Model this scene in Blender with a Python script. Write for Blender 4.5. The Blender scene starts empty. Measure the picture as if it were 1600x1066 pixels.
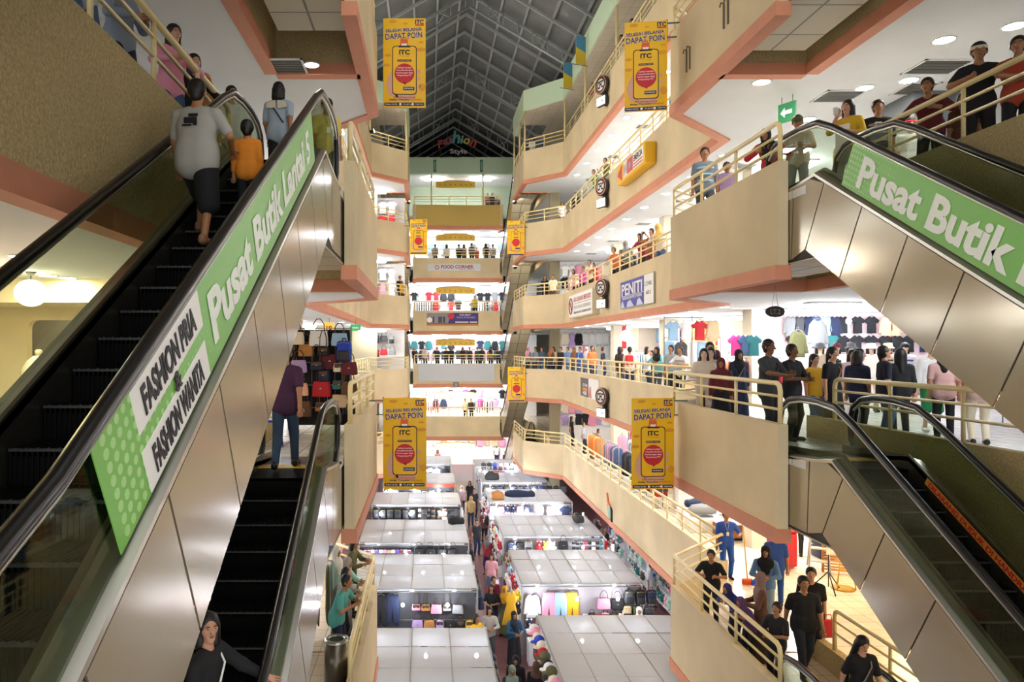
import bpy, math, random
import numpy as np
from mathutils import Vector, Matrix

# ------------------------------------------------------------------ camera, world, exposure
SC = bpy.context.scene
COL = SC.collection
FPX, PX, PY = 1125.0, 668.0, 543.0          # focal length and principal point for a 1600x1066 frame
EYE = 1.65
cam_data = bpy.data.cameras.new('camera')
cam_data.sensor_fit = 'HORIZONTAL'
cam_data.sensor_width = 36.0
cam_data.lens = FPX / 1600.0 * 36.0
cam_data.shift_x = (800.0 - PX) / 1600.0
cam_data.shift_y = (PY - 533.0) / 1600.0
cam_data.clip_start = 0.05
cam_data.clip_end = 200.0
cam = bpy.data.objects.new('camera', cam_data)
cam.location = (0, 0, EYE)
cam.rotation_euler = (math.pi / 2, 0, 0)
COL.objects.link(cam)
SC.camera = cam
world = bpy.data.worlds.new('hall_world')
SC.world = world
world.use_nodes = True
world.node_tree.nodes['Background'].inputs[0].default_value = (1.0, 0.985, 0.96, 1)
world.node_tree.nodes['Background'].inputs[1].default_value = 0.58
SC.view_settings.view_transform = 'Standard'
SC.view_settings.look = 'None'
SC.view_settings.gamma = 1.0
SC.view_settings.use_curve_mapping = False
SC.view_settings.exposure = 1.7
cy = SC.cycles
cy.max_bounces = 8
cy.diffuse_bounces = 4
cy.glossy_bounces = 3
cy.transmission_bounces = 5
cy.transparent_max_bounces = 16
cy.caustics_reflective = False
cy.caustics_refractive = False
cy.sample_clamp_indirect = 4.0
cy.use_denoising = True
E_DOWN, E_SHOP, E_BULB, E_TUBE = 60.0, 12.0, 85.0, 18.0      # lamp strengths

RND = random.Random(7)

# ------------------------------------------------------------------ helpers
def lin(c):
    c = c / 255.0
    return c / 12.92 if c <= 0.04045 else ((c + 0.055) / 1.055) ** 2.4
def rgb(h):
    if isinstance(h, (tuple, list)):
        return (h[0], h[1], h[2], 1.0)
    h = h.lstrip('#')
    return tuple(lin(int(h[i:i + 2], 16)) for i in (0, 2, 4)) + (1.0,)
_M = {}
def mat(h, rough=0.6, metal=0.0, emit=0.0, bump=0.0, scale=30.0, var=0.0, spec=0.5, alpha=1.0, trans=0.0, vscale=None):
    key = (h, rough, metal, emit, bump, scale, var, spec, alpha, trans, vscale)
    if key in _M:
        return _M[key]
    m = bpy.data.materials.new('surface_%d' % len(_M))
    m.use_nodes = True
    nt = m.node_tree
    b = nt.nodes['Principled BSDF']
    c = rgb(h)
    b.inputs['Base Color'].default_value = c
    m.diffuse_color = c
    b.inputs['Roughness'].default_value = rough
    b.inputs['Metallic'].default_value = metal
    b.inputs['Specular IOR Level'].default_value = spec
    b.inputs['Alpha'].default_value = alpha
    b.inputs['Transmission Weight'].default_value = trans
    if emit:
        b.inputs['Emission Color'].default_value = c
        b.inputs['Emission Strength'].default_value = emit
    if bump or var:
        tc = nt.nodes.new('ShaderNodeTexCoord')
        nz = nt.nodes.new('ShaderNodeTexNoise')
        nz.inputs['Scale'].default_value = scale
        nz.inputs['Detail'].default_value = 4
        nt.links.new(tc.outputs['Object'], nz.inputs['Vector'])
        if bump:
            bp = nt.nodes.new('ShaderNodeBump')
            bp.inputs['Strength'].default_value = bump
            bp.inputs['Distance'].default_value = 0.02
            nt.links.new(nz.outputs['Fac'], bp.inputs['Height'])
            nt.links.new(bp.outputs['Normal'], b.inputs['Normal'])
        if var:
            n2 = nt.nodes.new('ShaderNodeTexNoise')
            n2.inputs['Scale'].default_value = vscale or scale * 0.1
            n2.inputs['Detail'].default_value = 3
            nt.links.new(tc.outputs['Object'], n2.inputs['Vector'])
            rp = nt.nodes.new('ShaderNodeValToRGB')
            rp.color_ramp.elements[0].position = 0.3
            rp.color_ramp.elements[1].position = 0.7
            rp.color_ramp.elements[0].color = tuple(x * (1 - var) for x in c[:3]) + (1,)
            rp.color_ramp.elements[1].color = tuple(min(1, x * (1 + var)) for x in c[:3]) + (1,)
            nt.links.new(n2.outputs['Fac'], rp.inputs['Fac'])
            nt.links.new(rp.outputs['Color'], b.inputs['Base Color'])
    _M[key] = m
    return m
def brick_mat(h1, h2, hm, w, hgt, mortar=0.012, rough=0.3, offset=0.0, plane='XY', spec=0.5):
    key = ('brick', h1, h2, hm, w, hgt, mortar, rough, offset, plane)
    if key in _M:
        return _M[key]
    m = bpy.data.materials.new('tiles_%d' % len(_M))
    m.use_nodes = True
    nt = m.node_tree
    b = nt.nodes['Principled BSDF']
    b.inputs['Roughness'].default_value = rough
    b.inputs['Specular IOR Level'].default_value = spec
    tc = nt.nodes.new('ShaderNodeTexCoord')
    mp = nt.nodes.new('ShaderNodeMapping')
    if plane == 'YZ':
        mp.inputs['Rotation'].default_value = (0, math.pi / 2, math.pi / 2)
    if plane == 'XZ':
        mp.inputs['Rotation'].default_value = (math.pi / 2, 0, 0)
    br = nt.nodes.new('ShaderNodeTexBrick')
    br.offset = offset
    br.inputs['Color1'].default_value = rgb(h1)
    br.inputs['Color2'].default_value = rgb(h2)
    br.inputs['Mortar'].default_value = rgb(hm)
    br.inputs['Scale'].default_value = 1.0
    br.inputs['Brick Width'].default_value = w
    br.inputs['Row Height'].default_value = hgt
    br.inputs['Mortar Size'].default_value = mortar
    nt.links.new(tc.outputs['Object'], mp.inputs['Vector'])
    nt.links.new(mp.outputs['Vector'], br.inputs['Vector'])
    nt.links.new(br.outputs['Color'], b.inputs['Base Color'])
    _M[key] = m
    return m
def glass_mat(tint, rough=0.02, op=0.12):
    """Sheet glass: mostly see-through, mirror-like at a glance."""
    key = ('glass', tint, rough, op)
    if key in _M:
        return _M[key]
    m = bpy.data.materials.new('glass_%d' % len(_M))
    m.use_nodes = True
    nt = m.node_tree
    nt.nodes.remove(nt.nodes['Principled BSDF'])
    out = nt.nodes['Material Output']
    tr = nt.nodes.new('ShaderNodeBsdfTransparent')
    tr.inputs[0].default_value = rgb(tint)
    gl = nt.nodes.new('ShaderNodeBsdfGlossy')
    gl.inputs['Roughness'].default_value = rough
    fr = nt.nodes.new('ShaderNodeFresnel')
    fr.inputs['IOR'].default_value = 1.5
    mx = nt.nodes.new('ShaderNodeMixShader')
    ge = nt.nodes.new('ShaderNodeNewGeometry')
    mu = nt.nodes.new('ShaderNodeMath'); mu.operation = 'MULTIPLY_ADD'      # the inner faces of the sheet do not mirror
    mu.inputs[1].default_value = -1.0; mu.inputs[2].default_value = 1.0
    m3 = nt.nodes.new('ShaderNodeMath'); m3.operation = 'MULTIPLY'
    nt.links.new(ge.outputs['Backfacing'], mu.inputs[0])
    nt.links.new(mu.outputs[0], m3.inputs[0]); nt.links.new(fr.outputs[0], m3.inputs[1])
    nt.links.new(m3.outputs[0], mx.inputs[0])
    nt.links.new(tr.outputs[0], mx.inputs[1])
    nt.links.new(gl.outputs[0], mx.inputs[2])
    nt.links.new(mx.outputs[0], out.inputs['Surface'])
    _M[key] = m
    return m

class MB:
    """Collects shapes; build() links them as ONE mesh object."""
    def __init__(s):
        s.v, s.f, s.m, s.sm = [], [], [], []
    def add(s, vs, fs, m=0, smooth=False, mtx=None):
        o = len(s.v)
        if mtx is not None:
            vs = [tuple(mtx @ Vector(p)) for p in vs]
        s.v += [tuple(p) for p in vs]
        for f in fs:
            s.f.append([i + o for i in f]); s.m.append(m); s.sm.append(smooth)
        return s
    def box(s, x0, y0, z0, x1, y1, z1, m=0, mtx=None):
        x0, x1 = min(x0, x1), max(x0, x1); y0, y1 = min(y0, y1), max(y0, y1); z0, z1 = min(z0, z1), max(z0, z1)
        v = [(x0, y0, z0), (x1, y0, z0), (x1, y1, z0), (x0, y1, z0), (x0, y0, z1), (x1, y0, z1), (x1, y1, z1), (x0, y1, z1)]
        return s.add(v, [(0, 3, 2, 1), (4, 5, 6, 7), (0, 1, 5, 4), (1, 2, 6, 5), (2, 3, 7, 6), (3, 0, 4, 7)], m, False, mtx)
    def rbox(s, x0, y0, z0, x1, y1, z1, r=0.02, m=0, mtx=None, n=2):
        """box whose vertical edges and top and bottom rims are rounded"""
        r = min(r, (x1 - x0) / 2.01, (y1 - y0) / 2.01, (z1 - z0) / 2.01)
        def ring(ins, z):
            pts = []
            for cx, cy_, a0 in ((x1 - r, y1 - r, 0), (x0 + r, y1 - r, 90), (x0 + r, y0 + r, 180), (x1 - r, y0 + r, 270)):
                for k in range(n + 1):
                    a = math.radians(a0 + 90.0 * k / n)
                    pts.append((cx + (r - ins) * math.cos(a), cy_ + (r - ins) * math.sin(a), z))
            return pts
        rings = []
        for k in range(n + 1):
            a = math.pi / 2 * k / n
            rings.append(ring(r - r * math.sin(a), z0 + r - r * math.cos(a)))
        for k in range(n + 1):
            a = math.pi / 2 * k / n
            rings.append(ring(r - r * math.cos(a), z1 - r + r * math.sin(a)))
        return s.loft(rings, m, True, True, mtx)
    def loft(s, rings, m=0, caps=True, smooth=True, mtx=None, closed=True):
        n = len(rings[0]); vs = [p for r in rings for p in r]; fs = []
        for i in range(len(rings) - 1):
            for j in range(n if closed else n - 1):
                a, b = i * n + j, i * n + (j + 1) % n
                fs.append((a, b, b + n, a + n))
        if caps:
            fs.append(tuple(range(n - 1, -1, -1)))
            fs.append(tuple(range((len(rings) - 1) * n, len(rings) * n)))
        return s.add(vs, fs, m, smooth, mtx)
    def tube(s, path, r, n=8, m=0, closed=False, mtx=None, flat=1.0):
        P = [Vector(p) for p in path]; L = len(P)
        R = r if isinstance(r, (list, tuple)) else [r] * L
        rings = []; prev = None
        for i in range(L):
            if closed:
                d = P[(i + 1) % L] - P[i - 1]
            else:
                d = P[min(i + 1, L - 1)] - P[max(i - 1, 0)]
            if d.length < 1e-9:
                d = Vector((0, 0, 1))
            d.normalize()
            if prev is None:
                u = d.cross(Vector((0, 0, 1)))
                if u.length < 1e-3:
                    u = d.cross(Vector((0, 1, 0)))
            else:
                u = prev - d * prev.dot(d)
            u.normalize(); prev = u
            w = d.cross(u)
            rings.append([tuple(P[i] + (u * math.cos(2 * math.pi * k / n) + w * math.sin(2 * math.pi * k / n) * flat) * R[i]) for k in range(n)])
        if closed:
            rings.append(rings[0])
        return s.loft(rings, m, not closed, True, mtx)
    def cyl(s, a, b, r, n=12, m=0, mtx=None):
        return s.tube([a, b], r, n, m, False, mtx)
    def ell(s, c, rx, ry, rz, nu=12, nv=8, m=0, mtx=None):
        rings = []
        for j in range(nv + 1):
            t = math.pi * j / nv
            rr = max(math.sin(t), 1e-3)
            rings.append([(c[0] + rx * rr * math.cos(2 * math.pi * k / nu), c[1] + ry * rr * math.sin(2 * math.pi * k / nu), c[2] - rz * math.cos(t)) for k in range(nu)])
        return s.loft(rings, m, True, True, mtx)
    def lathe(s, prof, n=20, m=0, c=(0, 0, 0), mtx=None, caps=True):
        rings = [[(c[0] + r * math.cos(2 * math.pi * k / n), c[1] + r * math.sin(2 * math.pi * k / n), c[2] + z) for k in range(n)] for r, z in prof]
        return s.loft(rings, m, caps, True, mtx)
    def prism(s, pts, axis, lo, hi, m=0, mtx=None, mside=None):
        """pts: 2-D outline in the plane across `axis` ('x': (y,z), 'y': (x,z), 'z': (x,y))"""
        def mk(p, t):
            return {'x': (t, p[0], p[1]), 'y': (p[0], t, p[1]), 'z': (p[0], p[1], t)}[axis]
        n = len(pts)
        v = [mk(p, lo) for p in pts] + [mk(p, hi) for p in pts]
        s.add(v, [tuple(range(n - 1, -1, -1)), tuple(range(n, 2 * n))], m, False, mtx)
        return s.add(v, [(i, (i + 1) % n, (i + 1) % n + n, i + n) for i in range(n)], m if mside is None else mside, False, mtx)
    def strip(s, pts, z0, z1, t, m=0):
        """upright wall along a plan polyline; t = thickness to the left of travel"""
        P = [Vector((p[0], p[1])) for p in pts]; off = []
        for i in range(len(P)):
            ns = []
            if i > 0:
                d = (P[i] - P[i - 1]).normalized(); ns.append(Vector((-d.y, d.x)))
            if i < len(P) - 1:
                d = (P[i + 1] - P[i]).normalized(); ns.append(Vector((-d.y, d.x)))
            nn = sum(ns, Vector((0, 0))).normalized()
            off.append(P[i] + nn * (t / max(0.3, nn.dot(ns[0]))))
        rings = [[(a.x, a.y, z0), (a.x, a.y, z1), (b.x, b.y, z1), (b.x, b.y, z0)] for a, b in zip(P, off)]
        return s.loft(rings, m, True, False)
    def build(s, name, mats, parent=None, loc=(0, 0, 0), rotz=0.0, rot=None):
        me = bpy.data.meshes.new(name)
        me.from_pydata(s.v, [], s.f)
        if not isinstance(mats, (list, tuple)):
            mats = [mats]
        for m in mats:
            me.materials.append(m)
        me.polygons.foreach_set('material_index', s.m)
        me.polygons.foreach_set('use_smooth', s.sm)
        me.update()
        o = bpy.data.objects.new(name, me)
        COL.objects.link(o)
        o.location = loc
        o.rotation_euler = rot if rot is not None else (0, 0, rotz)
        if parent is not None:
            o.parent = parent
        return o
def obj_from(name, me, parent=None, loc=(0, 0, 0), rotz=0.0, m=None):
    """another object on shared mesh data, with a material of its own"""
    o = bpy.data.objects.new(name, me)
    COL.objects.link(o)
    o.location = loc; o.rotation_euler = (0, 0, rotz)
    if parent is not None:
        o.parent = parent
    if m is not None:
        ms = m if isinstance(m, (list, tuple)) else [m]
        for i, mm in enumerate(ms):
            if i < len(o.material_slots) and mm is not None:
                o.material_slots[i].link = 'OBJECT'
                o.material_slots[i].material = mm
    return o
def tag(o, label, cat, group=None, kind=None):
    o['label'] = label; o['category'] = cat
    if group: o['group'] = group
    if kind: o['kind'] = kind
    return o
def thing(name, label, cat, loc=(0, 0, 0), rotz=0.0, group=None):
    o = bpy.data.objects.new(name, None)
    o.empty_display_size = 0.1
    COL.objects.link(o)
    o.location = loc; o.rotation_euler = (0, 0, rotz)
    return tag(o, label, cat, group)
def struct(o):
    o['kind'] = 'structure'
    return o
def copy_tree(o, parent=None):
    c = o.copy(); COL.objects.link(c)
    c.parent = parent
    for ch in list(o.children):
        copy_tree(ch, c)
    return c
def text(body, size, m, parent, loc, rot=(0, 0, 0), align='CENTER', bold=0.0, shear=0.0, ext=0.004, sx=1.0, name='lettering', mtx=None, spacing=1.0):
    cu = bpy.data.curves.new(name, 'FONT')
    cu.body = body; cu.size = size; cu.align_x = align; cu.align_y = 'CENTER'
    cu.extrude = ext; cu.offset = bold; cu.shear = shear; cu.space_character = spacing
    cu.resolution_u = 3
    cu.materials.append(m)
    o = bpy.data.objects.new(name, cu)
    COL.objects.link(o)
    if parent is not None: o.parent = parent
    if mtx is not None:
        o.matrix_local = mtx
    else:
        o.location = loc; o.rotation_euler = rot; o.scale = (sx, 1, 1)
    return o
def at(x, y, d):
    return ((x - PX) / FPX * d, d, EYE + (PY - y) / FPX * d)
def atx(x, d):
    return (x - PX) / FPX * d

# ------------------------------------------------------------------ shared materials
STUCCO = mat('#d9c6a0', 0.85, bump=0.35, scale=55, var=0.10, vscale=0.7)
STUCCO_ROUGH = mat('#bfab7c', 0.9, bump=1.0, scale=38, var=0.22, vscale=34)
SALMON = mat('#cf8a6c', 0.7, bump=0.1, scale=30, var=0.05)
CREAM = mat('#e9d59c', 0.38)
WHITE = mat('#e6e6e4', 0.8)
CEIL = mat('#e2e2e2', 0.8, var=0.03, scale=10)
FLOOR_T = brick_mat('#e4d6c0', '#dccdb6', '#8d8272', 0.4, 0.4, 0.006, 0.22)
FLOOR_W = brick_mat('#d9d9d6', '#cfcfcc', '#77776f', 0.4, 0.4, 0.008, 0.25)
FLOOR_M = brick_mat('#6c4444', '#5f3b3c', '#3c2727', 0.4, 0.4, 0.006, 0.3)
MINT = mat('#c9e3c6', 0.7)
BLACK = mat('#0d0d0f', 0.45)
RUBBER = mat('#0b0b0d', 0.28)
STEEL = mat('#b9b6ad', 0.28, metal=0.9)
STEEL_D = mat('#6e6a60', 0.3, metal=0.9)
PANEL = mat('#a0947c', 0.17, metal=0.4, var=0.03, scale=3)
PANEL_D = mat('#7d745f', 0.4, metal=0.2)
SEAM = mat('#2b2620', 0.7)
GLASS = glass_mat('#dfe6dc')
GLASS_D = glass_mat('#a9aa92')
LAMP = mat('#fffaf2', 0.5, emit=E_DOWN)
LAMP_COOL = mat('#f4f8ff', 0.5, emit=E_SHOP)
BULB = mat('#eef4ff', 0.5, emit=E_BULB)
TUBE = mat('#f4f8ff', 0.5, emit=E_TUBE)
LV = {'LG': -8.0, 'L1': -4.0, 'L2': 0.0, 'L3': 4.0, 'L4': 8.0, 'L5': 12.0}
# ================================================================== the building
XR, WR, XL, WL, CX = 5.3, 7.15, -1.1, -2.95, 2.1
VR, VL = 7.0, -2.8                      # outer edges of the escalator wells
Y0, Y1, Y2, Y3, Y4, Y5 = 10.9, 15.7, 17.6, 37.9, 39.8, 44.6
VB, VF, YE = 13.3, 42.2, 54.5           # back of the near well, front of the far well, end gallery edge
def mirror(pts):
    return [(2 * CX - x, y) for x, y in pts]
_e = .07        # the slabs stop inside the parapets
RIGHT_SLAB = [(VR + _e, -2.5), (21.9, -2.5), (21.9, 56.5), (VR + _e, 56.5), (VR + _e, VF + _e), (XR + _e, VF + _e), (XR + _e, Y4), (WR + _e, Y3), (WR + _e, Y2), (XR + _e, Y1), (XR + _e, VB + _e), (VR + _e, VB + _e)]
LEFT_SLAB = mirror(RIGHT_SLAB)[::-1]
END_SLAB = [(XL + _e, YE + _e), (XR + .4 - _e, YE + _e), (XR + .4 - _e, 56.5), (21.9, 56.5), (21.9, 61.9), (-17.7, 61.9), (-17.7, 56.5), (XL + _e, 56.5)]
INNER = (0, 3.5)
for nm, f in LV.items():
    if nm == 'LG':
        continue
    for poly in (RIGHT_SLAB, LEFT_SLAB, END_SLAB):
        top = FLOOR_T if nm in ('L1',) else FLOOR_W
        if nm == 'L2': top = FLOOR_W
        struct(MB().prism(poly, 'z', f - 0.25, f).build('floor', top))
        struct(MB().prism(poly, 'z', f - 1.28, f - 1.22).build('ceiling', CEIL))
struct(MB().prism([(XL, -3), (XR, -3), (XR, 0.85), (XL, 0.85)], 'z', -0.25, 0).build('floor', FLOOR_W))
struct(MB().box(-18, -3, -8.3, 22, 62, -8.0).build('floor', FLOOR_M))
OUT_R = [(XR, Y0), (XR, Y1), (WR, Y2), (WR, Y3), (XR, Y4), (XR, Y5)]
OUT_L = mirror(OUT_R)
WELL_R = [(XR + .15, VB), (VR, VB), (VR, -2.5)]
WELL_L = mirror(WELL_R)
def grow(pts, d):
    """the outline pushed d metres out over the void (for the trim)"""
    return [(x - d if x > CX else x + d, y) for x, y in pts]
for nm, f in LV.items():
    if nm == 'LG':
        continue
    for side, out, t in (('right', OUT_R, -.16), ('left', OUT_L, .16)):
        struct(MB().strip(out, f - 1.1, f + .48, t).build('wall_' + side, STUCCO))
        struct(MB().strip(grow(out, .03), f - 1.32, f - 1.1, t * 1.5).build('trim_1', SALMON))
    for side, w, t in (('right', WELL_R, .15), ('left', WELL_L, -.15)):
        b = MB().strip(w[:2], f - 1.1, f - .01, t)
        b.strip(w[1:], f - 1.1, f + .40, t)
        struct(b.build('wall_' + side, STUCCO_ROUGH if nm != 'L5' else STUCCO))
        g = MB()
        sgn = 1 if side == 'right' else -1
        g.box(w[0][0], VB - .03, f - 1.32, w[1][0], VB + .2, f - 1.1)
        g.box(w[1][0] - .03 * sgn, -2.5, f - 1.32, w[1][0] + .2 * sgn, VB - .03, f - 1.1)
        struct(g.build('trim_2', SALMON))
        # floor plate in front of the moving stair
        x0, x1 = (XR + .17, VR) if side == 'right' else (VL, XL - .17)
        struct(MB().box(x0, 10.4, f - .12, x1, VB, f).build('floor', FLOOR_W if nm != 'L1' else FLOOR_T))
    # far wells
    for side, xs, sgn in (('right', (XR + .15, VR), 1), ('left', (VL, XL - .15), -1)):
        struct(MB().box(xs[0], VF - .15, f - 1.1, xs[1], VF, f - .01).build('wall_' + side, STUCCO))
        struct(MB().box(xs[0], VF - .2, f - 1.32, xs[1], VF + .03, f - 1.1).build('trim_2', SALMON))
        xe = VR if sgn > 0 else VL
        struct(MB().box(xe, VF, f - 1.3, xe + .15 * sgn, 56.5, f + .4).build('wall_' + side, STUCCO))
    # end gallery band
    struct(MB().strip([(XL, 56.4), (XL, YE), (XR + .4, YE), (XR + .4, 56.4)], f - 1.1, f + .42, .16).build('wall_end', STUCCO))
    struct(MB().strip([(XL - .03, 56.4), (XL - .03, YE - .04), (XR + .43, YE - .04), (XR + .43, 56.4)], f - 1.4, f - 1.1, .22).build('trim_3', SALMON))
    for x in (XL + .02, XR + .2):
        struct(MB().box(x, YE - .12, f - 1.15, x + .22, YE - .005, f + .45).build('pilaster_end', STUCCO))
# columns and back walls of the galleries
GALLERY_WALL = mat('#dcd6cc', 0.8)
for side, xw in (('right', 22.0), ('left', -18.0)):
    sg = 1 if side == 'right' else -1
    struct(MB().box(xw, -2.5, -8, xw + .2 * sg, 62, 16).build('wall_' + side, GALLERY_WALL))
struct(MB().box(-18, 62, -8, 22, 62.2, 16).build('wall_end', GALLERY_WALL))
for nm in ('L3', 'L4', 'L5'):
    f = LV[nm]
    for side, xw in (('right', 11.6), ('left', -7.4)):
        sg = 1 if side == 'right' else -1
        struct(MB().box(xw, 13.3, f, xw + .15 * sg, 56, f + 2.72).build('wall_' + side, WHITE))
BROWN = mat('#8f8468', 0.7)
for nm in ('L1', 'L2', 'L3', 'L4', 'L5'):
    f = LV[nm]
    # olive columns beside the far wells and along the galleries
    for x, y in ((XR + .35, Y5 - 3.6), (XL - 1.2, Y4 + 1.2)):
        pass
    for x in (9.4, -5.2):
        for y in (20.5, 28.0, 35.5):
            struct(MB().box(x - .3, y - .3, f, x + .3, y + .3, f + 2.72).build('column_gallery', mat('#d8cfb8', .6)))
# warm beige wall that closes the end of each well, seen beside the far stairs
for nm in ('LG', 'L1', 'L2', 'L3', 'L4'):
    f = LV[nm]
    for x0, x1, side in ((VR + .15, 7.75, 'right'), (VL - 2.6, VL - .15, 'left')):
        struct(MB().box(x0, 42.2, f, x1, 42.4, f + 2.72).build('wall_' + side, BROWN))

# ------------------------------------------------------------------ railings
LEVEL_SAYS = {'L1': 'lowest gallery above the stalls', 'L2': 'crowded eye-level gallery', 'L3': 'gallery with the PENITI sign',
              'L4': 'gallery with the yellow arrow sign', 'L5': 'top gallery under the mint fascia'}
def railing(pts, f, label, base=.48, step=1.35, first=True, last=True, off=0.0, group=None):
    """tubular rail along a plan polyline: one top rail, two thin rails, posts"""
    r = thing('railing', label, 'railing', (pts[0][0], pts[0][1], f + base), group=group)
    P = [(x - pts[0][0], y - pts[0][1]) for x, y in pts]
    zt, za, zb = 1.10 - base, .90 - base, .70 - base
    def arc_end(p, q):
        d = Vector((q[0] - p[0], q[1] - p[1])).normalized()
        return [(p[0], p[1], 0), (p[0], p[1], zt - .12), (p[0] + d.x * .03, p[1] + d.y * .03, zt - .04), (p[0] + d.x * .11, p[1] + d.y * .11, zt)]
    path = [(x, y, zt) for x, y in P]
    if first: path = arc_end(P[0], P[1]) + path[1:]
    if last: path = path[:-1] + arc_end(P[-1], P[-2])[::-1]
    MB().tube(path, .038, 8).build('top_rail', CREAM, r)
    for z in (za, zb):
        MB().tube([(x, y, z) for x, y in P], .023, 6).build('thin_rail', CREAM, r)
    for i in range(len(P) - 1):
        a, b = Vector(P[i]), Vector(P[i + 1])
        n = max(1, int(round((b - a).length / step)))
        for k in range(0 if i == 0 else 1, n + 1):
            if (i == 0 and k == 0 and first) or (i == len(P) - 2 and k == n and last):
                continue
            p = a + (b - a) * (k / n)
            MB().tube([(p.x, p.y, -.02), (p.x, p.y, zt)], .03, 6).build('post', CREAM, r)
    return r
def inset(pts, d):
    return [(x + d if x > CX else x - d, y) for x, y in pts]
for nm in ('L1', 'L2', 'L3', 'L4', 'L5'):
    f = LV[nm]; s = LEVEL_SAYS[nm]
    for side, out in (('right', OUT_R), ('left', OUT_L)):
        q = inset(out, .08)
        q[0] = (q[0][0], q[0][1] + .08)
        if not (nm == 'L5'):
            railing(q[:2] + [q[2]], f, 'cream railing, near %s block, %s' % (side, s))
        railing([(q[2][0], q[2][1] + .12), (q[3][0], q[3][1] - .12)], f, 'long cream railing, %s wall, %s' % (side, s), first=False, last=False)
        railing(q[3:], f, 'cream railing, far %s block, %s' % (side, s), first=False)
    railing([(XL + .1, YE + .08), (XR + .3, YE + .08)], f, 'cream railing across the end wall, ' + s, base=.42, step=1.3)
for nm in ('L1', 'L2', 'L3', 'L4'):
    f = LV[nm]; s = LEVEL_SAYS[nm]
    for side, x in (('right', VR + .07), ('left', VL - .07)):
        yb = 12.5 if side == 'right' else 10.4
        railing([(x, yb), (x, -1.0)], f, 'cream railing along the %s escalator well, %s' % (side, s), base=.40, step=1.5, last=False)

# ------------------------------------------------------------------ top gallery: fascia, posts, roof
FASCIA = mat('#cfe6c9', .65)
for side, out, t in (('right', OUT_R, -.3), ('left', OUT_L, .3)):
    struct(MB().strip(out, 14.72, 15.85, t).build('fascia_' + side, FASCIA))
for poly in (RIGHT_SLAB, LEFT_SLAB):
    struct(MB().prism(poly, 'z', 14.70, 14.76).build('ceiling', brick_mat('#ddd3c0', '#d7cdb9', '#b3aa98', .6, .6, .01, .8)))
struct(MB().box(-18, 54.7, 14.8, 22, 62, 14.9).build('ceiling', CEIL))
GREEN_WALL = mat('#b7c6ab', .7)
struct(MB().box(XL - 2, YE, 14.8, XR + 2.6, YE + .3, 16.05).build('fascia_end', mat('#b9d0b4', .7)))
struct(MB().box(-6, 59.0, 12, 10, 59.2, 14.8).build('wall_end', GREEN_WALL))
k = 0
for side, out in (('right', OUT_R), ('left', OUT_L)):
    o = inset(out, .08)
    pts = [o[2], ((o[2][0]), 22.0), (o[2][0], 27.5), (o[2][0], 33), o[3], o[4], (o[4][0], 42.0), o[5]]
    for i, (x, y) in enumerate(pts):
        c = MB().cyl((0, 0, 0), (0, 0, 2.25), .055, 10).build('roof_post', CREAM, None, (x, y, 12.46))
        tag(c, 'slim cream post under the mint fascia, ' + ['first', 'second', 'third', 'fourth', 'fifth', 'sixth', 'seventh', 'last'][i] + ' along the %s gallery' % side, 'post', 'roof posts of the %s gallery' % side)
for x in (XL + 1.4, XR - 1.1):
    c = MB().cyl((0, 0, 0), (0, 0, 2.4), .06, 10).build('roof_post', CREAM, None, (x, YE + .1, 12.4))
    tag(c, 'slim cream post on the end wall under the mint fascia, ' + ('left' if x < 2 else 'right') + ' one', 'post', 'roof posts of the end wall')
ROOF = mat('#6c6f70', .75, bump=.3, scale=6, var=.15, vscale=1.2)
ROOF_STEEL = mat('#a3abac', .5, metal=.3)
RZ, RS = 19.8, .60
def rz(x):
    return RZ - RS * abs(x - CX)
for sg in (-1, 1):
    xe = CX + sg * 9.0
    struct(MB().prism([(CX, RZ), (xe, rz(xe)), (xe, rz(xe) + .08), (CX, RZ + .08)], 'y', 8, 72).build('roof', ROOF))
    # steel purlins running along the slope, evenly spaced down from the ridge
    b = MB()
    for j in range(8):
        x = CX + sg * (.45 + 1.15 * j)
        b.box(x - .05, 8, rz(x) - .2, x + .05, 72, rz(x) - .06)
    struct(b.build('beam_purlins', ROOF_STEEL))
y = 10.0
while y < 72:
    b = MB(); xe = 9.0
    for sg in (-1, 1):
        dx, dz = sg, -RS
        b.prism([(CX, RZ - .22), (CX + sg * xe, rz(CX + xe) - .22), (CX + sg * xe, rz(CX + xe) - .36), (CX, RZ - .36)], 'y', y - .05, y + .05)
    struct(b.build('beam_rafter', ROOF_STEEL))
    y += 2.2
for y in (18.0, 27.0, 36.0, 45.0, 54.0, 63.0):       # trussed frames
    b = MB()
    for sg in (-1, 1):
        P = lambda u, dz: (CX + sg * u, y, RZ - RS * u - .36 - dz)
        b.tube([P(0, .75), P(9, .75)], .06, 6)
        for j in range(12):
            u = .2 + j * .74
            if j % 3 == 1:
                b.tube([P(u, 0), P(u + .7, .75)], .03, 5)
                b.tube([P(u, .75), P(u + .7, 0)], .03, 5)
            b.tube([P(u, 0), P(u, .75)], .025, 5)
    struct(b.build('beam_truss', ROOF_STEEL))
struct(MB().prism([(CX, RZ), (CX + 10, rz(CX + 10)), (CX + 10, 10), (CX - 10, 10), (CX - 10, rz(CX + 10))], 'y', 72, 72.2).build('wall_gable', mat('#101318', .8)))
struct(MB().box(-12, 61.9, 14.0, 16, 72, 14.1).build('ceiling', mat('#1b1d20', .8)))  # unseen lid added to keep world light out behind the end wall
struct(MB().box(-18, 61.95, 14.6, 22, 62.1, 16.2).build('wall_end', mat('#1b1d20', .8)))  # unseen upstand added to close the same light leak

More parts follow.
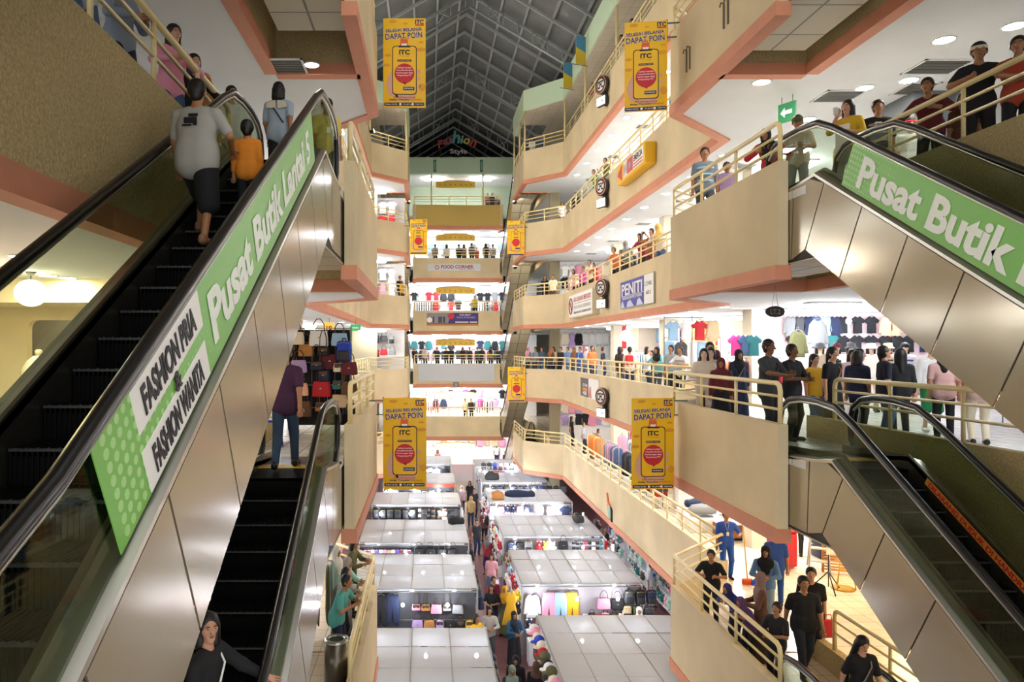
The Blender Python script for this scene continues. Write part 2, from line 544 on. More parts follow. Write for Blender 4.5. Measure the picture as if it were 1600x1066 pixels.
# ------------------------------------------------------------------ ceiling lamps and vents
def downlight(x, y, z, label, group=None, r=.13):
    t = thing('downlight', label, 'ceiling light', (x, y, z), group=group)
    MB().lathe([(r + .03, 0), (r + .03, -.012), (r, -.016), (r, -.004)], 16).build('ring', WHITE, t)
    MB().lathe([(.001, -.006), (r, -.006), (r, -.010), (.001, -.010)], 16, caps=False).build('lamp', LAMP, t)
    return t
VENT_D = mat('#3b3a38', .6)
def vent(x, y, z, label, w=.6, d=.6, group=None):
    t = thing('air_vent', label, 'vent', (x, y, z), group=group)
    b = MB()
    b.box(-w / 2, -d / 2, -.02, w / 2, -d / 2 + .04, 0); b.box(-w / 2, d / 2 - .04, -.02, w / 2, d / 2, 0)
    b.box(-w / 2, -d / 2, -.02, -w / 2 + .04, d / 2, 0); b.box(w / 2 - .04, -d / 2, -.02, w / 2, d / 2, 0)
    b.build('frame', WHITE, t)
    MB().box(-w / 2 + .04, -d / 2 + .04, -.006, w / 2 - .04, d / 2 - .04, 0).build('backing', VENT_D, t)
    g = MB(); n = 9
    for i in range(n):
        yy = -d / 2 + .06 + (d - .12) * i / (n - 1)
        g.box(-w / 2 + .04, yy - .008, -.016, w / 2 - .04, yy + .008, -.006)
    g.build('slats', mat('#8d8a84', .5), t)
    return t
GAL = {'L1': 'lowest gallery', 'L2': 'eye-level gallery', 'L3': 'PENITI gallery', 'L4': 'arrow sign gallery'}
ROWN = ['first', 'second', 'third', 'fourth', 'fifth', 'sixth', 'seventh', 'eighth', 'ninth', 'tenth', 'eleventh', 'twelfth', 'thirteenth', 'fourteenth', 'fifteenth', 'sixteenth']
for nm in ('L1', 'L2', 'L3', 'L4'):
    zc = LV[nm] + 2.72
    for side, sg in (('right', 1), ('left', -1)):
        for i in range(9 if sg > 0 else 4):
            y = 19.0 + 2.35 * i if sg > 0 else 30.5 + 3 * i
            x = CX + sg * 5.75
            downlight(x, y, zc, 'round ceiling lamp over the %s walk of the %s, %s of its row' % (side, GAL[nm], ROWN[i]), 'lamp row %s %s' % (side, nm))
            if nm in ('L3', 'L4') and sg > 0 and i % 2 == 0:
                vent(x + 1.0, y + 1.1, zc, 'square ceiling vent beside the %s lamp, right walk of the %s' % (ROWN[i], GAL[nm]), group='vents right ' + nm)
            if sg > 0 and i % 2:
                downlight(x + 1.9, y + .6, zc, 'ceiling lamp behind the %s edge lamp, right walk of the %s' % (ROWN[i], GAL[nm]), 'inner lamp row ' + nm)
def ceil_at(x, y, zc):
    d = FPX * (zc - EYE) / (PY - y)
    return (x - PX) / FPX * d, d
for x, y, lab in ((1190, 128, 'nearest the parapet block, above the green exit sign'), (1351, 137, 'above the woman in the yellow top'), (1475, 62, 'large one in mid ceiling, front of the vent'), (1420, 125, 'small one beside the grey pillar'), (1585, 40, 'at the picture edge, above the man in the headband'), (1262, 186, 'far one behind the man in the cap')):
    X, Y = ceil_at(x, y, 6.72)
    downlight(X, Y, 6.72, 'round lamp over the right landing, ' + lab, 'lamps over the right landing', .15)
X, Y = ceil_at(487, 101, 6.72); downlight(X, Y, 6.72, 'round ceiling lamp beside the grille over the left escalator landing', None, .12)
X, Y = ceil_at(443, 104, 6.72); vent(X, Y, 6.72, 'white framed twin ceiling grille over the left escalator landing', .8, .75)
for x, y, w, lab in ((1465, 104, .9, 'right one, near the headband man'), (1310, 150, .8, 'left one, above the woman drinking'), (1430, 138, .6, 'small one by the grey pillar')):
    X, Y = ceil_at(x, y, 6.72); vent(X, Y, 6.72, 'dark ceiling vent over the right landing, ' + lab, w, .7, 'vents over the right landing')
# dark grey pillar on the third gallery, right
struct(MB().box(9.6, 14.2, 4, 10.7, 15.4, 6.72).build('column_grey', mat('#5f6468', .5)))
# ================================================================== escalators
RISE, TREAD = .2078, .36
DARK_STEP = mat('#060607', .7, spec=.12)
STEP_EDGE = mat('#2c2c2e', .45)
YELLOW = mat('#d9ac2b', .5)
def escalator(label, xc, ytop, zlow, sgn=1, detail=True, cut=None):
    """moving stair rising away from the eye (sgn 1) or toward it (sgn -1); xc centre line, ytop where the incline ends"""
    e = thing('escalator', label, 'escalator', (xc, ytop, zlow))
    H = 4.0; T = math.tan(math.radians(30)); run = H / T
    def Y(u):                       # u: metres before the top of the incline
        return -u * sgn
    hw = .55
    def prof(dz, u0, u1, top_h, bot_h):
        """centre line of the incline, raised by dz, flat at both ends"""
        return [(Y(u1), bot_h), (Y(run), dz + bot_h * 0), (Y(0), H + dz), (Y(u0), H + dz)]
    mtop, mbot = -1.55, run + 1.3
    # truss cladding: cream metal panels, dark seams between them, on both flanks and below
    for sx in (-1, 1):
        x0, x1 = sx * (hw + .01), sx * (hw + .045)
        back = MB()
        outl = [(Y(mtop), H - .05), (Y(0), H + .08), (Y(run), .08), (Y(mbot), -.02), (Y(mbot), -.6), (Y(run + .3), -1.0), (Y(.35), H - 1.06), (Y(mtop - 1.2), H - 1.06), (Y(mtop - 1.2), H - .05)]
        if sgn > 0: outl = outl[::-1]
        back.prism(outl, 'x', min(x0, x1), max(x0, x1))
        back.build('truss_side', SEAM, e)
        pan = MB(); xo0, xo1 = x1, x1 + sx * .012
        L = 1.0; c30, s30 = math.cos(math.radians(30)), .5
        n = int(run / c30 / L) + 1
        def q(s, depth):            # s along the incline down from the top, depth square to it
            return (Y(s * c30 - depth * s30), H + .07 - s * s30 - depth * c30)
        D = .985
        for i in range(n):
            a, b_ = i * L + .012 + .30, min((i + 1) * L - .012 + .30, run / c30)
            if b_ - a < .1: break
            pan.prism([q(a, 0), q(b_, 0), q(b_, D), q(a, D)], 'x', min(xo0, xo1), max(xo0, xo1))
        # the head panels, bending from the incline into the level part
        ju = q(.288, 0); jd = q(.288, D)
        pan.prism([(Y(-.55), H + .03), (Y(-.1), H + .06), ju, jd, (Y(-.62), H - 1.03)], 'x', min(xo0, xo1), max(xo0, xo1))
        pan.prism([(Y(mtop), H - .06), (Y(-.58), H + .02), (Y(-.65), H - 1.03), (Y(mtop), H - 1.03)], 'x', min(xo0, xo1), max(xo0, xo1))
        pan.build('cladding', PANEL, e)
        # metal deck on top of the flank, between balustrade and cladding
        dk = MB()
        xa, xb = sx * (hw - .12), sx * (hw + .06)
        for pts in ([(Y(mbot - .2), .10), (Y(run), .16), (Y(0), H + .15), (Y(-.45), H + .10), (Y(mtop), H + .0)],):
            rings = [[(xa, y_, z_ + .02), (xb, y_, z_ - .03), (xb, y_, z_ - .07), (xa, y_, z_ - .04)] for y_, z_ in pts]
            dk.loft(rings, 0, True, False)
        dk.build('deck', STEEL, e)
        # skirt along the steps
        rings = [[(sx * .43, y_, z_ + .14), (sx * .46, y_, z_ + .14), (sx * .46, y_, z_ - .3), (sx * .43, y_, z_ - .3)] for y_, z_ in ((Y(mbot - .3), .02), (Y(run), .06), (Y(0), H + .06), (Y(mtop), H - .02))]
        MB().loft(rings, 0, True, False).build('skirt', STEEL_D, e)
        # glass balustrade with rounded newels, and the handrail that runs round it
        def rail_path(h):
            p = [(Y(mtop + .45), H - .02), (Y(mtop + .2), H + .02), (Y(mtop + .03), H + .2), (Y(mtop), H + h * .55), (Y(mtop + .08), H + h * .8), (Y(mtop + .3), H + h * .95), (Y(mtop + .62), H + h), (Y(-.75), H + h)]
            p += [(Y(-.45), H + h - .005), (Y(0), H + h - .06), (Y(.4), H + h - .02 - .4 * T)]
            p += [(Y(run - .5), h - .02 + .5 * T), (Y(run), h + .05), (Y(run + .45), h - .05), (Y(mbot - .5), h - .05), (Y(mbot - .2), h - .12), (Y(mbot - .02), h - .3), (Y(mbot), h - .5), (Y(mbot - .08), .18), (Y(mbot - .3), .08), (Y(mbot - .5), .04)]
            return p
        hp = rail_path(.90)
        g = MB(); n_ = len(hp)
        gl = [(y_, z_ - .02) for y_, z_ in hp]
        if True:
            tops = gl[3:-3]
            def deckz(y_):
                u = -y_ * sgn
                if u < 0: return H + .1
                if u > run: return .1
                return H + .12 - u * T
            rings = [[(sx * hw - .006, y_, deckz(y_)), (sx * hw - .006, y_, z_), (sx * hw + .006, y_, z_), (sx * hw + .006, y_, deckz(y_))] for y_, z_ in tops]
            g.loft(rings, 0, True, False)
        g.build('glass_panel', GLASS, e)
        MB().tube([(sx * hw, y_, z_) for y_, z_ in hp], .042, 8).build('handrail', RUBBER, e)
        if detail:
            MB().tube([(sx * hw + .0, y_, z_ - .05) for y_, z_ in hp[2:-3]], .022, 6).build('handrail_guide', STEEL, e)
    # underside
    un = MB()
    pts = [(Y(mtop - 1.2), H - 1.07), (Y(.36), H - 1.07), (Y(run + .3), -1.02), (Y(mbot), -.62)]
    un.loft([[(-hw - .05, y_, z_), (hw + .05, y_, z_), (hw + .05, y_, z_ - .02), (-hw - .05, y_, z_ - .02)] for y_, z_ in pts], 0, True, False)
    un.build('underside', brick_mat('#b3a98f', '#ada389', '#5a5344', 1.2, 1.05, .02, .5), e)
    # steps
    nst = int(run / TREAD) + 1
    for i in range(nst + 3):
        u = i * TREAD - .72
        zz = H - (u + TREAD) * T if u >= 0 else H
        zz = max(0, zz)
        b = MB()
        b.box(-.42, Y(u), zz - .04, .42, Y(u + TREAD), zz, 0) if u >= 0 else b.box(-.42, Y(u), H - .04, .42, Y(u + TREAD), H, 0)
        if u >= -.01:
            yr = Y(u + TREAD)
            b.box(-.42, yr, zz - RISE - .02, .42, yr + .03 * sgn, zz, 0)
            b.box(-.42, yr - .012 * sgn, zz - .012, .42, yr + .012 * sgn, zz + .004, 1)
            if detail:
                for kx in range(28):
                    xx = -.41 + .82 * kx / 27
                    b.box(xx - .006, yr - .01 * sgn, zz - RISE, xx + .006, yr, zz - .005, 0)
                    b.box(xx - .006, Y(u), zz, xx + .006, yr - .003 * sgn, zz + .009, 0)
                    if kx % 2: b.box(xx - .005, yr - .013 * sgn, zz - .004, xx + .005, yr + .002 * sgn, zz + .010, 1)
        b.build('step', [DARK_STEP, STEP_EDGE], e)
    MB().box(-.44, Y(-.03), H - .42, .44, Y(0), H - .012).build('comb_riser', DARK_STEP, e)
    MB().box(-.45, Y(-.72), H - .03, .45, Y(-1.0), H + .006).build('comb_plate', YELLOW, e)
    MB().box(-.45, Y(-1.0), H - .03, .45, Y(mtop - .2), H + .004).build('floor_plate', STEEL_D, e)
    MB().box(-.45, Y(run + .1), -.03, .45, Y(mbot + .4), .004).build('floor_plate', STEEL_D, e)
    return e
EXL, EXR = -1.88, 6.08
E1 = escalator('left escalator rising to the man in grey, green banner on its glass', EXL, 9.0, 0.0)
E2 = escalator('left escalator below the banner one, woman in black riding up it', EXL, 9.1, -4.0)
E3 = escalator('right escalator with the green banner on its glass', EXR, 10.2, 0.0)
E4 = escalator('right escalator under the banner one, red warning strip beside its steps', EXR, 9.75, -4.0)
E5 = escalator('left escalator overhead, only its grey underside showing', EXL, 9.2, 4.0, detail=False)
E6 = escalator('right escalator overhead, only its grey underside showing', EXR, 10.0, 4.0, detail=False)
E7 = escalator('lowest right escalator that the woman with a shoulder strap rides', EXR + .02, 9.9, -8.0)
for nm, s in (('LG', 'lowest, rising out of the stalls'), ('L1', 'second from the bottom'), ('L2', 'third from the bottom'), ('L3', 'second from the top'), ('L4', 'topmost')):
    escalator('far escalator beside the end galleries on the right, ' + s, EXR, 46.3, LV[nm], -1, detail=False)
    if nm != 'LG':
        escalator('far escalator beside the end galleries on the left, ' + s, EXL, 46.3, LV[nm], -1, detail=False)
# ================================================================== banners, signs and lettering
NAVY, INKM, REDM = mat('#2a1f63', .6), mat('#15131c', .6), mat('#c6222f', .6)
WHM = mat('#f2f1ee', .6)
YEL = mat('#f0bd12', .55, var=.03, scale=8)
COIN = mat('#e09a1c', .55)
SKIN_PRINT = mat('#d9a58c', .6)
def basis(o, ex, ey):
    ex, ey = Vector(ex).normalized(), Vector(ey).normalized()
    n = ex.cross(ey)
    return Matrix(((ex.x, ey.x, n.x, o[0]), (ex.y, ey.y, n.y, o[1]), (ex.z, ey.z, n.z, o[2]), (0, 0, 0, 1)))
_TXT = {}
def lettering(body, w, h, m, parent, mtx, bold=.0, shear=0.0, ext=.003, name='lettering', base=None):
    """raised lettering fitted into a box w x h centred on mtx (w or h may be None)"""
    key = (body, bold, shear)
    if key not in _TXT:
        cu = bpy.data.curves.new('tmp', 'FONT')
        cu.body = body; cu.size = 1; cu.extrude = .5; cu.offset = bold; cu.shear = shear; cu.resolution_u = 3
        o = bpy.data.objects.new('tmp', cu)
        me = bpy.data.meshes.new_from_object(o)
        n = len(me.vertices)
        co = np.zeros(n * 3); me.vertices.foreach_get('co', co); co = co.reshape(-1, 3)
        fs = [tuple(p.vertices) for p in me.polygons]
        bpy.data.objects.remove(o); bpy.data.curves.remove(cu); bpy.data.meshes.remove(me)
        _TXT[key] = (co, fs)
    co, fs = _TXT[key]
    ref = _TXT.get((body, base, shear), _TXT[key])[0]         # outline letters keep the scale of the letters they back
    lo, hi = ref.min(0), ref.max(0)
    W, H = hi[0] - lo[0], hi[1] - lo[1]
    sx = w / W if w else None; sy = h / H if h else None
    sx = sx or sy; sy = sy or sx
    lo, hi = co.min(0), co.max(0)
    c = (co - (lo + hi) / 2) * np.array([sx, sy, ext / max(hi[2] - lo[2], 1e-6)])
    me = bpy.data.meshes.new(name)
    me.from_pydata([tuple(p) for p in c], [], fs)
    me.materials.append(m); me.update()
    ob = bpy.data.objects.new(name, me); COL.objects.link(ob)
    if parent is not None: ob.parent = parent
    ob.matrix_local = mtx
    return ob
FRONT = lambda x, y, z: basis((x, y, z), (1, 0, 0), (0, 0, 1))      # faces the eye
def disc(mb, cx, cz, y, rx, rz, m=0, n=24, t=.003):
    mb.prism([(cx + rx * math.cos(2 * math.pi * k / n), cz + rz * math.sin(2 * math.pi * k / n)) for k in range(n)], 'y', y - t, y, m)
def rrect(x0, z0, x1, z1, r, n=4):
    p = []
    for cx, cz, a0 in ((x1 - r, z1 - r, 0), (x0 + r, z1 - r, 90), (x0 + r, z0 + r, 180), (x1 - r, z0 + r, 270)):
        for k in range(n + 1):
            a = math.radians(a0 + 90 * k / n); p.append((cx + r * math.cos(a), cz + r * math.sin(a)))
    return p
def points_banner(label, X, Y, ztop, yaw=0.0, w=.93, h=1.94, small=False, arm=None, group=None):
    t = thing('hanging_banner', label, 'banner', (X, Y, ztop), math.radians(yaw), group)
    MB().rbox(-w / 2, -.012, -h, w / 2, .012, 0, .008).build('banner_sheet', YEL, t)
    y = -.013
    def L(body, x, z, wd, ht, m, dy=.0, bold=.02, rot=0.0, shear=0, base=None):
        mx = basis((x, y - .006 - dy, z), (math.cos(rot), 0, math.sin(rot)), (-math.sin(rot), 0, math.cos(rot)))
        return lettering(body, wd, ht, m, t, mx, bold, shear, base=base)
    g = MB()                                             # coins scattered over the sheet
    for cx, cz, a, b in ((-.25, -.07, .09, .035), (.02, -.12, .05, .018), (.36, -.52, .06, .022), (.40, -.68, .11, .04), (-.36, -.80, .07, .03), (-.40, -1.02, .08, .035), (.43, -1.50, .07, .08)):
        disc(g, max(-w / 2 + a, min(w / 2 - a, cx)), cz, y, a, b)
        disc(g, max(-w / 2 + a, min(w / 2 - a, cx)), cz + .004, y - .003, a * .7, b * .6)
    g.build('coin_print', COIN, t)
    hd = MB()                                            # the printed hand holding the phone
    hd.prism([(-.12, -1.72), (-.34, -1.68), (-.40, -1.45), (-.36, -1.28), (-.26, -1.10), (-.22, -1.2), (-.2, -1.6)], 'y', y - .003, y)
    for k in range(3):
        disc(hd, .30, -1.16 - .15 * k, y, .05, .045)
    hd.prism([(-.2, -1.66), (.28, -1.62), (.2, -1.76), (-.16, -1.76)], 'y', y - .003, y)
    hd.build('hand_print', SKIN_PRINT, t)
    ph = MB()
    ph.prism(rrect(-.265, -1.66, .265, -.60, .07), 'y', y - .006, y)
    ph.build('phone_outline', INKM, t)
    MB().prism(rrect(-.247, -1.642, .247, -.618, .06), 'y', y - .009, y - .005).build('phone_screen', YEL, t)
    b = MB(); b.prism([(-.10, -.60), (.08, -.60), (.07, -.46), (-.08, -.46)], 'y', y - .012, y)
    b.tube([(-.05, y - .006, -.46), (-.04, y - .006, -.42), (.03, y - .006, -.42), (.04, y - .006, -.46)], .008, 5)
    b.build('bag_print', mat('#e2632a', .6), t)
    MB().prism([(-.06, -.60), (.05, -.60), (.06, -.555), (-.07, -.555)], 'y', y - .015, y - .011).build('bag_label', WHM, t)
    MB().prism(rrect(-.13, -.635, .13, -.60, .012), 'y', y - .013, y - .008).build('phone_notch', INKM, t)
    c = MB(); disc(c, 0, -1.20, y - .009, .215, .215, 0, 28)
    c.prism([(-.05, -1.40), (.05, -1.40), (0.02, -1.45)], 'y', y - .012, y - .009)
    c.build('red_disc', REDM, t)
    L('ITC', .325, -.085, .185, .10, NAVY, 0, .035)
    MB().box(.235, y - .004, -.165, .42, y, -.14).build('red_strip', REDM, t)
    r = .06 if yaw >= 0 else .05
    for wd, ht, z, s in ((.79, .088, -.265, 'SELESAI BELANJA'), (.80, .125, -.385, 'DAPAT POIN')):
        L(s, -.015, z, wd, ht, NAVY, .004, .02, r)
        L(s, -.015, z, wd, ht, WHM, 0, .05, r, 0, .02)
    L('ITC', 0, -.74, .23, .105, INKM, .004, .04)
    L('Privilege', 0, -.83, .22, .045, COIN, .004, .0, 0, .3)
    MB().prism(rrect(-.155, -.945, .155, -.90, .022), 'y', y - .012, y - .008).build('app_pill', NAVY, t)
    for i, s in enumerate(('Aplikasi Loyalitas', 'Yang Memberikan', 'Keuntungan Bagi', 'Pengunjung ITC')):
        if not small:
            L(s, 0, -1.08 - .055 * i, .36 if i in (1, 2) else .31, .036, WHM, .008, .01)
    if not small:
        L('Mobile Apps', 0, -.922, .26, .026, YEL, .008, .01)
    MB().prism(rrect(-.03, -1.565, .215, -1.49, .01), 'y', y - .012, y - .008).build('download_pill', NAVY, t)
    if not small:
        L('DOWNLOAD', .09, -1.527, .2, .03, WHM, .008, .01)
        L('Bisa nabung untung', 0, -1.715, .46, .032, REDM, .004, .01)
        L('Setiap Transaksi', -.11, -1.77, .44, .042, NAVY, .004, .02, 0, .2)
        L('Point Rewards', .25, -1.765, .24, .032, mat('#d0731c', .6), .004, .01, 0, .2)
    MB().prism(rrect(-.44, -1.90, .43, -1.83, .03), 'y', y - .006, y).build('follow_bar', NAVY, t)
    if not small:
        L('Follow Us On', -.28, -1.865, .25, .028, WHM, .004, .01)
        L('itc_group', .07, -1.865, .19, .028, WHM, .004, .01)
        L('itcgroup', .32, -1.865, .17, .028, WHM, .004, .01)
        d = MB(); disc(d, -.09, -1.865, y - .006, .025, .025); disc(d, .18, -1.865, y - .006, .025, .025); d.build('social_dots', WHM, t)
    if arm:                                              # steel bracket reaching from the parapet
        br = MB(); x0 = -w / 2 if arm < 0 else w / 2; s = arm
        for z in (-.06, -.36):
            br.box(min(x0, x0 + .30 * s), .0, z - .012, max(x0, x0 + .30 * s), .03, z + .012)
        br.box(x0 - .012, 0, -.40, x0 + .012, .03, .02)
        br.build('bracket', mat('#2f5a52', .5), t)
    return t
s_ = FPX / 15.7
points_banner('large yellow points banner, top left, hung above the bottom left one', atx(632, 15.6), 15.6, 8.78, 0, .92, 1.94, False, -1, 'yellow points banners')
points_banner('large yellow points banner hanging near bottom left, before the stall roofs', atx(632.5, 15.5), 15.5, .56, 0, .93, 1.96, False, -1, 'yellow points banners')
points_banner('large yellow points banner at top right, beside the block with iron hooks', atx(1009, 15.4), 15.4, 8.62, -9, .88, 1.92, False, 1, 'yellow points banners')
points_banner('large yellow points banner at lower right, above the long lowest railing', atx(1020, 15.2), 15.2, .58, 4, .92, 1.92, False, 1, 'yellow points banners')
points_banner('small far yellow points banner left of the FOOD CORNER sign', atx(654, 39.6), 39.6, 8.70, 0, .95, 1.94, True, -1, 'yellow points banners')
points_banner('small far yellow points banner, upper one of the two on the far right block', atx(806, 39.6), 39.6, 8.62, 0, .95, 1.90, True, 1, 'yellow points banners')
points_banner('small far yellow points banner, lower one of the two on the far right block', atx(807, 39.6), 39.6, .58, 0, .95, 1.94, True, 1, 'yellow points banners')

# ------------------------------------------------------------------ green adverts on the escalator glass
C30, S30 = math.cos(math.radians(30)), .5
GREEN = mat('#79bd55', .45); GREEN_L = mat('#a9d98b', .45)
PALE = mat('#eef3ea', .5)
def green_advert(e, sx, s0, s1, boxes):
    """s: metres along the incline below its top (0 = top); printed sheet on the outer face of the glass"""
    x = sx * .563
    ex = (0, C30, S30) if sx > 0 else (0, -C30, -S30)
    ey = (0, -S30, C30)
    # local frame whose origin is the top of the incline at step level
    def P(s, n):
        return (-s * C30 - n * S30, 4 - s * S30 + n * C30)
    lo, hi = .15, .72
    b = MB()
    cut = 0.0
    b.prism([P(s0, hi), P(s0 - .0, lo), P(s1 - cut, lo), P(s1 + cut, hi)][::1], 'x', min(x, x + sx * .006), max(x, x + sx * .006))
    ban = b.build('advert_banner', GREEN, e)
    xs = x + sx * .008
    dots = MB()
    rng = range(0, 13) if boxes else range(-7, 0)
    for i in range(26):
        for j in range(9):
            s = (s1 - .02 - i * .075) if boxes else (s0 + .06 + i * .06)
            n = lo + .05 + j * .07
            r = .027 * (1 - i / 26.0) if boxes else .02 * (1 - i / 26.0)
            if boxes and s > s1 - .03: continue
            if (not boxes) and i > 16: continue
            if r < .006: continue
            pts = [P(s + r * math.cos(k * math.pi / 5), n + r * math.sin(k * math.pi / 5)) for k in range(10)]
            dots.prism(pts, 'x', min(xs - sx * .002, xs), max(xs - sx * .002, xs))
    dots.build('dot_print', GREEN_L, ban)
    return ban, P, ex, ey, xs
ban, P, ex, ey, xs = green_advert(E1, 1, .62, 6.74, True)
def letter_on(ban, P, ex, ey, xs, body, s, n, w, h, m, bold=.03, dx=.004, shear=0):
    y, z = P(s, n)
    lettering(body, w, h, m, ban, basis((xs + (dx if xs > 0 else -dx), y, z), ex, ey), bold, shear, .004)
letter_on(ban, P, ex, ey, xs, 'Pusat Butik Lantai 5', 3.05, .43, 4.15, .34, PALE, .035)
for s, n, body in ((5.81, .60, 'FASHION PRIA'), (5.83, .28, 'FASHION WANITA')):
    w = .53
    pb = [P(s - w, n + .115), P(s - w, n - .115), P(s + w, n - .115), P(s + w, n + .115)]
    MB().prism(pb, 'x', xs, xs + .005).build('white_box', WHM, ban)
    letter_on(ban, P, ex, ey, xs + .005, body, s + .01, n, .84, .155, INKM, .03, .004)
letter_on(ban, P, ex, ey, xs + .005, '&', 5.80, .44, None, .11, INKM, .03)
ban, P, ex, ey, xs = green_advert(E3, -1, .62, 7.9, False)
letter_on(ban, P, ex, ey, xs, 'Pusat Butik Lantai 5', 3.35, .42, 4.8, .40, PALE, .035)

# red and yellow warning strip beside the steps of the lower right escalator (inner skirt of its far side)
def warn_strip(e, x, s0, s1, n, body, face):
    ex = (0, -C30, -S30)
    nrm = Vector((face, 0, 0))
    def P(s, nn): return (-s * C30 - nn * S30, 4 - s * S30 + nn * C30)
    b = MB(); b.prism([P(s0, n - .05), P(s0, n + .05), P(s1, n + .05), P(s1, n - .05)], 'x', min(x, x + face * .004), max(x, x + face * .004))
    o = b.build('warning_strip', mat('#d98b35', .5), e)
    y, z = P((s0 + s1) / 2, n)
    lettering(body, (s1 - s0) * .93, .07, REDM, o, basis((x + face * .006, y, z), ex, (0, -S30, C30)), .03)
warn_strip(E4, .428, .35, 2.35, .10, 'DILARANG DUDUK DI HANDRAIL', -1)
warn_strip(E2, .428, 1.5, 2.6, .10, 'DILARANG DUDUK DI HANDRAIL', -1)
warn_strip(E2, -.428, 4.2, 5.6, .10, 'DILARANG DUDUK DI HANDRAIL', 1)

# ------------------------------------------------------------------ signs on the right wall
RW = WR - .002
def wall_m(y, z, d=0.0):
    return basis((RW - d, y, z), (0, -1, 0), (0, 0, 1))
def wbox(mb, y0, y1, z0, z1, t0, t1, m=0):
    return mb.box(RW - t1, y0, z0, RW - t0, y1, z1, m)
def wall_thing(name, label, cat, y, z, group=None):
    return thing(name, label, cat, (0, 0, 0), 0, group)
DARKG = mat('#3a3836', .5)
for nm, says in (('L5', 'top gallery band'), ('L4', 'band left of the yellow arrow lightbox'), ('L3', 'band left of the PENITI sign'), ('L2', 'band right of the grey poster')):
    f = LV[nm]; y = 28.6; zc = f - .02 if nm != 'L2' else f - .32
    zc = {'L5': 12.05, 'L4': 8.02, 'L3': 4.02, 'L2': -.30}[nm]
    t = thing('round_sign', 'round logo sign over a lit box, ' + says, 'sign', (RW - .10, y, zc), math.radians(24), 'round wall signs')
    b = MB(); b.lathe([(.36, .08), (.36, .2), (.33, .22)], 28, mtx=Matrix.Rotation(-math.pi / 2, 4, 'Y'))
    b.build('drum', DARKG, t)
    q = MB(); Rm = Matrix.Rotation(-math.pi / 2, 4, 'Y')
    q.lathe([(.33, .215), (.33, .226), (.0, .226)], 28, mtx=Rm, caps=False); q.build('face', WHM, t)
    q = MB(); q.lathe([(.30, .226), (.30, .232), (.235, .232), (.235, .226)], 28, mtx=Rm, caps=False); q.build('ring', mat('#4a2020', .5), t)
    q = MB(); q.lathe([(.32, .226), (.325, .23), (.30, .231)], 14, mtx=Rm, caps=False); q.build('edge', mat('#e0623a', .5), t)
    lettering('CFC', .38, .30, INKM, t, basis((-.236, 0, 0), (0, -1, 0), (0, 0, 1)), .03)
    b = MB(); b.box(-.2, -.28, -.82, -.06, .28, -.46); b.box(-.08, -.06, -.8, .13, .06, .1); b.box(-.06, -.05, -.47, 0, .05, -.34); b.build('lower_box', DARKG, t)
    MB().box(-.206, -.26, -.80, -.2, .26, -.48).build('lower_face', mat('#f2f5f2', .5, emit=.5), t)
    lettering('ATM', .3, .12, mat('#9a9aa2', .5), t, basis((-.209, 0, -.64), (0, -1, 0), (0, 0, 1)), .01)
t = thing('wall_sign', 'blue and white PENITI signboard on the right wall', 'sign', (RW, 24.5, 3.54))
MB().box(-.06, -1.95, -.5, 0, 1.95, .5).build('frame', mat('#b9b4a6', .5), t)
MB().box(-.068, -.95, -.47, -.06, 1.92, .47).build('blue_panel', mat('#39389a', .5), t)
MB().box(-.068, -1.92, -.47, -.06, -.95, .47).build('white_panel', WHM, t)
lettering('PENITI', 2.5, .40, WHM, t, basis((-.072, .5, .17), (0, -1, 0), (0, 0, 1)), .02)
MB().box(-.071, -.9, -.06, -.068, 1.8, -.045).build('rule', WHM, t)
lettering('TAILOR & KONVEKSI MURAH', 2.4, .11, WHM, t, basis((-.072, .5, -.13), (0, -1, 0), (0, 0, 1)), .01)
b = MB()
for y0, w in ((1.86, .5), (1.1, .9), (-.1, .75)):
    b.prism([(y0, -.46), (y0 - w, -.46), (y0 - w * .5, -.22), (y0 - .1, -.28)], 'x', -.071, -.068)
b.build('photo_print', mat('#c9d3ea', .5), t)
lettering('LT.3 NO.', .75, .13, INKM, t, basis((-.072, -1.42, .17), (0, -1, 0), (0, 0, 1)), .0)
lettering('A07-2', .5, .12, INKM, t, basis((-.072, -1.42, -.12), (0, -1, 0), (0, 0, 1)), .0)
t = thing('wall_sign', 'deep white no smoking board on the right wall, red lettering', 'sign', (RW, 32.4, 3.60))
MB().box(-.30, -2.5, -.55, 0, 2.5, .55).build('case', mat('#d8cfb6', .5), t)
MB().box(-.306, -2.42, -.50, -.30, 2.42, .50).build('face', WHM, t)
lettering('AREA DILARANG MEROKOK', 3.6, .22, mat('#b8434c', .5), t, basis((-.309, -.45, .26), (0, -1, 0), (0, 0, 1)), .02)
MB().box(-.309, -2.2, .07, -.306, 1.4, .085).build('rule', INKM, t)
lettering('PERATURAN GUBERNUR', 3.4, .15, mat('#a9a7a0', .5), t, basis((-.309, -.45, -.10), (0, -1, 0), (0, 0, 1)), .01)
lettering('TERIMA KASIH UNTUK TIDAK MEROKOK DI SINI', 3.5, .10, INKM, t, basis((-.309, -.45, -.34), (0, -1, 0), (0, 0, 1)), .01)
q = MB()
n = 28
ring = [(-.311, 1.92 + .36 * math.cos(2 * math.pi * k / n), .0 + .36 * math.sin(2 * math.pi * k / n)) for k in range(n)]
q.tube(ring, .035, 6, closed=True); q.tube([(-.311, 2.16, .25), (-.311, 1.68, -.25)], .03, 6)
q.build('ban_symbol', mat('#8e2f33', .5), t)
t = thing('wall_poster', 'grey and white poster on the right wall below the crowd', 'poster', (RW, 31.7, -.15))
MB().box(-.04, -1.75, -.43, 0, 1.75, .43).build('backing', WHM, t)
MB().box(-.045, .1, -.42, -.04, 1.73, .42).build('grey_panel', mat('#665f6c', .5), t)
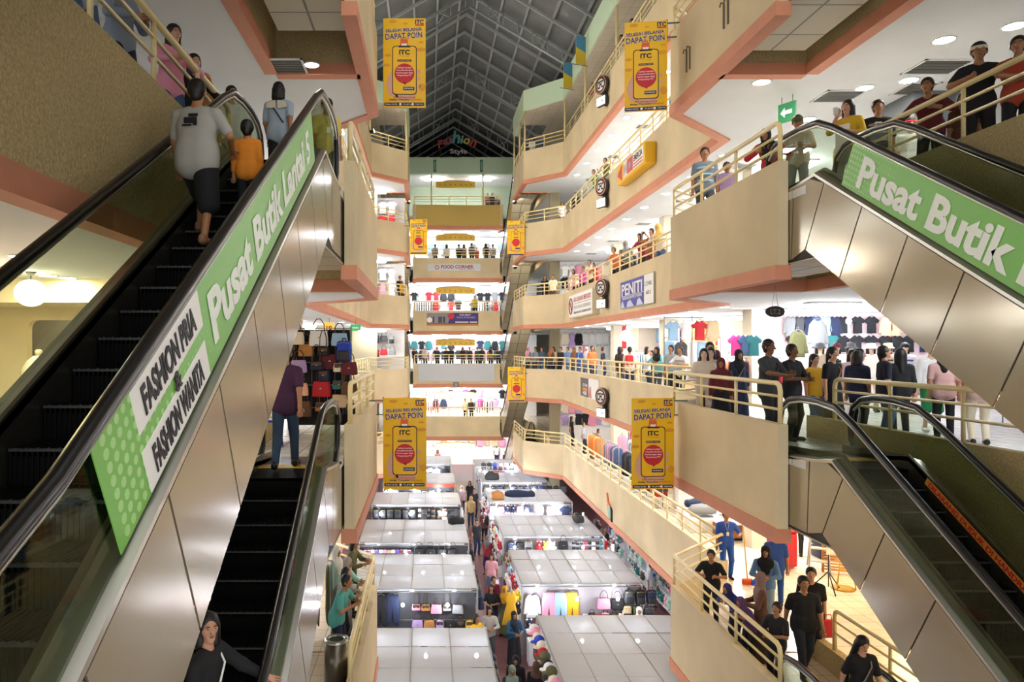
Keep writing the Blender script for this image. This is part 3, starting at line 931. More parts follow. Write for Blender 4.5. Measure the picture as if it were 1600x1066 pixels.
MB().box(-.048, .3, -.15, -.044, 1.3, -.02).build('orange_bar', mat('#d98a3a', .5), t)
lettering('SOON', .9, .14, WHM, t, basis((-.048, .8, .1), (0, -1, 0), (0, 0, 1)), .02)
lettering('HERE', .8, .16, WHM, t, basis((-.048, .8, -.26), (0, -1, 0), (0, 0, 1)), .02)
MB().prism([(.05, -.40), (-.5, -.42), (-.35, .1), (-.1, .05)], 'x', -.045, -.04).build('figure_print', mat('#c9787c', .5), t)
t = thing('arrow_lightbox', 'yellow lightbox with a red arrow on the right wall', 'sign', (RW, 24.1, 7.76))
MB().rbox(-.38, -1.65, -.36, 0, 1.65, .34, .05).build('case', mat('#f0bd1c', .45), t)
MB().box(-.386, -1.5, -.26, -.38, .75, .26).build('white_face', WHM, t)
b = MB(); b.prism([(1.55, -.02), (.95, .27), (.95, -.31)], 'x', -.388, -.382); b.build('red_arrow', mat('#cc4450', .5), t)
MB().box(-.392, -.38, -.24, -.386, .28, .24).build('red_panel', mat('#cc4450', .5), t)
MB().box(-.394, -.15, -.10, -.39, .08, .08).build('grey_patch', mat('#9b9bb0', .5), t)
lettering('M', .45, .4, mat('#d3b9b5', .5), t, basis((-.39, .52, 0), (0, -1, 0), (0, 0, 1)), .03)
lettering('EMERCIA', .95, .2, INKM, t, basis((-.39, -.95, .08), (0, -1, 0), (0, 0, 1)), .02)
for z in (-.10, -.2):
    MB().box(-.39, -1.45, z - .02, -.386, -.45, z + .02).build('red_rule', mat('#cc4450', .5), t)
t = thing('logo_plate', 'orange and green leaf logo plate on the lowest right wall', 'sign', (RW, 28.2, -4.55))
b = MB(); b.prism([(.34, .45), (.1, .1), (-.3, .0), (.2, -.02), (.3, .1)], 'x', -.06, 0); b.build('orange_leaf', mat('#dc7a4a', .5), t)
b = MB(); b.prism([(.28, -.02), (-.2, -.02), (-.28, -.5), (.05, -.42)], 'x', -.06, 0); b.build('green_leaf', mat('#6b9b66', .5), t)
b = MB(); b.prism([(-.2, -.0), (-.4, -.1), (-.42, -.55), (-.28, -.5)], 'x', -.06, 0); b.build('dark_leaf', INKM, t)
# blue plate under the fourth gallery block, upper right
t = thing('hexagon_sign', 'blue and red hexagonal plate under the top right block', 'sign', (6.6, 18.35, 8.0))
b = MB(); b.prism([(-.45, -.1), (-.25, .45), (.35, .4), (.5, -.2), (.2, -.5), (-.3, -.5)], 'y', -.12, 0); b.build('plate', mat('#4f8fc4', .5), t)
MB().prism([(-.2, -.1), (0, .25), (.2, -.1)], 'y', -.13, -.12).build('red_mark', mat('#c8452f', .5), t)

# iron hooks on the big right block and bolts
HOOK = mat('#5f5444', .6, metal=.3)
for (x, y), lab in (((1135, 20), 'upper'), ((1076, 92), 'lower')):
    d = XR * FPX / (x - PX); z = EYE + (PY - y) / FPX * d
    b = MB()
    for dy in (-.09, .09):
        b.box(-.02, dy - .02, -.24, 0, dy + .02, .2)
        b.tube([(0, dy, .2), (-.06, dy, .22), (-.08, dy, .14)], .014, 5)
    tag(b.build('wall_bracket', HOOK, None, (XR - .001, d, z)), 'rusty iron wall bracket on the top right block, %s one' % lab, 'bracket', 'iron brackets')

# hanging exit sign, oval floor sign
t = thing('exit_sign', 'green exit sign hanging under the white ceiling of the right landing', 'sign', (7.22, 14.45, 6.37), math.radians(-62))
MB().box(-.19, -.02, -.19, .19, .02, .19).build('plate', mat('#2c7a4b', .5, emit=.15), t)
for x in (-.12, .12): MB().cyl((x, 0, .19), (x, 0, .33), .006, 5).build('hanger', STEEL_D, t)
b = MB(); b.prism([(-.14, 0), (-.04, .1), (-.04, .04), (.12, .04), (.12, -.04), (-.04, -.04), (-.04, -.1)], 'y', -.026, -.02); b.build('arrow', WHM, t)
t = thing('level_sign', 'dark oval LT.2 sign hanging over the escalator landing', 'sign', (5.84, 12.1, 2.25))
b = MB(); disc(b, 0, 0, .015, .165, .095, 0, 28, .03); b.build('oval_plate', mat('#141126', .4), t)
lettering('LT.2', .17, .09, mat('#8a6a3c', .5), t, FRONT(0, -.018, 0), .03)
MB().tube([(-.05, 0, .09), (0, 0, .45), (.05, 0, .09)], .004, 5).build('cord', STEEL_D, t)

# ------------------------------------------------------------------ the end wall
EY = YE - .002
t = thing('food_corner_sign', 'long pale FOOD CORNER signboard on the end wall', 'sign', (2.0, EY, 8.0 - .30))
MB().box(-2.0, -.12, -.27, 2.0, 0, .27).build('board', mat('#d4d3d6', .5), t)
lettering('FOOD CORNER', 2.45, .27, mat('#8d2542', .5), t, FRONT(.25, -.126, .04), .03)
lettering('LANTAI 4 BLOK B', 1.1, .09, mat('#8d2542', .5), t, FRONT(.95, -.126, -.17), .0)
b = MB(); b.tube([(-1.28 + .14 * math.cos(k * math.pi / 10), -.125, .14 * math.sin(k * math.pi / 10)) for k in range(20)], .035, 6, closed=True); b.build('emblem', mat('#c98a4c', .5), t)
t = thing('rent_banner', 'purple FOR RENT banner with a shop photo on the end wall', 'banner', (1.9, EY, 3.78))
MB().box(-1.95, -.03, -.48, 1.95, 0, .48).build('sheet', mat('#3b2f78', .6), t)
MB().prism([(-1.95, .48), (-.1, .48), (-.35, -.30), (-1.95, -.30)], 'y', -.036, -.03).build('photo_print', mat('#8d8690', .6), t)
b = MB()
for x, w in ((-1.5, .12), (-1.1, .3), (-.75, .2)): b.box(x, -.04, -.28, x + w, -.035, .2)
b.build('photo_figures', mat('#4b4856', .6), t)
b = MB(); disc(b, -1.75, -.05, -.036, .2, .2); b.build('photo_disc', WHM, t)
b = MB(); disc(b, -.12, .24, -.036, .26, .24); b.build('red_patch', mat('#c02b45', .6), t)
MB().box(-1.95, -.04, -.48, 1.95, -.03, -.33).build('orange_strip', mat('#b5763e', .6), t)
lettering('FOR RENT', .85, .13, mat('#cfcbe6', .6), t, FRONT(.95, -.042, .33), .03)
lettering('SPACE AVAILABLE', 1.4, .15, mat('#a48fb8', .6), t, FRONT(1.0, -.042, .14), .02)
for x0, x1 in ((.2, 1.2), (1.3, 1.85)): MB().box(x0, -.042, -.26, x1, -.034, -.18).build('white_bar', WHM, t)
# white cloth sheet hung over the rail
def cloth(label, name, x0, x1, z0, z1, m, y=EY, amp=.02, cat='cloth', seed=1):
    b = MB(); R = random.Random(seed); nx, nz = 36, 12; vs = []
    ph = [R.uniform(0, 6) for _ in range(4)]
    for j in range(nz + 1):
        for i in range(nx + 1):
            u, v = i / nx, j / nz
            dy = amp * (math.sin(u * 23 + v * 5 + ph[0]) + .7 * math.sin(u * 9 - v * 9 + ph[1])) * (1 - v * .8)
            vs.append((x0 + (x1 - x0) * u, y - .05 - amp * 2 + dy, z0 + (z1 - z0) * v + .02 * math.sin(u * 7)))
    n = len(vs)
    vs += [(p[0], p[1] + .012, p[2]) for p in vs]
    fs = []
    for j in range(nz):
        for i in range(nx):
            a = j * (nx + 1) + i
            fs.append((a, a + 1, a + nx + 2, a + nx + 1)); fs.append((a + n, a + n + nx + 1, a + n + nx + 2, a + n + 1))
    b.add(vs, fs, 0, True)
    return tag(b.build(name, m), label, cat)
cloth('plain white cloth hung on the end wall above the small grey speaker', 'white_cloth', -.70, 5.05, -.92, .38, mat('#c9cdd4', .85))
cloth('wide yellowish drape covering the top band of the end wall', 'yellow_drape', -1.12, 5.62, 10.85, 12.42, mat('#cfb164', .85, var=.06, scale=3), EY - .03, .012, 'drape', 4)
t = thing('wall_speaker', 'small grey speaker box under the white cloth', 'speaker', (2.15, EY, -1.18))
MB().rbox(-.18, -.22, -.2, .18, 0, .2, .03).build('cabinet', mat('#54555a', .5), t)
MB().box(-.12, -.225, -.15, .12, -.22, .15).build('grille', mat('#8d8f94', .6), t)
# gold lamp boxes hanging before each storey of the end wall
GOLD = mat('#c9a53c', .45, metal=.2, var=.12, scale=9); GOLD_L = mat('#ffdf7a', .5, emit=1.6)
for nm, z, lit, lab in (('L5', 14.2, False, 'topmost, under the mint beam'), ('L4', 10.12, False, 'below the yellow drape'), ('L3', 6.02, False, 'below the FOOD CORNER board'), ('L2', 2.0, False, 'below the FOR RENT banner'), ('L1', -2.05, True, 'lit, below the grey speaker'), ('LG', -6.0, True, 'lit, lowest, above the far stall roofs')):
    t = thing('gold_lamp_box', 'long gold lamp box hanging before the end wall, ' + lab, 'lamp', (2.15, 55.6, z))
    b = MB(); n = 14
    top = [(-1.5 + 3.0 * k / n, .18 + .12 * math.sin(math.pi * k / n)) for k in range(n + 1)]
    b.prism([(-1.5, -.22)] + [(1.5, -.22)] + top[::-1], 'y', -.15, .15); b.build('box', GOLD_L if lit else GOLD, t)
    b = MB()
    for k in range(7): disc(b, -1.2 + .4 * k, -.02, -.15, .05, .05, 0, 10, .01)
    b.build('studs', mat('#7c6320', .5), t)
    b = MB(); b.tube([(x_, 0, z_ + .02) for x_, z_ in top], .04, 6); b.build('cap', mat('#8a4a2c', .6), t)
    for x in (-1, 1): MB().cyl((x, 0, .25), (x, 0, .73), .012, 5).build('hanger', STEEL_D, t)
# sign of loose letters over the end gallery
t = thing('fashion_sign', 'coloured letters Fashion over Style, standing on the mint beam', 'sign', (2.25, 54.4, 16.0))
lets = [('F', '#a03a3c', -1.28, 1.02, .62, .22), ('a', '#8a4a58', -.88, 1.18, .45, .12), ('s', '#8a4a58', -.52, 1.27, .45, .06), ('h', '#4f9a92', -.08, 1.55, .95, 0), ('i', '#7fb09a', .36, 1.36, .62, -.06), ('o', '#b8ab5a', .72, 1.24, .48, -.12), ('n', '#a83a36', 1.2, 1.05, .52, -.25)]
for ch, c, x, z, h, r in lets:
    m_ = basis((x, 0, z), (math.cos(r), 0, math.sin(r)), (-math.sin(r), 0, math.cos(r)))
    lettering(ch, None, h, mat(c, .5), t, m_, .03, .15, .06, 'letter')
lettering('Style', 1.3, .48, mat('#b5b5ae', .5), t, FRONT(.1, 0, .42), .01, 0, .06)
for x in (-1.2, .05, 1.3): MB().cyl((x, 0, -.05), (x, 0, .95 if abs(x) > .5 else .2), .02, 5).build('stand', STEEL_D, t)
# narrow vertical banners on the mint fascia
for x, y, lab in ((896, 123, 'farther'), (917, 72, 'nearer')):
    d = (WR) * FPX / (x - PX)
    t = thing('pennant', 'blue and yellow pennant on the right mint fascia, %s one' % lab, 'banner', (WR - .25, d, 15.1), math.radians(20), 'fascia pennants')
    MB().box(-.28, -.01, -.75, .22, .01, .5).build('yellow_sheet', mat('#e8c53a', .6), t)
    MB().prism([(-.28, .0), (.22, -.2), (.22, .5), (-.28, .5)], 'y', -.016, -.01).build('blue_print', mat('#4f8fc0', .6), t)
    MB().cyl((-.45, 0, -.78), (.35, 0, -.78), .015, 6).build('bar', STEEL_D, t)
for x in (.55, 4.08):
    t = thing('pennant', 'narrow dark green pennant on the mint end beam, %s one' % ('left' if x < 2 else 'right'), 'banner', (x, YE - .02, 15.4), 0, 'end beam pennants')
    MB().box(-.11, -.02, -.48, .11, 0, .45).build('sheet', mat('#3d6b5e', .6), t)
    MB().box(-.06, -.026, -.35, .06, -.02, .3).build('print', mat('#7fa090', .6), t)
# ================================================================== shop lights, stalls and goods
CN = {'black': '#17171b', 'navy': '#1d2745', 'royal blue': '#2343b5', 'red': '#b8222e', 'maroon': '#5f1a27', 'pink': '#e79ab2', 'hot pink': '#e23a8c',
      'white': '#efeeec', 'cream': '#e6dac1', 'beige': '#c9b08c', 'mustard': '#dba51f', 'yellow': '#efcf3a', 'olive': '#5d5c38', 'green': '#2f8f4c',
      'mint': '#aadcc6', 'teal': '#2c7173', 'grey': '#8d8e90', 'dark grey': '#46474a', 'brown': '#5e3f2a', 'tan': '#b57d45', 'lilac': '#b99dd2',
      'purple': '#573b8c', 'light blue': '#9fc4e2', 'denim blue': '#435c82', 'orange': '#e27c2b', 'peach': '#f0b998'}
def cm(name, rough=.8):
    return mat(CN[name], rough)
def shop_light(x, y, z, label, group, w=1.2, d=.3, m=None):
    t = thing('ceiling_lamp_panel', label, 'ceiling light', (x, y, z), 0, group)
    MB().box(-w / 2 - .03, -d / 2 - .03, -.05, w / 2 + .03, d / 2 + .03, 0).build('housing', WHITE, t)
    MB().rbox(-w / 2, -d / 2, -.15, w / 2, d / 2, -.05, .04).build('diffuser', m or TUBE, t)
    return t
SPOT = mat('#fff4e2', .5, emit=560.0)  # lens of the spots added to brighten the end wall
FILL_LENS_W = mat('#fff6e8', .5, emit=620.0)  # lens of the unseen spots added for the right galleries
WARM_TUBE = mat('#ffe2b0', .5, emit=E_TUBE)
for nm in ('LG', 'L1', 'L2', 'L3', 'L4'):
    z = LV[nm] + 2.715; g = GAL.get(nm, 'stall floor')
    for side, xx in (('right', 9.9), ('left', -5.7)):
        for i in range(5):
            y = 19.6 + 4.4 * i
            shop_light(xx, y, z, 'oblong shop lamp, %s side of the %s, %s from near' % (side, g, ROWN[i]), 'shop lamps %s %s' % (side, nm), 1.2, .5)
    for i in range(4):
        shop_light(-1.5 + 2.4 * i, 57.3, z, 'bright oblong lamp behind the end wall band, %s, %s from left' % (g, ROWN[i]), 'end lamps ' + nm, 1.2, .4)
for x in (.5, 4.2):
    shop_light(x, 56.0, 14.8, 'oblong lamp under the mint end beam, %s one' % ('left' if x < 2 else 'right'), 'top end lamps', 1.5, .45)
for nm in ('L1', 'L2'):
    z = LV[nm] + 2.715; g = GAL[nm]
    for i, (x, y) in enumerate(((9.6, 11.5), (12.2, 14.0), (12.4, 18.3), (15.2, 16.5), (9.5, 16.9), (9.8, 7.0))):
        if nm == 'L2' and i in (1, 3, 5): continue
        shop_light(x, y, z, 'bright oblong lamp over the near right floor of the %s, %s one' % (g, ROWN[i]), 'near right lamps ' + nm, 1.1, .35, WARM_TUBE if nm == 'L1' else None)
    for i, (x, y) in enumerate(((-4.3, 15.5), (-4.8, 19.0))):
        if nm == 'L3': continue
        shop_light(x, y, z, 'oblong lamp over the near left floor of the %s, %s one' % (g, ROWN[i]), 'near left lamps ' + nm, 1.0, .3)

# ---- goods: one mesh of each kind, copied with a colour of its own
GREY_PIN = mat('#9a9a9c', .4, metal=.6)
def mesh_of(mb, name, n_mats=1):
    o = mb.build(name, [WHITE] * n_mats)
    me = o.data
    bpy.data.objects.remove(o)
    return me
def outline(pts, t, z=0.0):
    b = MB(); b.prism(pts, 'y', -t / 2, t / 2); return b
def soft(pts, t, fold=.02, mi=0):
    """cloth hanging flat: outline with a belly front and back"""
    b = MB(); n = len(pts); c = (sum(p[0] for p in pts) / n, sum(p[1] for p in pts) / n)
    ring = lambda k, y: [(c[0] + (p[0] - c[0]) * k, y, c[1] + (p[1] - c[1]) * k) for p in pts]
    b.loft([ring(.72, -t / 2 - fold), ring(.93, -t / 2), ring(1, 0), ring(.93, t / 2), ring(.72, t / 2 + fold)], mi, True, False)
    return b
TEE = [(-.08, 0), (-.12, -.01), (-.31, -.16), (-.24, -.27), (-.17, -.20), (-.18, -.66), (.18, -.66), (.17, -.20), (.24, -.27), (.31, -.16), (.12, -.01), (.08, 0), (0, -.05)]
LONG = [(-.08, 0), (-.14, -.02), (-.22, -.12), (-.29, -.60), (-.22, -.62), (-.18, -.28), (-.19, -.72), (.19, -.72), (.18, -.28), (.22, -.62), (.29, -.60), (.22, -.12), (.14, -.02), (.08, 0), (0, -.04)]
PANT = [(-.17, 0), (-.22, -.35), (-.20, -.95), (-.06, -.95), (0, -.36), (.06, -.95), (.20, -.95), (.22, -.35), (.17, 0)]
DRES = [(-.07, 0), (-.15, -.05), (-.19, -.25), (-.14, -.40), (-.28, -1.05), (.28, -1.05), (.14, -.40), (.19, -.25), (.15, -.05), (.07, 0), (0, -.06)]
def with_hanger(b, mi):
    b.tube([(-.13, 0, -.012), (0, 0, .05), (.13, 0, -.012)], .008, 5, mi); b.tube([(0, 0, .05), (.015, 0, .09), (0, 0, .115), (-.015, 0, .10)], .005, 5, mi)
    return b
M_TEE = mesh_of(with_hanger(soft(TEE, .05), 1), 'hanging_tee', 2)
M_LONG = mesh_of(with_hanger(soft(LONG, .06), 1), 'hanging_long', 2)
M_PANT = mesh_of(with_hanger(soft(PANT, .06), 1), 'hanging_pants', 2)
M_DRES = mesh_of(with_hanger(soft(DRES, .07), 1), 'hanging_dress', 2)
def side_garment(h, w):
    b = MB()
    rings = []
    for z, k, t in ((0, .12, .03), (-.04, .6, .05), (-.14, .95, .07), (-.5 * h, .9, .075), (-.8 * h, .96, .08), (-h, 1.0, .06)):
        rings.append([(t / 2 * math.cos(a) * (1 + .25 * math.sin(3 * a)), w / 2 * k * math.sin(a), z) for a in [2 * math.pi * i / 10 for i in range(10)]])
    b.loft(rings[::-1], 0, True, True)
    b.tube([(0, 0, 0), (0, 0, .05), (0, .02, .08)], .006, 5, 1)
    return mesh_of(b, 'hanging_side', 2)
M_SIDE = [side_garment(.75, .46), side_garment(.95, .50), side_garment(1.1, .44)]
def backpack_mesh():
    b = MB()
    b.rbox(-.15, -.09, -.44, .15, .08, 0, .07, 0, None, 3)
    b.rbox(-.12, -.13, -.42, .12, -.07, -.2, .03, 1, None, 2)
    b.tube([(-.04, .03, -.01), (-.03, .03, .05), (.03, .03, .05), (.04, .03, -.01)], .012, 5, 1)
    b.tube([(-.11, -.092, -.06), (0, -.095, -.03), (.11, -.092, -.06)], .006, 4, 2)
    for s in (-1, 1): b.tube([(s * .09, .07, -.05), (s * .13, .13, -.18), (s * .12, .09, -.38)], .018, 5, 1)
    return mesh_of(b, 'backpack', 3)
M_PACK = backpack_mesh()
def bag_mesh(w, h, d, hh, flap=False):
    b = MB()
    rings = []
    for z, k in ((-h, .92), (-h + .02, 1), (-h * .5, .98), (-.02, .86), (0, .82)):
        rings.append([(p[0] * k, p[1] * (k if z > -h * .6 else 1), z) for p in rrect(-w / 2, -d / 2, w / 2, d / 2, min(w, d) * .3, 3)])
    b.loft(rings, 0, True, True)
    b.tube([(-w * .3, 0, -.01), (-w * .27, 0, hh * .6), (-w * .1, 0, hh), (w * .1, 0, hh), (w * .27, 0, hh * .6), (w * .3, 0, -.01)], .011, 5, 1)
    if flap: b.rbox(-w * .42, -d / 2 - .012, -h * .55, w * .42, -d / 2 + .03, -.01, .02, 1)
    b.box(-.02, -d / 2 - .016, -h * .5, .02, -d / 2, -h * .42, 2)
    return mesh_of(b, 'handbag', 3)
M_BAG = [bag_mesh(.34, .26, .12, .20), bag_mesh(.26, .18, .09, .34, True), bag_mesh(.40, .32, .14, .24), bag_mesh(.24, .22, .12, .12, True)]
def cap_mesh():
    b = MB(); b.lathe([(.11, 0), (.112, .04), (.10, .085), (.06, .12), (.001, .13)], 14, 0)
    b.prism([(-.09, -.06), (-.06, -.16), (0, -.19), (.06, -.16), (.09, -.06)], 'z', -.006, .008, 1)
    b.ell((0, 0, .132), .012, .012, .008, 8, 4, 1); return mesh_of(b, 'cap', 2)
M_CAP = cap_mesh()
def plush_mesh():
    b = MB(); b.ell((0, 0, -.2), .12, .1, .13, 10, 7, 0); b.ell((0, -.02, -.03), .10, .09, .09, 10, 7, 0)
    for s in (-1, 1):
        b.ell((s * .07, 0, .05), .035, .025, .035, 8, 5, 1); b.ell((s * .11, -.05, -.16), .035, .05, .035, 8, 5, 0); b.ell((s * .06, -.09, -.30), .045, .06, .04, 8, 5, 1)
    b.ell((0, -.105, -.05), .035, .02, .028, 8, 5, 1); return mesh_of(b, 'plush', 2)
M_PLUSH = plush_mesh()
def pouch_mesh():
    b = MB(); b.rbox(-.07, -.015, -.12, .07, .015, 0, .014, 0); b.box(-.06, -.018, -.02, .06, .018, -.012, 1); b.tube([(0, 0, 0), (0, 0, .05)], .004, 4, 1); return mesh_of(b, 'pouch', 2)
M_POUCH = pouch_mesh()
_b = MB()
for _k in range(3): _b.rbox(-.12, -.16, .03 * _k, .12, .16, .03 * _k + .028, .012)
M_FOLD = mesh_of(_b, 'folded_cloth', 1)
KINDS_OF_GOODS = {
    'tee': ('hanging_shirt', M_TEE, 't-shirt', 'shirt', .5), 'long': ('hanging_shirt', M_LONG, 'long-sleeved shirt', 'shirt', .5),
    'pants': ('hanging_trousers', M_PANT, 'pair of trousers', 'trousers', .38), 'dress': ('hanging_dress', M_DRES, 'dress', 'dress', .5),
    'pack': ('hanging_backpack', M_PACK, 'backpack', 'backpack', .36), 'bag0': ('hanging_bag', M_BAG[0], 'handbag', 'bag', .38),
    'bag1': ('hanging_bag', M_BAG[1], 'small flap bag', 'bag', .30), 'bag2': ('hanging_bag', M_BAG[2], 'large tote bag', 'bag', .44),
    'bag3': ('hanging_bag', M_BAG[3], 'boxy bag', 'bag', .28), 'cap': ('knitted_hat', M_CAP, 'cap', 'cap', .24),
    'plush': ('hanging_plush_toy', M_PLUSH, 'soft toy', 'toy', .28), 'pouch': ('hanging_pouch', M_POUCH, 'little pouch', 'pouch', .16),
    'side0': ('hanging_garment', M_SIDE[0], 'shirt seen edge-on', 'garment', .09), 'side1': ('hanging_garment', M_SIDE[1], 'coat seen edge-on', 'garment', .09),
    'side2': ('hanging_garment', M_SIDE[2], 'dress seen edge-on', 'garment', .09)}
USED = {}
def good(kind, col, x, y, z, where, rot=0.0, s=1.0, col2=None, label=None):
    nm, me, word, cat, _w = KINDS_OF_GOODS[kind]
    m2 = cm(col2, .6) if col2 else {'pack': mat('#222226', .6), 'cap': cm(col), 'plush': cm('white')}.get(kind, GREY_PIN if not kind.startswith('bag') else mat('#4a3526', .5))
    o = obj_from(nm, me, None, (x, y, z), rot, [cm(col), m2, mat('#b8a468', .4, metal=.6)])
    o.scale = (s, s, s)
    lab = label or '%s %s %s' % (col, word, where)
    return tag(o, lab, cat, lab if not label else None)
def goods_row(kinds, cols, x0, x1, y, z, where, rot=0.0, s=1.0, along='x', gap=1.0, jz=.02, R=None):
    """a hung row between x0 and x1 (or y0..y1 when along is 'y')"""
    R = R or RND; p = x0; i = 0
    while True:
        k = kinds[R.randrange(len(kinds))]
        st = KINDS_OF_GOODS[k][4] * s * gap
        if p + st > x1 + .02: break
        c = cols[R.randrange(len(cols))]
        q = p + st / 2
        zz = z + R.uniform(-jz, jz)
        if along == 'x': good(k, c, q, y + R.uniform(-.01, .01), zz, where, rot + R.uniform(-.08, .08), s)
        else: good(k, c, y + R.uniform(-.01, .01), q, zz, where, rot + R.uniform(-.08, .08), s)
        p += st; i += 1

# ---- stalls of the ground floor, each under a frame of clear plastic sheets
def sheet_mat():
    m = bpy.data.materials.new('plastic_sheet'); m.use_nodes = True; nt = m.node_tree
    b = nt.nodes['Principled BSDF']; out = nt.nodes['Material Output']
    b.inputs['Base Color'].default_value = rgb('#dcdcda'); b.inputs['Roughness'].default_value = .22
    tl = nt.nodes.new('ShaderNodeBsdfTranslucent'); tl.inputs[0].default_value = rgb('#e8ebef')
    tp = nt.nodes.new('ShaderNodeBsdfTransparent'); tp.inputs[0].default_value = rgb('#e8ebef')
    mx = nt.nodes.new('ShaderNodeMixShader'); mx.inputs[0].default_value = .5
    m2 = nt.nodes.new('ShaderNodeMixShader'); m2.inputs[0].default_value = .13
    tc = nt.nodes.new('ShaderNodeTexCoord'); nz = nt.nodes.new('ShaderNodeTexNoise'); nz.inputs['Scale'].default_value = 1.4
    bp = nt.nodes.new('ShaderNodeBump'); bp.inputs['Strength'].default_value = .25; bp.inputs['Distance'].default_value = .1
    nt.links.new(tc.outputs['Object'], nz.inputs['Vector']); nt.links.new(nz.outputs['Fac'], bp.inputs['Height']); nt.links.new(bp.outputs['Normal'], b.inputs['Normal'])
    nt.links.new(b.outputs[0], mx.inputs[1]); nt.links.new(tl.outputs[0], mx.inputs[2])
    nt.links.new(mx.outputs[0], m2.inputs[1]); nt.links.new(tp.outputs[0], m2.inputs[2]); nt.links.new(m2.outputs[0], out.inputs['Surface'])
    return m
SHEET = sheet_mat()
FRAME_W = mat('#9c9c99', .4, metal=.3)
KR = -5.72                                             # roof height
def bulb(x, y, z, label, group, r=.055, long_=.12):
    t = thing('hanging_bulb', label, 'lamp', (x, y, z), 0, group)
    MB().ell((0, 0, 0), r, r, r * 1.1, 8, 6).build('bulb', BULB, t)
    b = MB(); b.cyl((0, 0, r * .8), (0, 0, r * .8 + .05), .02, 6); b.cyl((0, 0, r * .8), (0, 0, long_ + .05), .004, 4); b.build('socket', WHITE, t)
    return t
SIDE_WALL = mat('#dfe0e2', .6)
def stall(name, x0, x1, y0, y1, nx, ny, tilt=0.0):
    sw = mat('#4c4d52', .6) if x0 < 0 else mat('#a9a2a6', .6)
    t = thing('market_stall', name, 'stall', ((x0 + x1) / 2, (y0 + y1) / 2, -8.0))
    w, d = (x1 - x0) / 2, (y1 - y0) / 2; h = KR + 8.0
    for sx in (-1, 1):
        for sy in (-1, 1):
            MB().box(sx * w - .025, sy * d - .025, 0, sx * w + .025, sy * d + .025, h - .02).build('post', FRAME_W, t)
    b = MB()
    for i in range(nx + 1):
        x = -w + 2 * w * i / nx; k = .018 if i not in (0, nx, nx // 2) else .03
        b.box(x - k, -d, h - .035, x + k, d, h - .008)
    for j in range(ny + 1):
        y = -d + 2 * d * j / ny; k = .018 if j not in (0, ny) else .03
        b.box(-w, y - k, h - .035, w, y + k, h - .008)
    b.build('roof_frame', FRAME_W, t)
    b = MB(); R = random.Random(int(abs(x0 * 31 + y0 * 17)))
    for i in range(nx):
        for j in range(ny):
            xa, xb = -w + 2 * w * i / nx + .012, -w + 2 * w * (i + 1) / nx - .012
            ya, yb = -d + 2 * d * j / ny + .012, -d + 2 * d * (j + 1) / ny - .012
            z = [h + R.uniform(-.004, .012) for _ in range(4)]
            v = [(xa, ya, z[0]), (xb, ya, z[1]), (xb, yb, z[2]), (xa, yb, z[3])]
            v += [(p[0], p[1], p[2] + .004) for p in v]
            b.add(v, [(0, 3, 2, 1), (4, 5, 6, 7), (0, 1, 5, 4), (1, 2, 6, 5), (2, 3, 7, 6), (3, 0, 4, 7)])
    b.build('roof_sheets', SHEET, t)
    # back partition and counter below the goods
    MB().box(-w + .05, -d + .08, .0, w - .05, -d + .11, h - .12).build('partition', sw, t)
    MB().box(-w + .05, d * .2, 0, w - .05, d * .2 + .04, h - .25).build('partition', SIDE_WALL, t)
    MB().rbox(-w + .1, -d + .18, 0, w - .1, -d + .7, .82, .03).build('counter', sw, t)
    MB().tube([(-w, -d - .02, h - .10), (w, -d - .02, h - .10)], .014, 6).build('front_rail', FRAME_W, t)
    MB().tube([(-w, -d - .02, h - .95), (w, -d - .02, h - .95)], .010, 6).build('lower_rail', FRAME_W, t)
    for i in range(max(2, int(w * 1.6))):
        bx = -w + 2 * w * (i + .5) / max(2, int(w * 1.6))
        for yy, zz in ((-d - .12, h - .30), (d * -.35, h - .35), (d * .6, h - .35)):
            pass
    return t
STALLS = [('nearest left stall, largest clear roof at the bottom', -2.3, 1.52, 14.2, 18.9, 4, 4), ('second left stall with a clear roof, trousers and handbags on its front', -2.5, 1.52, 22.0, 25.6, 4, 3),
          ('third left stall with black bags along its front edge', -2.6, 1.55, 27.2, 30.8, 5, 2), ('fourth left stall, black backpacks on its front', -2.6, 1.55, 33.8, 36.6, 5, 2),
          ('fifth left stall, red beam along its front', -2.4, 1.5, 39.2, 42.2, 4, 2), ('farthest left stall before the lit gold lamp', -2.4, 1.5, 45.5, 48.8, 4, 2),
          ('nearest right stall, clear roof beside the curved parapet', 3.0, 7.4, 13.6, 19.8, 6, 5), ('second right stall with mustard trousers on its front', 2.95, 6.7, 22.5, 26.2, 6, 3),
          ('third right stall with school backpacks on its front', 2.95, 6.9, 28.2, 31.6, 6, 2), ('fourth right stall with pink goods on its front', 2.95, 6.9, 34.4, 37.4, 5, 2),
          ('fifth right stall with black bags on its front', 3.0, 6.6, 39.4, 42.4, 5, 2), ('farthest right stall with four bags on its roof edge', 3.0, 6.2, 44.6, 47.4, 4, 2)]
STALL_SAYS = ['nearest left stall', 'second left stall', 'third left stall', 'fourth left stall', 'fifth left stall', 'farthest left stall', 'nearest right stall', 'second right stall', 'third right stall', 'fourth right stall', 'fifth right stall', 'farthest right stall']
for s_ in STALLS:
    stall(*s_)
MIXED = ['black', 'white', 'pink', 'light blue', 'beige', 'grey', 'lilac', 'red', 'cream']
def front(i, kinds, cols, frac=(0, 1), dz=0.0, where='on the front of the ', s=1.0, dy=-.10, gap=.96):
    n, x0, x1, y0, y1, _, _ = STALLS[i]
    a, b = x0 + (x1 - x0) * frac[0], x0 + (x1 - x0) * frac[1]
    goods_row(kinds, cols, a, b, y0 + dy, KR - .16 + dz, where + STALL_SAYS[i], 0, s, 'x', gap, .02, random.Random(i * 77 + int(frac[0] * 10)))
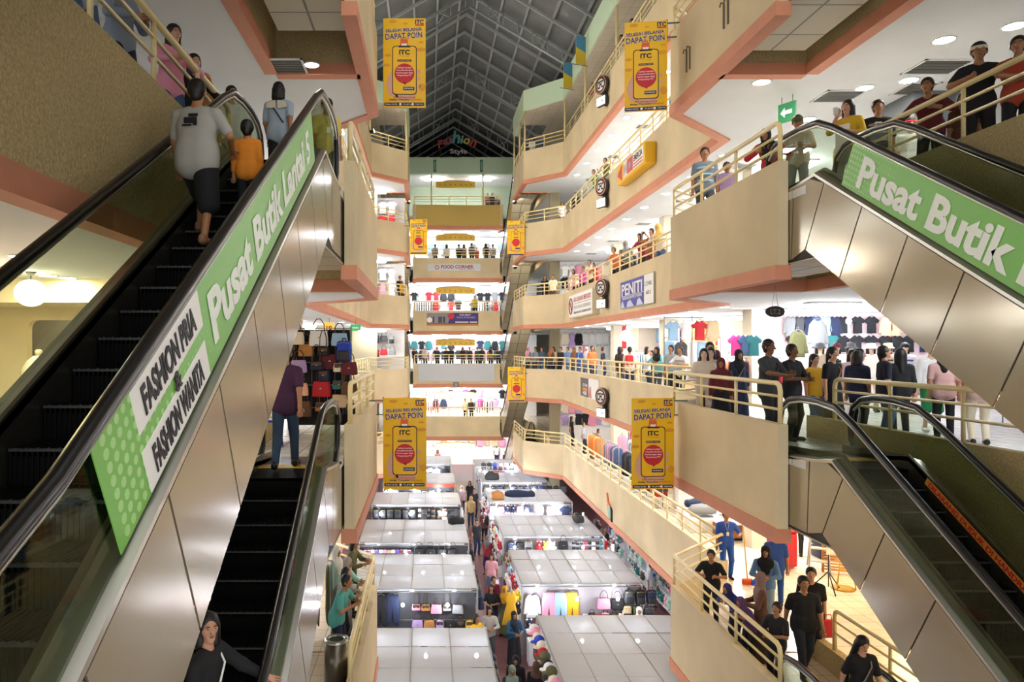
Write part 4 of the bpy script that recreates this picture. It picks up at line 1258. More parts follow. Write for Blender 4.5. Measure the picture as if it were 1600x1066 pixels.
def aisle(i, kinds, cols, dz=0.0, s=1.0, gap=1.06, side=None, f=(0, 1)):
    n, x0, x1, y0, y1, _, _ = STALLS[i]
    x, rot = (x1 + .10, math.pi / 2) if i < 6 else (x0 - .10, -math.pi / 2)
    if side == 'outer': x, rot = (x1 + .1, math.pi / 2)
    goods_row(kinds, cols, y0 + (y1 - y0) * f[0], y0 + (y1 - y0) * f[1], x, KR - .2 + dz, ('on the aisle side of the ' if side is None else 'on the far side of the ') + STALL_SAYS[i], rot, s, 'y', gap, .06, random.Random(i * 13 + int(dz * 10)))
# second left stall: trousers to the left, handbags in two rows to the right
front(1, ['pants'], ['red', 'white', 'black', 'maroon', 'navy', 'denim blue'], (.04, .47))
front(1, ['bag1', 'bag0'], ['grey', 'tan', 'mint', 'pink', 'brown', 'cream'], (.5, .98), -.30, 'in the upper bag row of the ')
front(1, ['bag0', 'bag3'], ['black', 'tan', 'navy', 'lilac', 'dark grey', 'yellow'], (.5, .98), -.78, 'in the lower bag row of the ')
front(2, ['pouch'], ['white', 'pink', 'purple', 'beige', 'grey', 'maroon'], (.0, .48), -.1, 'in the upper string of pouches on the ')
front(2, ['pouch'], ['white', 'grey', 'light blue', 'black'], (.0, .48), -.32, 'in the lower string of pouches on the ')
front(2, ['bag2'], ['black'], (.5, 1), -.05)
front(3, ['pack'], ['black', 'black', 'dark grey'], (.0, .5), -.05, 'in the upper row on the ')
front(3, ['pack'], ['black', 'navy', 'dark grey', 'royal blue'], (.0, .5), -.5, 'in the lower row on the ')
for r in range(3):
    front(3, ['bag3', 'pouch'], ['black', 'white', 'dark grey'], (.52, 1), -.05 - .26 * r, 'in the %s bag row on the ' % ROWN[r])
front(4, ['tee', 'bag0'], ['white', 'black', 'grey'], (.0, 1), -.25)
front(5, ['tee', 'pack'], ['white', 'light blue', 'black'], (.0, 1), -.1)
front(0, ['pouch'], ['white'], (0, .05))
# right stalls
front(7, ['dress'], ['mustard'], (-.16, .0), -.05, 'by the corner of the ')
front(7, ['long'], ['white', 'denim blue'], (.02, .16), -.18)
front(7, ['pants'], ['pink', 'mustard', 'light blue', 'cream', 'white'], (.17, .5), -.10)
front(7, ['tee'], ['white'], (.5, .62), -.06)
front(7, ['bag2', 'bag0'], ['black', 'beige', 'pink'], (.62, .88), -.30)
front(7, ['pack'], ['dark grey', 'black', 'navy'], (.84, 1.14), -.02, 'in the upper row at the right end of the ')
front(7, ['pack'], ['beige', 'olive', 'dark grey'], (.82, 1.14), -.52, 'in the lower row at the right end of the ')
front(7, ['bag3'], ['hot pink', 'tan', 'royal blue', 'grey'], (.5, .85), -1.0, 'in the low row of the ')
front(8, ['pack'], ['black', 'grey', 'navy'], (.03, .32), -.05)
front(8, ['plush'], ['white', 'red', 'royal blue', 'hot pink', 'yellow'], (.32, .54), -.1)
front(8, ['bag2'], ['black'], (.54, .68), -.05)
for r in range(3):
    front(8, ['pouch'], ['black', 'red', 'white', 'grey', 'teal'], (.68, 1), -.06 - .2 * r, 'in the %s string of pouches on the ' % ROWN[r])
front(9, ['pack', 'bag0', 'plush'], ['pink', 'white', 'light blue', 'navy', 'peach'], (.0, .55), -.05)
front(9, ['plush', 'pouch'], ['white', 'red', 'pink'], (.0, .55), -.55, 'in the lower row on the ')
front(9, ['dress'], ['white', 'cream'], (.55, .88), -.02)
front(9, ['tee'], ['light blue', 'navy'], (.86, 1.05), -.02)
front(10, ['pack', 'bag2'], ['black', 'black', 'dark grey', 'navy'], (0, 1.3), -.05, 'in the upper row on the ')
front(10, ['bag0', 'pouch'], ['black', 'dark grey', 'teal', 'red'], (0, 1.2), -.5, 'in the lower row on the ')
front(11, ['pack'], ['pink', 'black', 'royal blue'], (.1, .8), .35, 'along the roof edge of the ', 1.0, .1)
for i in (1, 2, 3): aisle(i, ['bag0', 'pack', 'tee'], ['black', 'dark grey', 'navy', 'white', 'maroon'], -.1, .95)
for i in (7, 8, 9):
    aisle(i, ['plush', 'bag3'], ['white', 'pink', 'light blue', 'mint', 'yellow', 'beige', 'red'], -.05, 1.0)
    aisle(i, ['plush', 'pack'], ['white', 'cream', 'pink', 'grey', 'black'], -.55, 1.0)
aisle(6, ['cap'], ['white', 'black', 'royal blue', 'pink', 'olive', 'red', 'cream'], -.1, 1.25, 1.0, None, (.35, 1))
aisle(6, ['bag0', 'long'], ['black', 'dark grey', 'brown', 'beige'], -.45, 1.0, 1.0, None, (.3, 1))
aisle(0, ['pack', 'long'], ['black', 'navy', 'dark grey'], -.2, 1.0, 1.0, None, (.2, 1))
for i in (7, 8): aisle(i, ['tee', 'bag0', 'plush'], ['white', 'light blue', 'black', 'red', 'grey'], -.1, 1.0, 1.0, 'outer')
# bright bulbs hung under the sheets and out in front of the goods
for i, s_ in enumerate(STALLS):
    _, x0, x1, y0, y1, _, _ = s_
    n = 3 if x1 - x0 > 3.5 else 2
    for k in range(n):
        x = x0 + (x1 - x0) * (k + .5) / n
        bulb(x, y0 + .9, KR - .38, 'bare bulb under the sheets of the %s, %s in front' % (STALL_SAYS[i], ROWN[k]), 'bulbs front ' + str(i))
        bulb(x + .35, y1 - .8, KR - .38, 'bare bulb under the sheets of the %s, %s at back' % (STALL_SAYS[i], ROWN[k]), 'bulbs back ' + str(i))
        if y0 > 20: bulb(x - .25, y0 - .46, KR - .34, 'bare white bulb before the goods of the %s, %s from left' % (STALL_SAYS[i], ROWN[k]), 'bulbs outside ' + str(i), .05 if y0 < 33 else .075)
for i, rows in ((1, ((-1.25, ['bag3', 'bag0'], (.5, .98)), (-1.1, ['tee'], (.04, .47)))), (2, ((-.5, ['pouch', 'bag3'], (0, .5)), (-.55, ['bag3', 'cap'], (.5, 1)))), (3, ((-.9, ['pack'], (0, .5)),)), (4, ((-.75, ['bag0', 'tee'], (0, 1)),)), (5, ((-.6, ['pack', 'tee'], (0, 1)),)),
    (7, ((-1.0, ['bag3', 'plush'], (.02, .5)), (-.75, ['bag3', 'pouch'], (.5, .84)))), (8, ((-.55, ['bag0', 'plush'], (0, .68)), (-.7, ['pouch', 'bag3'], (.68, 1)))), (9, ((-.95, ['plush', 'bag3'], (0, 1)),)), (10, ((-.9, ['pack', 'bag0'], (0, 1.1)),)), (11, ((-.15, ['pack', 'bag0', 'tee'], (0, 1)), (-.6, ['plush', 'bag3'], (0, 1))))):
    for q, (dz, kinds, fr) in enumerate(rows):
        front(i, kinds, ['black', 'white', 'pink', 'navy', 'beige', 'red', 'grey', 'brown', 'light blue'] if i > 5 else ['black', 'navy', 'dark grey', 'white', 'brown', 'maroon'], fr, dz, 'in the %s bottom row of the ' % ['first', 'second'][q], 1.0, -.12)
for i in (2, 3, 4): aisle(i, ['pack', 'bag0'], ['black', 'dark grey', 'navy', 'white', 'maroon'], -.6, 1.0)
for i in (1, 2, 3, 7, 8, 9, 10):                       # low tables of wares in front of the stalls
    n_, x0, x1, y0, y1, _, _ = STALLS[i]
    tag(MB().rbox(x0 + .1, y0 - .75, -8, x1 - .3, y0 - .35, -7.25, .03).build('ware_table', SIDE_WALL), 'low pale table in front of the ' + STALL_SAYS[i], 'table', 'ware tables')
    R = random.Random(500 + i); p = x0 + .3
    while p < x1 - .5:
        c = R.choice(['beige', 'pink', 'black', 'white', 'brown', 'teal', 'red', 'grey']); w_ = R.uniform(.16, .26)
        nm_ = 'on the table before the ' + STALL_SAYS[i]
        o = obj_from('folded_cloth', M_FOLD, None, (p + w_ / 2, y0 - .55, -7.25), R.uniform(-.3, .3), [cm(c)]); o.scale = (w_ / .24, 1, R.uniform(.7, 1.8))
        tag(o, '%s folded cloth stack %s' % (c, nm_), 'folded cloth', '%s folded cloth stack %s' % (c, nm_)); p += w_ + .05
# odds and ends lying on the clear roofs
def pack_on_roof(col, x, y, label, lying=False):
    t = thing('backpack', label, 'backpack', (x, y, KR + (.46 if not lying else .14)))
    b = MB(); b.rbox(-.16, -.10, -.44, .16, .09, 0, .08, 0, None, 3); b.build('body', cm(col), t)
    b = MB(); b.rbox(-.125, -.15, -.42, .125, -.08, -.2, .035); b.build('pocket', cm(col, .7), t)
    MB().tube([(-.04, .03, -.01), (-.03, .03, .05), (.03, .03, .05), (.04, .03, -.01)], .012, 5).build('handle', mat('#222226', .6), t)
    MB().tube([(-.11, -.102, -.08), (0, -.106, -.05), (.11, -.102, -.08)], .006, 4).build('zip', mat('#b8b8ba', .4, metal=.6), t)
    MB().box(-.03, -.156, -.30, .03, -.15, -.28).build('badge', mat('#d8d8da', .5), t)
    if lying: t.rotation_euler = (math.radians(80), 0, math.radians(60))
    return t
pack_on_roof('maroon', 5.58, 15.2, 'red backpack standing at the front edge of the nearest right stall roof')
pack_on_roof('navy', 6.0, 15.25, 'navy backpack standing between the red and the olive backpack')
pack_on_roof('olive', 6.4, 15.25, 'olive backpack standing right of the navy one on the stall roof')
pack_on_roof('navy', 7.05, 18.9, 'dark backpack lying on the nearest right stall roof by the parapet', True)
def heap(x, y, z, col, label, sx=.5, sy=.22, sz=.12, nm='cloth_bundle', cat='bundle'):
    b = MB(); R = random.Random(int(x * 100 + y * 10)); rings = []
    for j in range(9):
        t = math.pi * j / 8; rr = max(math.sin(t), .02)
        w_ = [R.uniform(.65, 1.25) for _ in range(12)]; rings.append([(sx * -math.copysign(abs(math.cos(t)) ** .6, math.cos(t)), sy * rr ** .5 * math.cos(2 * math.pi * k / 12) * w_[k], max(-sz * .6, 1.4 * sz * rr ** .6 * math.sin(2 * math.pi * k / 12) * w_[(k + j) % 12])) for k in range(12)])
    b.loft(rings, 0, True, True)
    return tag(b.build(nm, cm(col), None, (x, y, z)), label, cat)
heap(4.55, 35.5, KR + .12, 'navy', 'navy cloth bundle lying on the fourth right stall roof', .75, .3, .16)
heap(3.4, 34.9, KR + .12, 'tan', 'orange-brown bundle on the left corner of the fourth right stall roof', .32, .25, .2)
heap(1.2, 30.1, KR + .10, 'black', 'black bundle at the right end of the third left stall roof', .35, .3, .14)
heap(6.35, 30.3, KR + .14, 'dark grey', 'dark rolled sheet on the third right stall roof', .2, .5, .16, 'rolled_sheet', 'roll')
heap(3.6, 40.2, KR + .12, 'dark grey', 'dark bundle on the left corner of the fifth right stall roof', .4, .3, .2)
MB().box(-2.35, 39.1, KR - .22, 1.45, 39.16, KR - .04).build('red_beam', mat('#d2412f', .5))
tag(bpy.data.objects['red_beam'], 'red beam along the front edge of the fifth left stall', 'beam')
b = MB()                                                   # table of small wares behind the stalls
# white tube poles with cold light beside the right hand aisle
for x, y, lab in ((7.35, 19.0, 'nearest, beside the parapet'), (7.0, 27.2, 'by the third right stall'), (7.0, 32.4, 'farthest, beside the patterned cloths')):
    tag(MB().cyl((0, 0, 0), (0, 0, 1.5), .035, 8).build('light_tube', mat('#f4f8ff', .5, emit=6.0), None, (x, y, -7.3)), 'upright white light tube in the right aisle, ' + lab, 'lamp', 'light tubes')
for x, y, lab in ((7.35, 19.0, 'nearest'), (7.0, 27.2, 'middle'), (7.0, 32.4, 'farthest')):
    tag(MB().rbox(-.1, -.1, 0, .1, .1, .7, .02).build('tube_stand', FRAME_W, None, (x, y, -8.0)), 'pale stand under the %s light tube of the right aisle' % lab, 'stand', 'tube stands')
# racks in the aisle that runs under the right gallery
def shelf_unit(x, y, z, rot, w, h, d, n, label, m=None):
    t = thing('display_shelf', label, 'shelf', (x, y, z), rot)
    for sx in (-1, 1): MB().box(sx * w / 2 - .02, -d / 2, 0, sx * w / 2 + .02, d / 2, h).build('side_panel', m or SIDE_WALL, t)
    for k in range(n): MB().box(-w / 2, -d / 2, .1 + (h - .15) * k / (n - 1), w / 2, d / 2, .13 + (h - .15) * k / (n - 1)).build('shelf', m or SIDE_WALL, t)
    MB().box(-w / 2, d / 2 - .02, .1, w / 2, d / 2, h).build('back_panel', m or SIDE_WALL, t)
    return t
for i, (x, y) in enumerate(((8.9, 20.3), (8.9, 23.4), (8.9, 26.6), (8.9, 29.8), (8.9, 33.0))):
    shelf_unit(x, y, -8, -math.pi / 2, 2.6, 1.9, .45, 4, 'white display shelf under the lowest right gallery, %s from near' % ROWN[i])
    for r in range(3):
        goods_row(['bag3', 'plush', 'pouch'], ['black', 'teal', 'mint', 'white', 'purple', 'grey', 'pink', 'olive'], y - 1.15, y + 1.15, 8.6, -6.25 - .55 * r, 'on the %s shelf of the %s unit, right stall aisle' % (['top', 'middle', 'low'][r], ROWN[i]), -math.pi / 2, 1.0, 'y')

# ---- clothes racks on the galleries
def rack(x, y, z, L, rot, h, label, cols, kinds, gname, gap=1.0, seed=1):
    t = thing('clothes_rack', label, 'clothes rack', (x, y, z), rot)
    MB().tube([(-L / 2, 0, h), (L / 2, 0, h)], .016, 6).build('rail', GREY_PIN, t)
    for s in (-1, 1):
        MB().tube([(s * L / 2, 0, .02), (s * L / 2, 0, h)], .016, 6).build('upright', GREY_PIN, t)
        MB().box(s * L / 2 - .02, -.25, 0, s * L / 2 + .02, .25, .03).build('foot', GREY_PIN, t)
    R = random.Random(seed); n = int((L - .1) / (.085 * gap * 1.45))
    for i in range(n):
        u = -L / 2 + .08 + (L - .16) * i / max(1, n - 1)
        k = kinds[R.randrange(len(kinds))]
        good(k, cols[R.randrange(len(cols))], x + u * math.cos(rot), y + u * math.sin(rot), z + h - .085, 'on the ' + gname, rot + R.uniform(-.1, .1), 1.0)
    return t
SOFTC = ['white', 'cream', 'pink', 'beige', 'light blue', 'grey']
DARKC = ['black', 'navy', 'dark grey', 'grey', 'maroon', 'white', 'olive']
# lowest right gallery
for i, (x, y, L, cols) in enumerate(((9.7, 36.2, 2.4, ['orange', 'tan', 'cream', 'pink', 'grey']), (9.4, 32.8, 2.2, ['grey', 'white', 'denim blue', 'dark grey']), (9.2, 29.6, 2.0, DARKC), (9.6, 26.4, 2.2, DARKC), (9.9, 23.4, 1.6, ['red', 'grey', 'dark grey', 'black', 'white']))):
    rack(x, y, -4, L, math.radians(80), 1.45, 'clothes rack on the lowest right gallery, %s from the far end' % ROWN[i], cols, ['side0', 'side1'], '%s far rack, lowest right gallery' % ROWN[i], 1.0, i)
# eye-level right gallery: bright shops along the wall
for i, (x, y, cols, ks) in enumerate(((10.2, 37.0, ['white', 'cream', 'white', 'peach'], ['side1', 'side2']), (10.2, 34.2, ['light blue', 'black', 'lilac', 'white'], ['side1']), (10.2, 31.4, ['navy', 'black', 'green', 'dark grey'], ['side0', 'side1']), (9.6, 27.0, ['grey', 'mint', 'black', 'white', 'olive'], ['side1']), (10.6, 24.2, ['white', 'mint', 'light blue', 'pink'], ['side0']))):
    rack(x, y, 0, 2.3, math.radians(90), 1.5, 'clothes rack before the shops, eye-level right gallery, %s from the far end' % ROWN[i], cols, ks, '%s far rack, eye-level right gallery' % ROWN[i], 1.1, 20 + i)
shopw = [('white', 38.6, 35.6, ['white', 'cream', 'peach']), ('dark', 35.6, 29.4, ['navy', 'black', 'red', 'lilac', 'green', 'light blue']), ('gold', 29.2, 26.0, []), ('white', 25.8, 22.4, ['white', 'pink', 'light blue', 'beige'])]
for k, (nm_, ya, yb, cols) in enumerate(shopw):
    xw = 11.4
    mw = {'white': mat('#f3f1ee', .7), 'dark': mat('#d8d8dc', .7), 'gold': mat('#f2d58a', .6)}[nm_]
    struct(MB().box(xw, yb, 0, xw + .1, ya, 2.7).build('wall_right', mw))
    struct(MB().box(xw - 1.0, ya - .08, 0, xw + .1, ya + .02, 2.72).build('pilaster_shop', mat('#c99f6a', .5) if k == 2 else mat('#d9cbb0', .6)))
    if cols:
        for r, z in enumerate((2.62, 1.85)):
            goods_row(['tee', 'long'], cols, yb + .2, ya - .2, xw - .12, z, 'in the %s row of the %s wall shop, eye-level right' % (['upper', 'lower'][r], ROWN[k]), -math.pi / 2, 1.05, 'y', .92, .02, random.Random(50 + k * 3 + r))
    else:
        for r in range(4):
            tag(MB().box(-.30, -1.4, 0, 0, 1.4, .03).build('wall_shelf', mat('#f0dca6', .5), None, (xw, 27.6, .7 + .5 * r)), 'pale shelf of the golden shop, %s from below' % ROWN[r], 'shelf', 'shelves of the golden shop')
            for q in range(4):
                goods = MB(); goods.rbox(-.07, -.09, 0, .07, .09, .16, .03)
                c_ = ['red', 'orange', 'black', 'tan'][(q + r) % 4]
                tag(goods.build('shoe_box', cm(c_), None, (xw - .15, 26.5 + .7 * q, .73 + .5 * r)), '%s box on the %s shelf of the golden shop' % (c_, ROWN[r]), 'box', 'boxes of the golden shop %d' % r)
t = thing('globe_lamp', 'round white globe lamp hanging over the crowd, eye-level right gallery', 'lamp', (8.6, 31.2, 2.15))
MB().ell((0, 0, 0), .24, .24, .24, 16, 12).build('globe', mat('#fff8ee', .5, emit=6.0), t); MB().cyl((0, 0, .22), (0, 0, .57), .01, 5).build('cord', STEEL_D, t)
tag(MB().box(-.02, -.3, -.5, .02, .3, .5).build('hanging_flag', cm('red'), None, (8.8, 32.2, 2.1)), 'red hanging flag beside the globe lamp', 'flag')
struct(MB().box(10.9, 20.5, -4, 11.0, 41.5, -1.3).build('wall_right', mat('#efeeec', .7)))
for r, z in enumerate((-1.45, -2.2)):
    goods_row(['tee', 'long', 'dress'], ['white', 'black', 'navy', 'orange', 'grey', 'denim blue', 'red', 'cream'], 22.0, 40.5, 10.78, z, 'in the %s row along the wall of the lowest right gallery' % ['upper', 'lower'][r], -math.pi / 2, 1.05, 'y', 1.0, .03, random.Random(800 + r))
for i, (y, cols) in enumerate(((35.2, ['orange', 'tan', 'cream']), (32.0, ['grey', 'denim blue', 'pink']), (29.0, ['black', 'navy', 'dark grey']), (26.2, ['red', 'grey', 'dark grey']))):
    rack(8.25, y, -4, 1.9, math.radians(90), 1.4, 'clothes rack near the rail of the lowest right gallery, %s from the far end' % ROWN[i], cols, ['side1', 'side0'], '%s rail-side rack, lowest right gallery' % ROWN[i], .9, 820 + i)
rack(8.45, 30.6, 0, 2.6, math.radians(90), 1.35, 'rack of patterned robes behind the eye-level railing', ['cream', 'beige', 'white', 'pink', 'olive'], ['side2', 'side1'], 'rack of robes behind the eye-level railing', .8, 830)
for nm in ('L1', 'L2', 'L3'):
    f = LV[nm]
    struct(MB().box(7.75, 42.3, f, 11.4, 42.4, f + 2.7).build('wall_right', mat('#f3f1ee', .7)))
    for r, z in enumerate((2.5, 1.75)):
        goods_row(['long', 'tee', 'dress'] if nm != 'L1' else ['long', 'tee'], ['white', 'cream', 'pink', 'white', 'black', 'lilac'], 7.85, 11.3, 42.15, f + z, 'in the %s row of the far right corner shop, %s' % (['upper', 'lower'][r], GAL[nm]), 0, 1.0, 'x', .8, .03, random.Random(860 + r + int(f)))
for nm in ('L1', 'L2', 'L3', 'L4', 'L5'):              # fill spots added under the far blocks to brighten the end wall
    for side, x, yaw in (('right', XR + .08, 20), ('left', XL - .08, -20)):
        t = thing('fill_spot', 'small black fill spot added under the far %s block, %s' % (side, GAL.get(nm, 'top gallery')), 'fill spotlight', (x, 44.3, LV[nm] - 1.45), math.radians(yaw))
        MB().cyl((0, -.12, 0), (0, .10, 0), .085, 12).build('can', BLACK, t)
        MB().cyl((0, 0, .06), (0, 0, .14), .02, 6).build('bracket', BLACK, t)
        b = MB(); b.cyl((0, .10, 0), (0, .104, 0), .078, 14); b.build('lens', SPOT, t)
for nm, ys, up in (('L5', (20.5, 26.0, 31.5, 36.5), 16), ('L4', (23.0, 33.0), 5), ('L3', (24.0, 34.0), 0)):
    for i, y in enumerate(ys):                          # unseen fill spots added on the left wall to brighten the right galleries
        t = thing('fill_spot', 'fill spot added on the left wall of the %s, %s from near' % (GAL.get(nm, 'top gallery'), ROWN[i]), 'fill spotlight', (WL + .14, y, LV[nm] + (.56 if nm != 'L5' else .60)), 0)
        t.rotation_euler = (math.radians(up), 0, math.radians(-90))
        MB().cyl((0, -.12, 0), (0, .10, 0), .085, 12).build('can', BLACK, t)
        MB().cyl((0, 0, -.06), (0, 0, -.13), .02, 6).build('bracket', BLACK, t)
        MB().cyl((0, .10, 0), (0, .104, 0), .078, 14).build('lens', FILL_LENS_W, t)
# t-shirt shop facing the eye, near right
TSY = 22.2
struct(MB().box(10.3, TSY, 0, 21.8, TSY + .15, 2.72).build('wall_shop', mat('#e9cfd2', .7)))
struct(MB().box(9.55, 20.9, 0, 10.0, 21.3, 2.72).build('column_shop', mat('#b7ada6', .6)))
TS = 'on the pink wall of the t-shirt shop'
def tees(row, xs, z, says):
    for x, kind, c in xs:
        good(kind, c, (x - PX) / FPX * (TSY - .15), TSY - .12, z, says, 0, .78 if kind == 'tee' else .85)
tees(0, [(1236, 'long', 'grey'), (1250, 'long', 'dark grey'), (1264, 'long', 'navy'), (1276, 'long', 'denim blue'), (1291, 'long', 'light blue'), (1305, 'long', 'navy'), (1318, 'tee', 'black'), (1341, 'tee', 'black'), (1363, 'tee', 'black'), (1386, 'long', 'peach'), (1400, 'long', 'peach'), (1420, 'tee', 'black'), (1443, 'tee', 'black')], 2.60, 'in the top row of the pink t-shirt wall')
tees(1, [(1317, 'tee', 'black'), (1340, 'tee', 'black'), (1362, 'tee', 'black'), (1384, 'tee', 'black'), (1403, 'tee', 'black'), (1422, 'tee', 'black'), (1445, 'tee', 'navy')], 2.02, 'in the second row of the pink t-shirt wall')
tees(2, [(1240, 'tee', 'black'), (1262, 'tee', 'white'), (1282, 'tee', 'black'), (1302, 'tee', 'teal')], 2.05, 'in the second row of the pink t-shirt wall')
good('long', 'olive', 10.6, 20.6, 2.12, 'hanging beside the pillar of the t-shirt shop', 0, 1.05)
good('long', 'grey', 10.95, 20.2, 2.42, 'hanging right of the olive shirt, t-shirt shop', 0, 1.1)
for x, c in ((1150, 'hot pink'), (1165, 'denim blue'), (1178, 'teal')):
    good('tee', c, (x - PX) / FPX * 19.3, 19.3, 1.98, 'on a low rail left of the shop pillar', .2, .85)
rack(9.35, 20.6, 0, 1.8, math.radians(15), 1.35, 'low clothes rack left of the shop pillar', ['white', 'red', 'light blue', 'black', 'orange'], ['side0'], 'low rack left of the shop pillar', 1.3, 91)
rack(13.2, 15.6, 0, 1.6, math.radians(5), 1.25, 'clothes rack of patterned shirts behind the near right railing', ['white', 'pink', 'grey', 'black', 'cream'], ['side0'], 'rack behind the near right railing', 1.2, 92)
for x, z, lab in ((11.35, 2.38, 'left'), (12.05, 2.40, 'second'), (13.1, 2.40, 'third'), (14.3, 2.36, 'right')):
    bulb(x, 20.6, z, 'bright round bulb before the t-shirt wall, %s one' % lab, 'bulbs of the t-shirt shop', .075, .3)
for x, z, lab in ((8.8, 2.35, 'left'), (9.2, 2.3, 'right')):
    bulb(x, 24.5, z, 'bright round bulb before the white wall shop, %s one' % lab, 'bulbs of the white shop', .08, .35)
goods_row(['long', 'tee'], ['orange', 'dark grey', 'white', 'red', 'beige', 'light blue'], 7.7, 9.45, 23.2, 2.5, 'in the upper row before the white shop, near right', .1, .95, 'x', .9, .02, random.Random(901))
goods_row(['long', 'pants'], ['olive', 'grey', 'white', 'light blue', 'dark grey'], 7.7, 9.45, 23.4, 1.85, 'in the lower row before the white shop, near right', .1, .95, 'x', .9, .02, random.Random(902))
b = MB()
for z in (2.6, 1.95): b.box(7.65, 23.3, z, 9.5, 23.33, z + .03)
for x in (7.65, 8.55, 9.47): b.box(x, 23.3, 0, x + .03, 23.33, 2.7)
tag(b.build('hanging_grid', FRAME_W), 'display frame of the white shop behind the near right crowd', 'display grid')
# counters
def counter(x, y, z, w, d, h, rot, label, m):
    t = thing('shop_counter', label, 'counter', (x, y, z), rot)
    MB().box(-w / 2, -d / 2, .08, w / 2, d / 2, h - .04).build('body', m, t); MB().rbox(-w / 2 - .03, -d / 2 - .03, h - .04, w / 2 + .03, d / 2 + .03, h, .015).build('top', WHITE, t)
    MB().box(-w / 2 + .05, -d / 2 + .05, 0, w / 2 - .05, d / 2 - .05, .08).build('plinth', SEAM, t)
    return t
counter(8.9, 24.9, -4, 1.3, .6, .9, math.radians(80), 'white counter on the lowest right gallery behind the big banner', mat('#e3e2df', .5))
for i, (x, y, c) in enumerate(((8.5, 22.3, 'grey'), (8.7, 23.2, 'navy'), (8.5, 28.9, 'navy'), (9.0, 30.9, 'red'))):
    heap(x, y, -3.4, c, '%s pile of folded clothes on the lowest right gallery, %s from near' % (c, ROWN[i]), .40, .28, .14, 'clothes_pile', 'clothes pile')
    tag(MB().rbox(-.55, -.4, 0, .55, .4, .43, .03).build('display_table', SIDE_WALL, None, (x, y, -4)), 'low white table under the %s clothes pile, %s from near' % (c, ROWN[i]), 'table', 'low tables')
# end of the hall: goods on the bright back wall of each storey
END_SAYS = {'LG': 'stall floor end', 'L1': 'lowest end gallery', 'L2': 'white cloth gallery', 'L3': 'FOR RENT gallery', 'L4': 'FOOD CORNER gallery'}
for nm in ('LG', 'L1', 'L2', 'L3', 'L4'):
    f = LV[nm]
    struct(MB().box(-4, 59.4, f, 9, 59.55, f + 2.7).build('wall_end', mat('#f1f0ee', .7)))
    for r, z in enumerate((f + 2.2, f + 1.4)):
        if nm == 'LG' and r: continue
        cols = {'LG': SOFTC, 'L1': ['pink', 'white', 'black', 'hot pink', 'lilac', 'mint', 'navy'], 'L2': ['black', 'white', 'navy', 'pink', 'teal'], 'L3': ['black', 'white', 'red', 'grey', 'olive'], 'L4': ['white', 'light blue', 'grey']}[nm]
        goods_row(['tee', 'long'], cols, -2.6, 7.2, 59.25, z, 'in the %s row on the wall of the %s' % (['top', 'second'][r], END_SAYS[nm]), 0, 1.05, 'x', 1.15 if nm != 'L4' else 2.2, .05, random.Random(300 + int(f) + r))
    if nm in ('L1', 'L2', 'L3'):
        rack(-.1, 57.6, f, 2.0, 0, 1.4, 'clothes rack at the left of the ' + END_SAYS[nm], ['pink', 'white', 'black', 'red', 'grey'] if nm == 'L1' else DARKC, ['side0', 'side1'], 'left rack of the ' + END_SAYS[nm], 1.4, int(f) + 3)
        rack(4.4, 57.8, f, 1.8, 0, 1.4, 'clothes rack at the right of the ' + END_SAYS[nm], DARKC, ['side0', 'side1'], 'right rack of the ' + END_SAYS[nm], 1.4, int(f) + 4)
        for x, lab in ((1.6, 'left'), (3.0, 'right')):
            bulb(x, 58.6, f + 2.3, 'bright bulb before the back wall of the %s, %s one' % (END_SAYS[nm], lab), 'end bulbs ' + nm, .09, .40)
# left galleries, far: show stands behind the rail
for nm, cols in (('L4', ['grey', 'white', 'pink', 'red', 'yellow']), ('L3', ['yellow', 'white', 'pink', 'green', 'black']), ('L2', ['grey', 'red', 'brown', 'dark grey', 'pink'])):
    f = LV[nm]
    struct(MB().box(-7.2, 43.6, f, -1.4, 43.7, f + 2.7).build('wall_left', mat('#f1f0ee', .7)))
    for r, z in enumerate((2.35, 1.55)):
        goods_row(['tee', 'dress'] if nm != 'L2' else ['bag2', 'pack'], cols, -4.6, -1.5, 42.9, f + z, 'in the %s row, far left shop, %s' % (['upper', 'lower'][r], GAL[nm]), 0, 1.1, 'x', 1.0, .03, random.Random(int(f) + 70 + r))
    b = MB()
    for zz in (.3, 1.0, 1.75, 2.5): b.box(-4.7, 42.98, zz, -1.35, 43.02, zz + .03)
    for xx in (-4.7, -3.0, -1.4): b.box(xx, 42.97, 0, xx + .03, 43.03, 2.55)
    tag(b.build('hanging_grid', WHITE, None, (0, 0, f)), 'white display grid of the far left shop, ' + LEVEL_SAYS[nm], 'display grid', 'display grids far left')
    shop_light(-3.2, 41.6, f + 2.715, 'oblong lamp over the far left shop, ' + LEVEL_SAYS[nm], 'far left lamps', 1.6, .4)

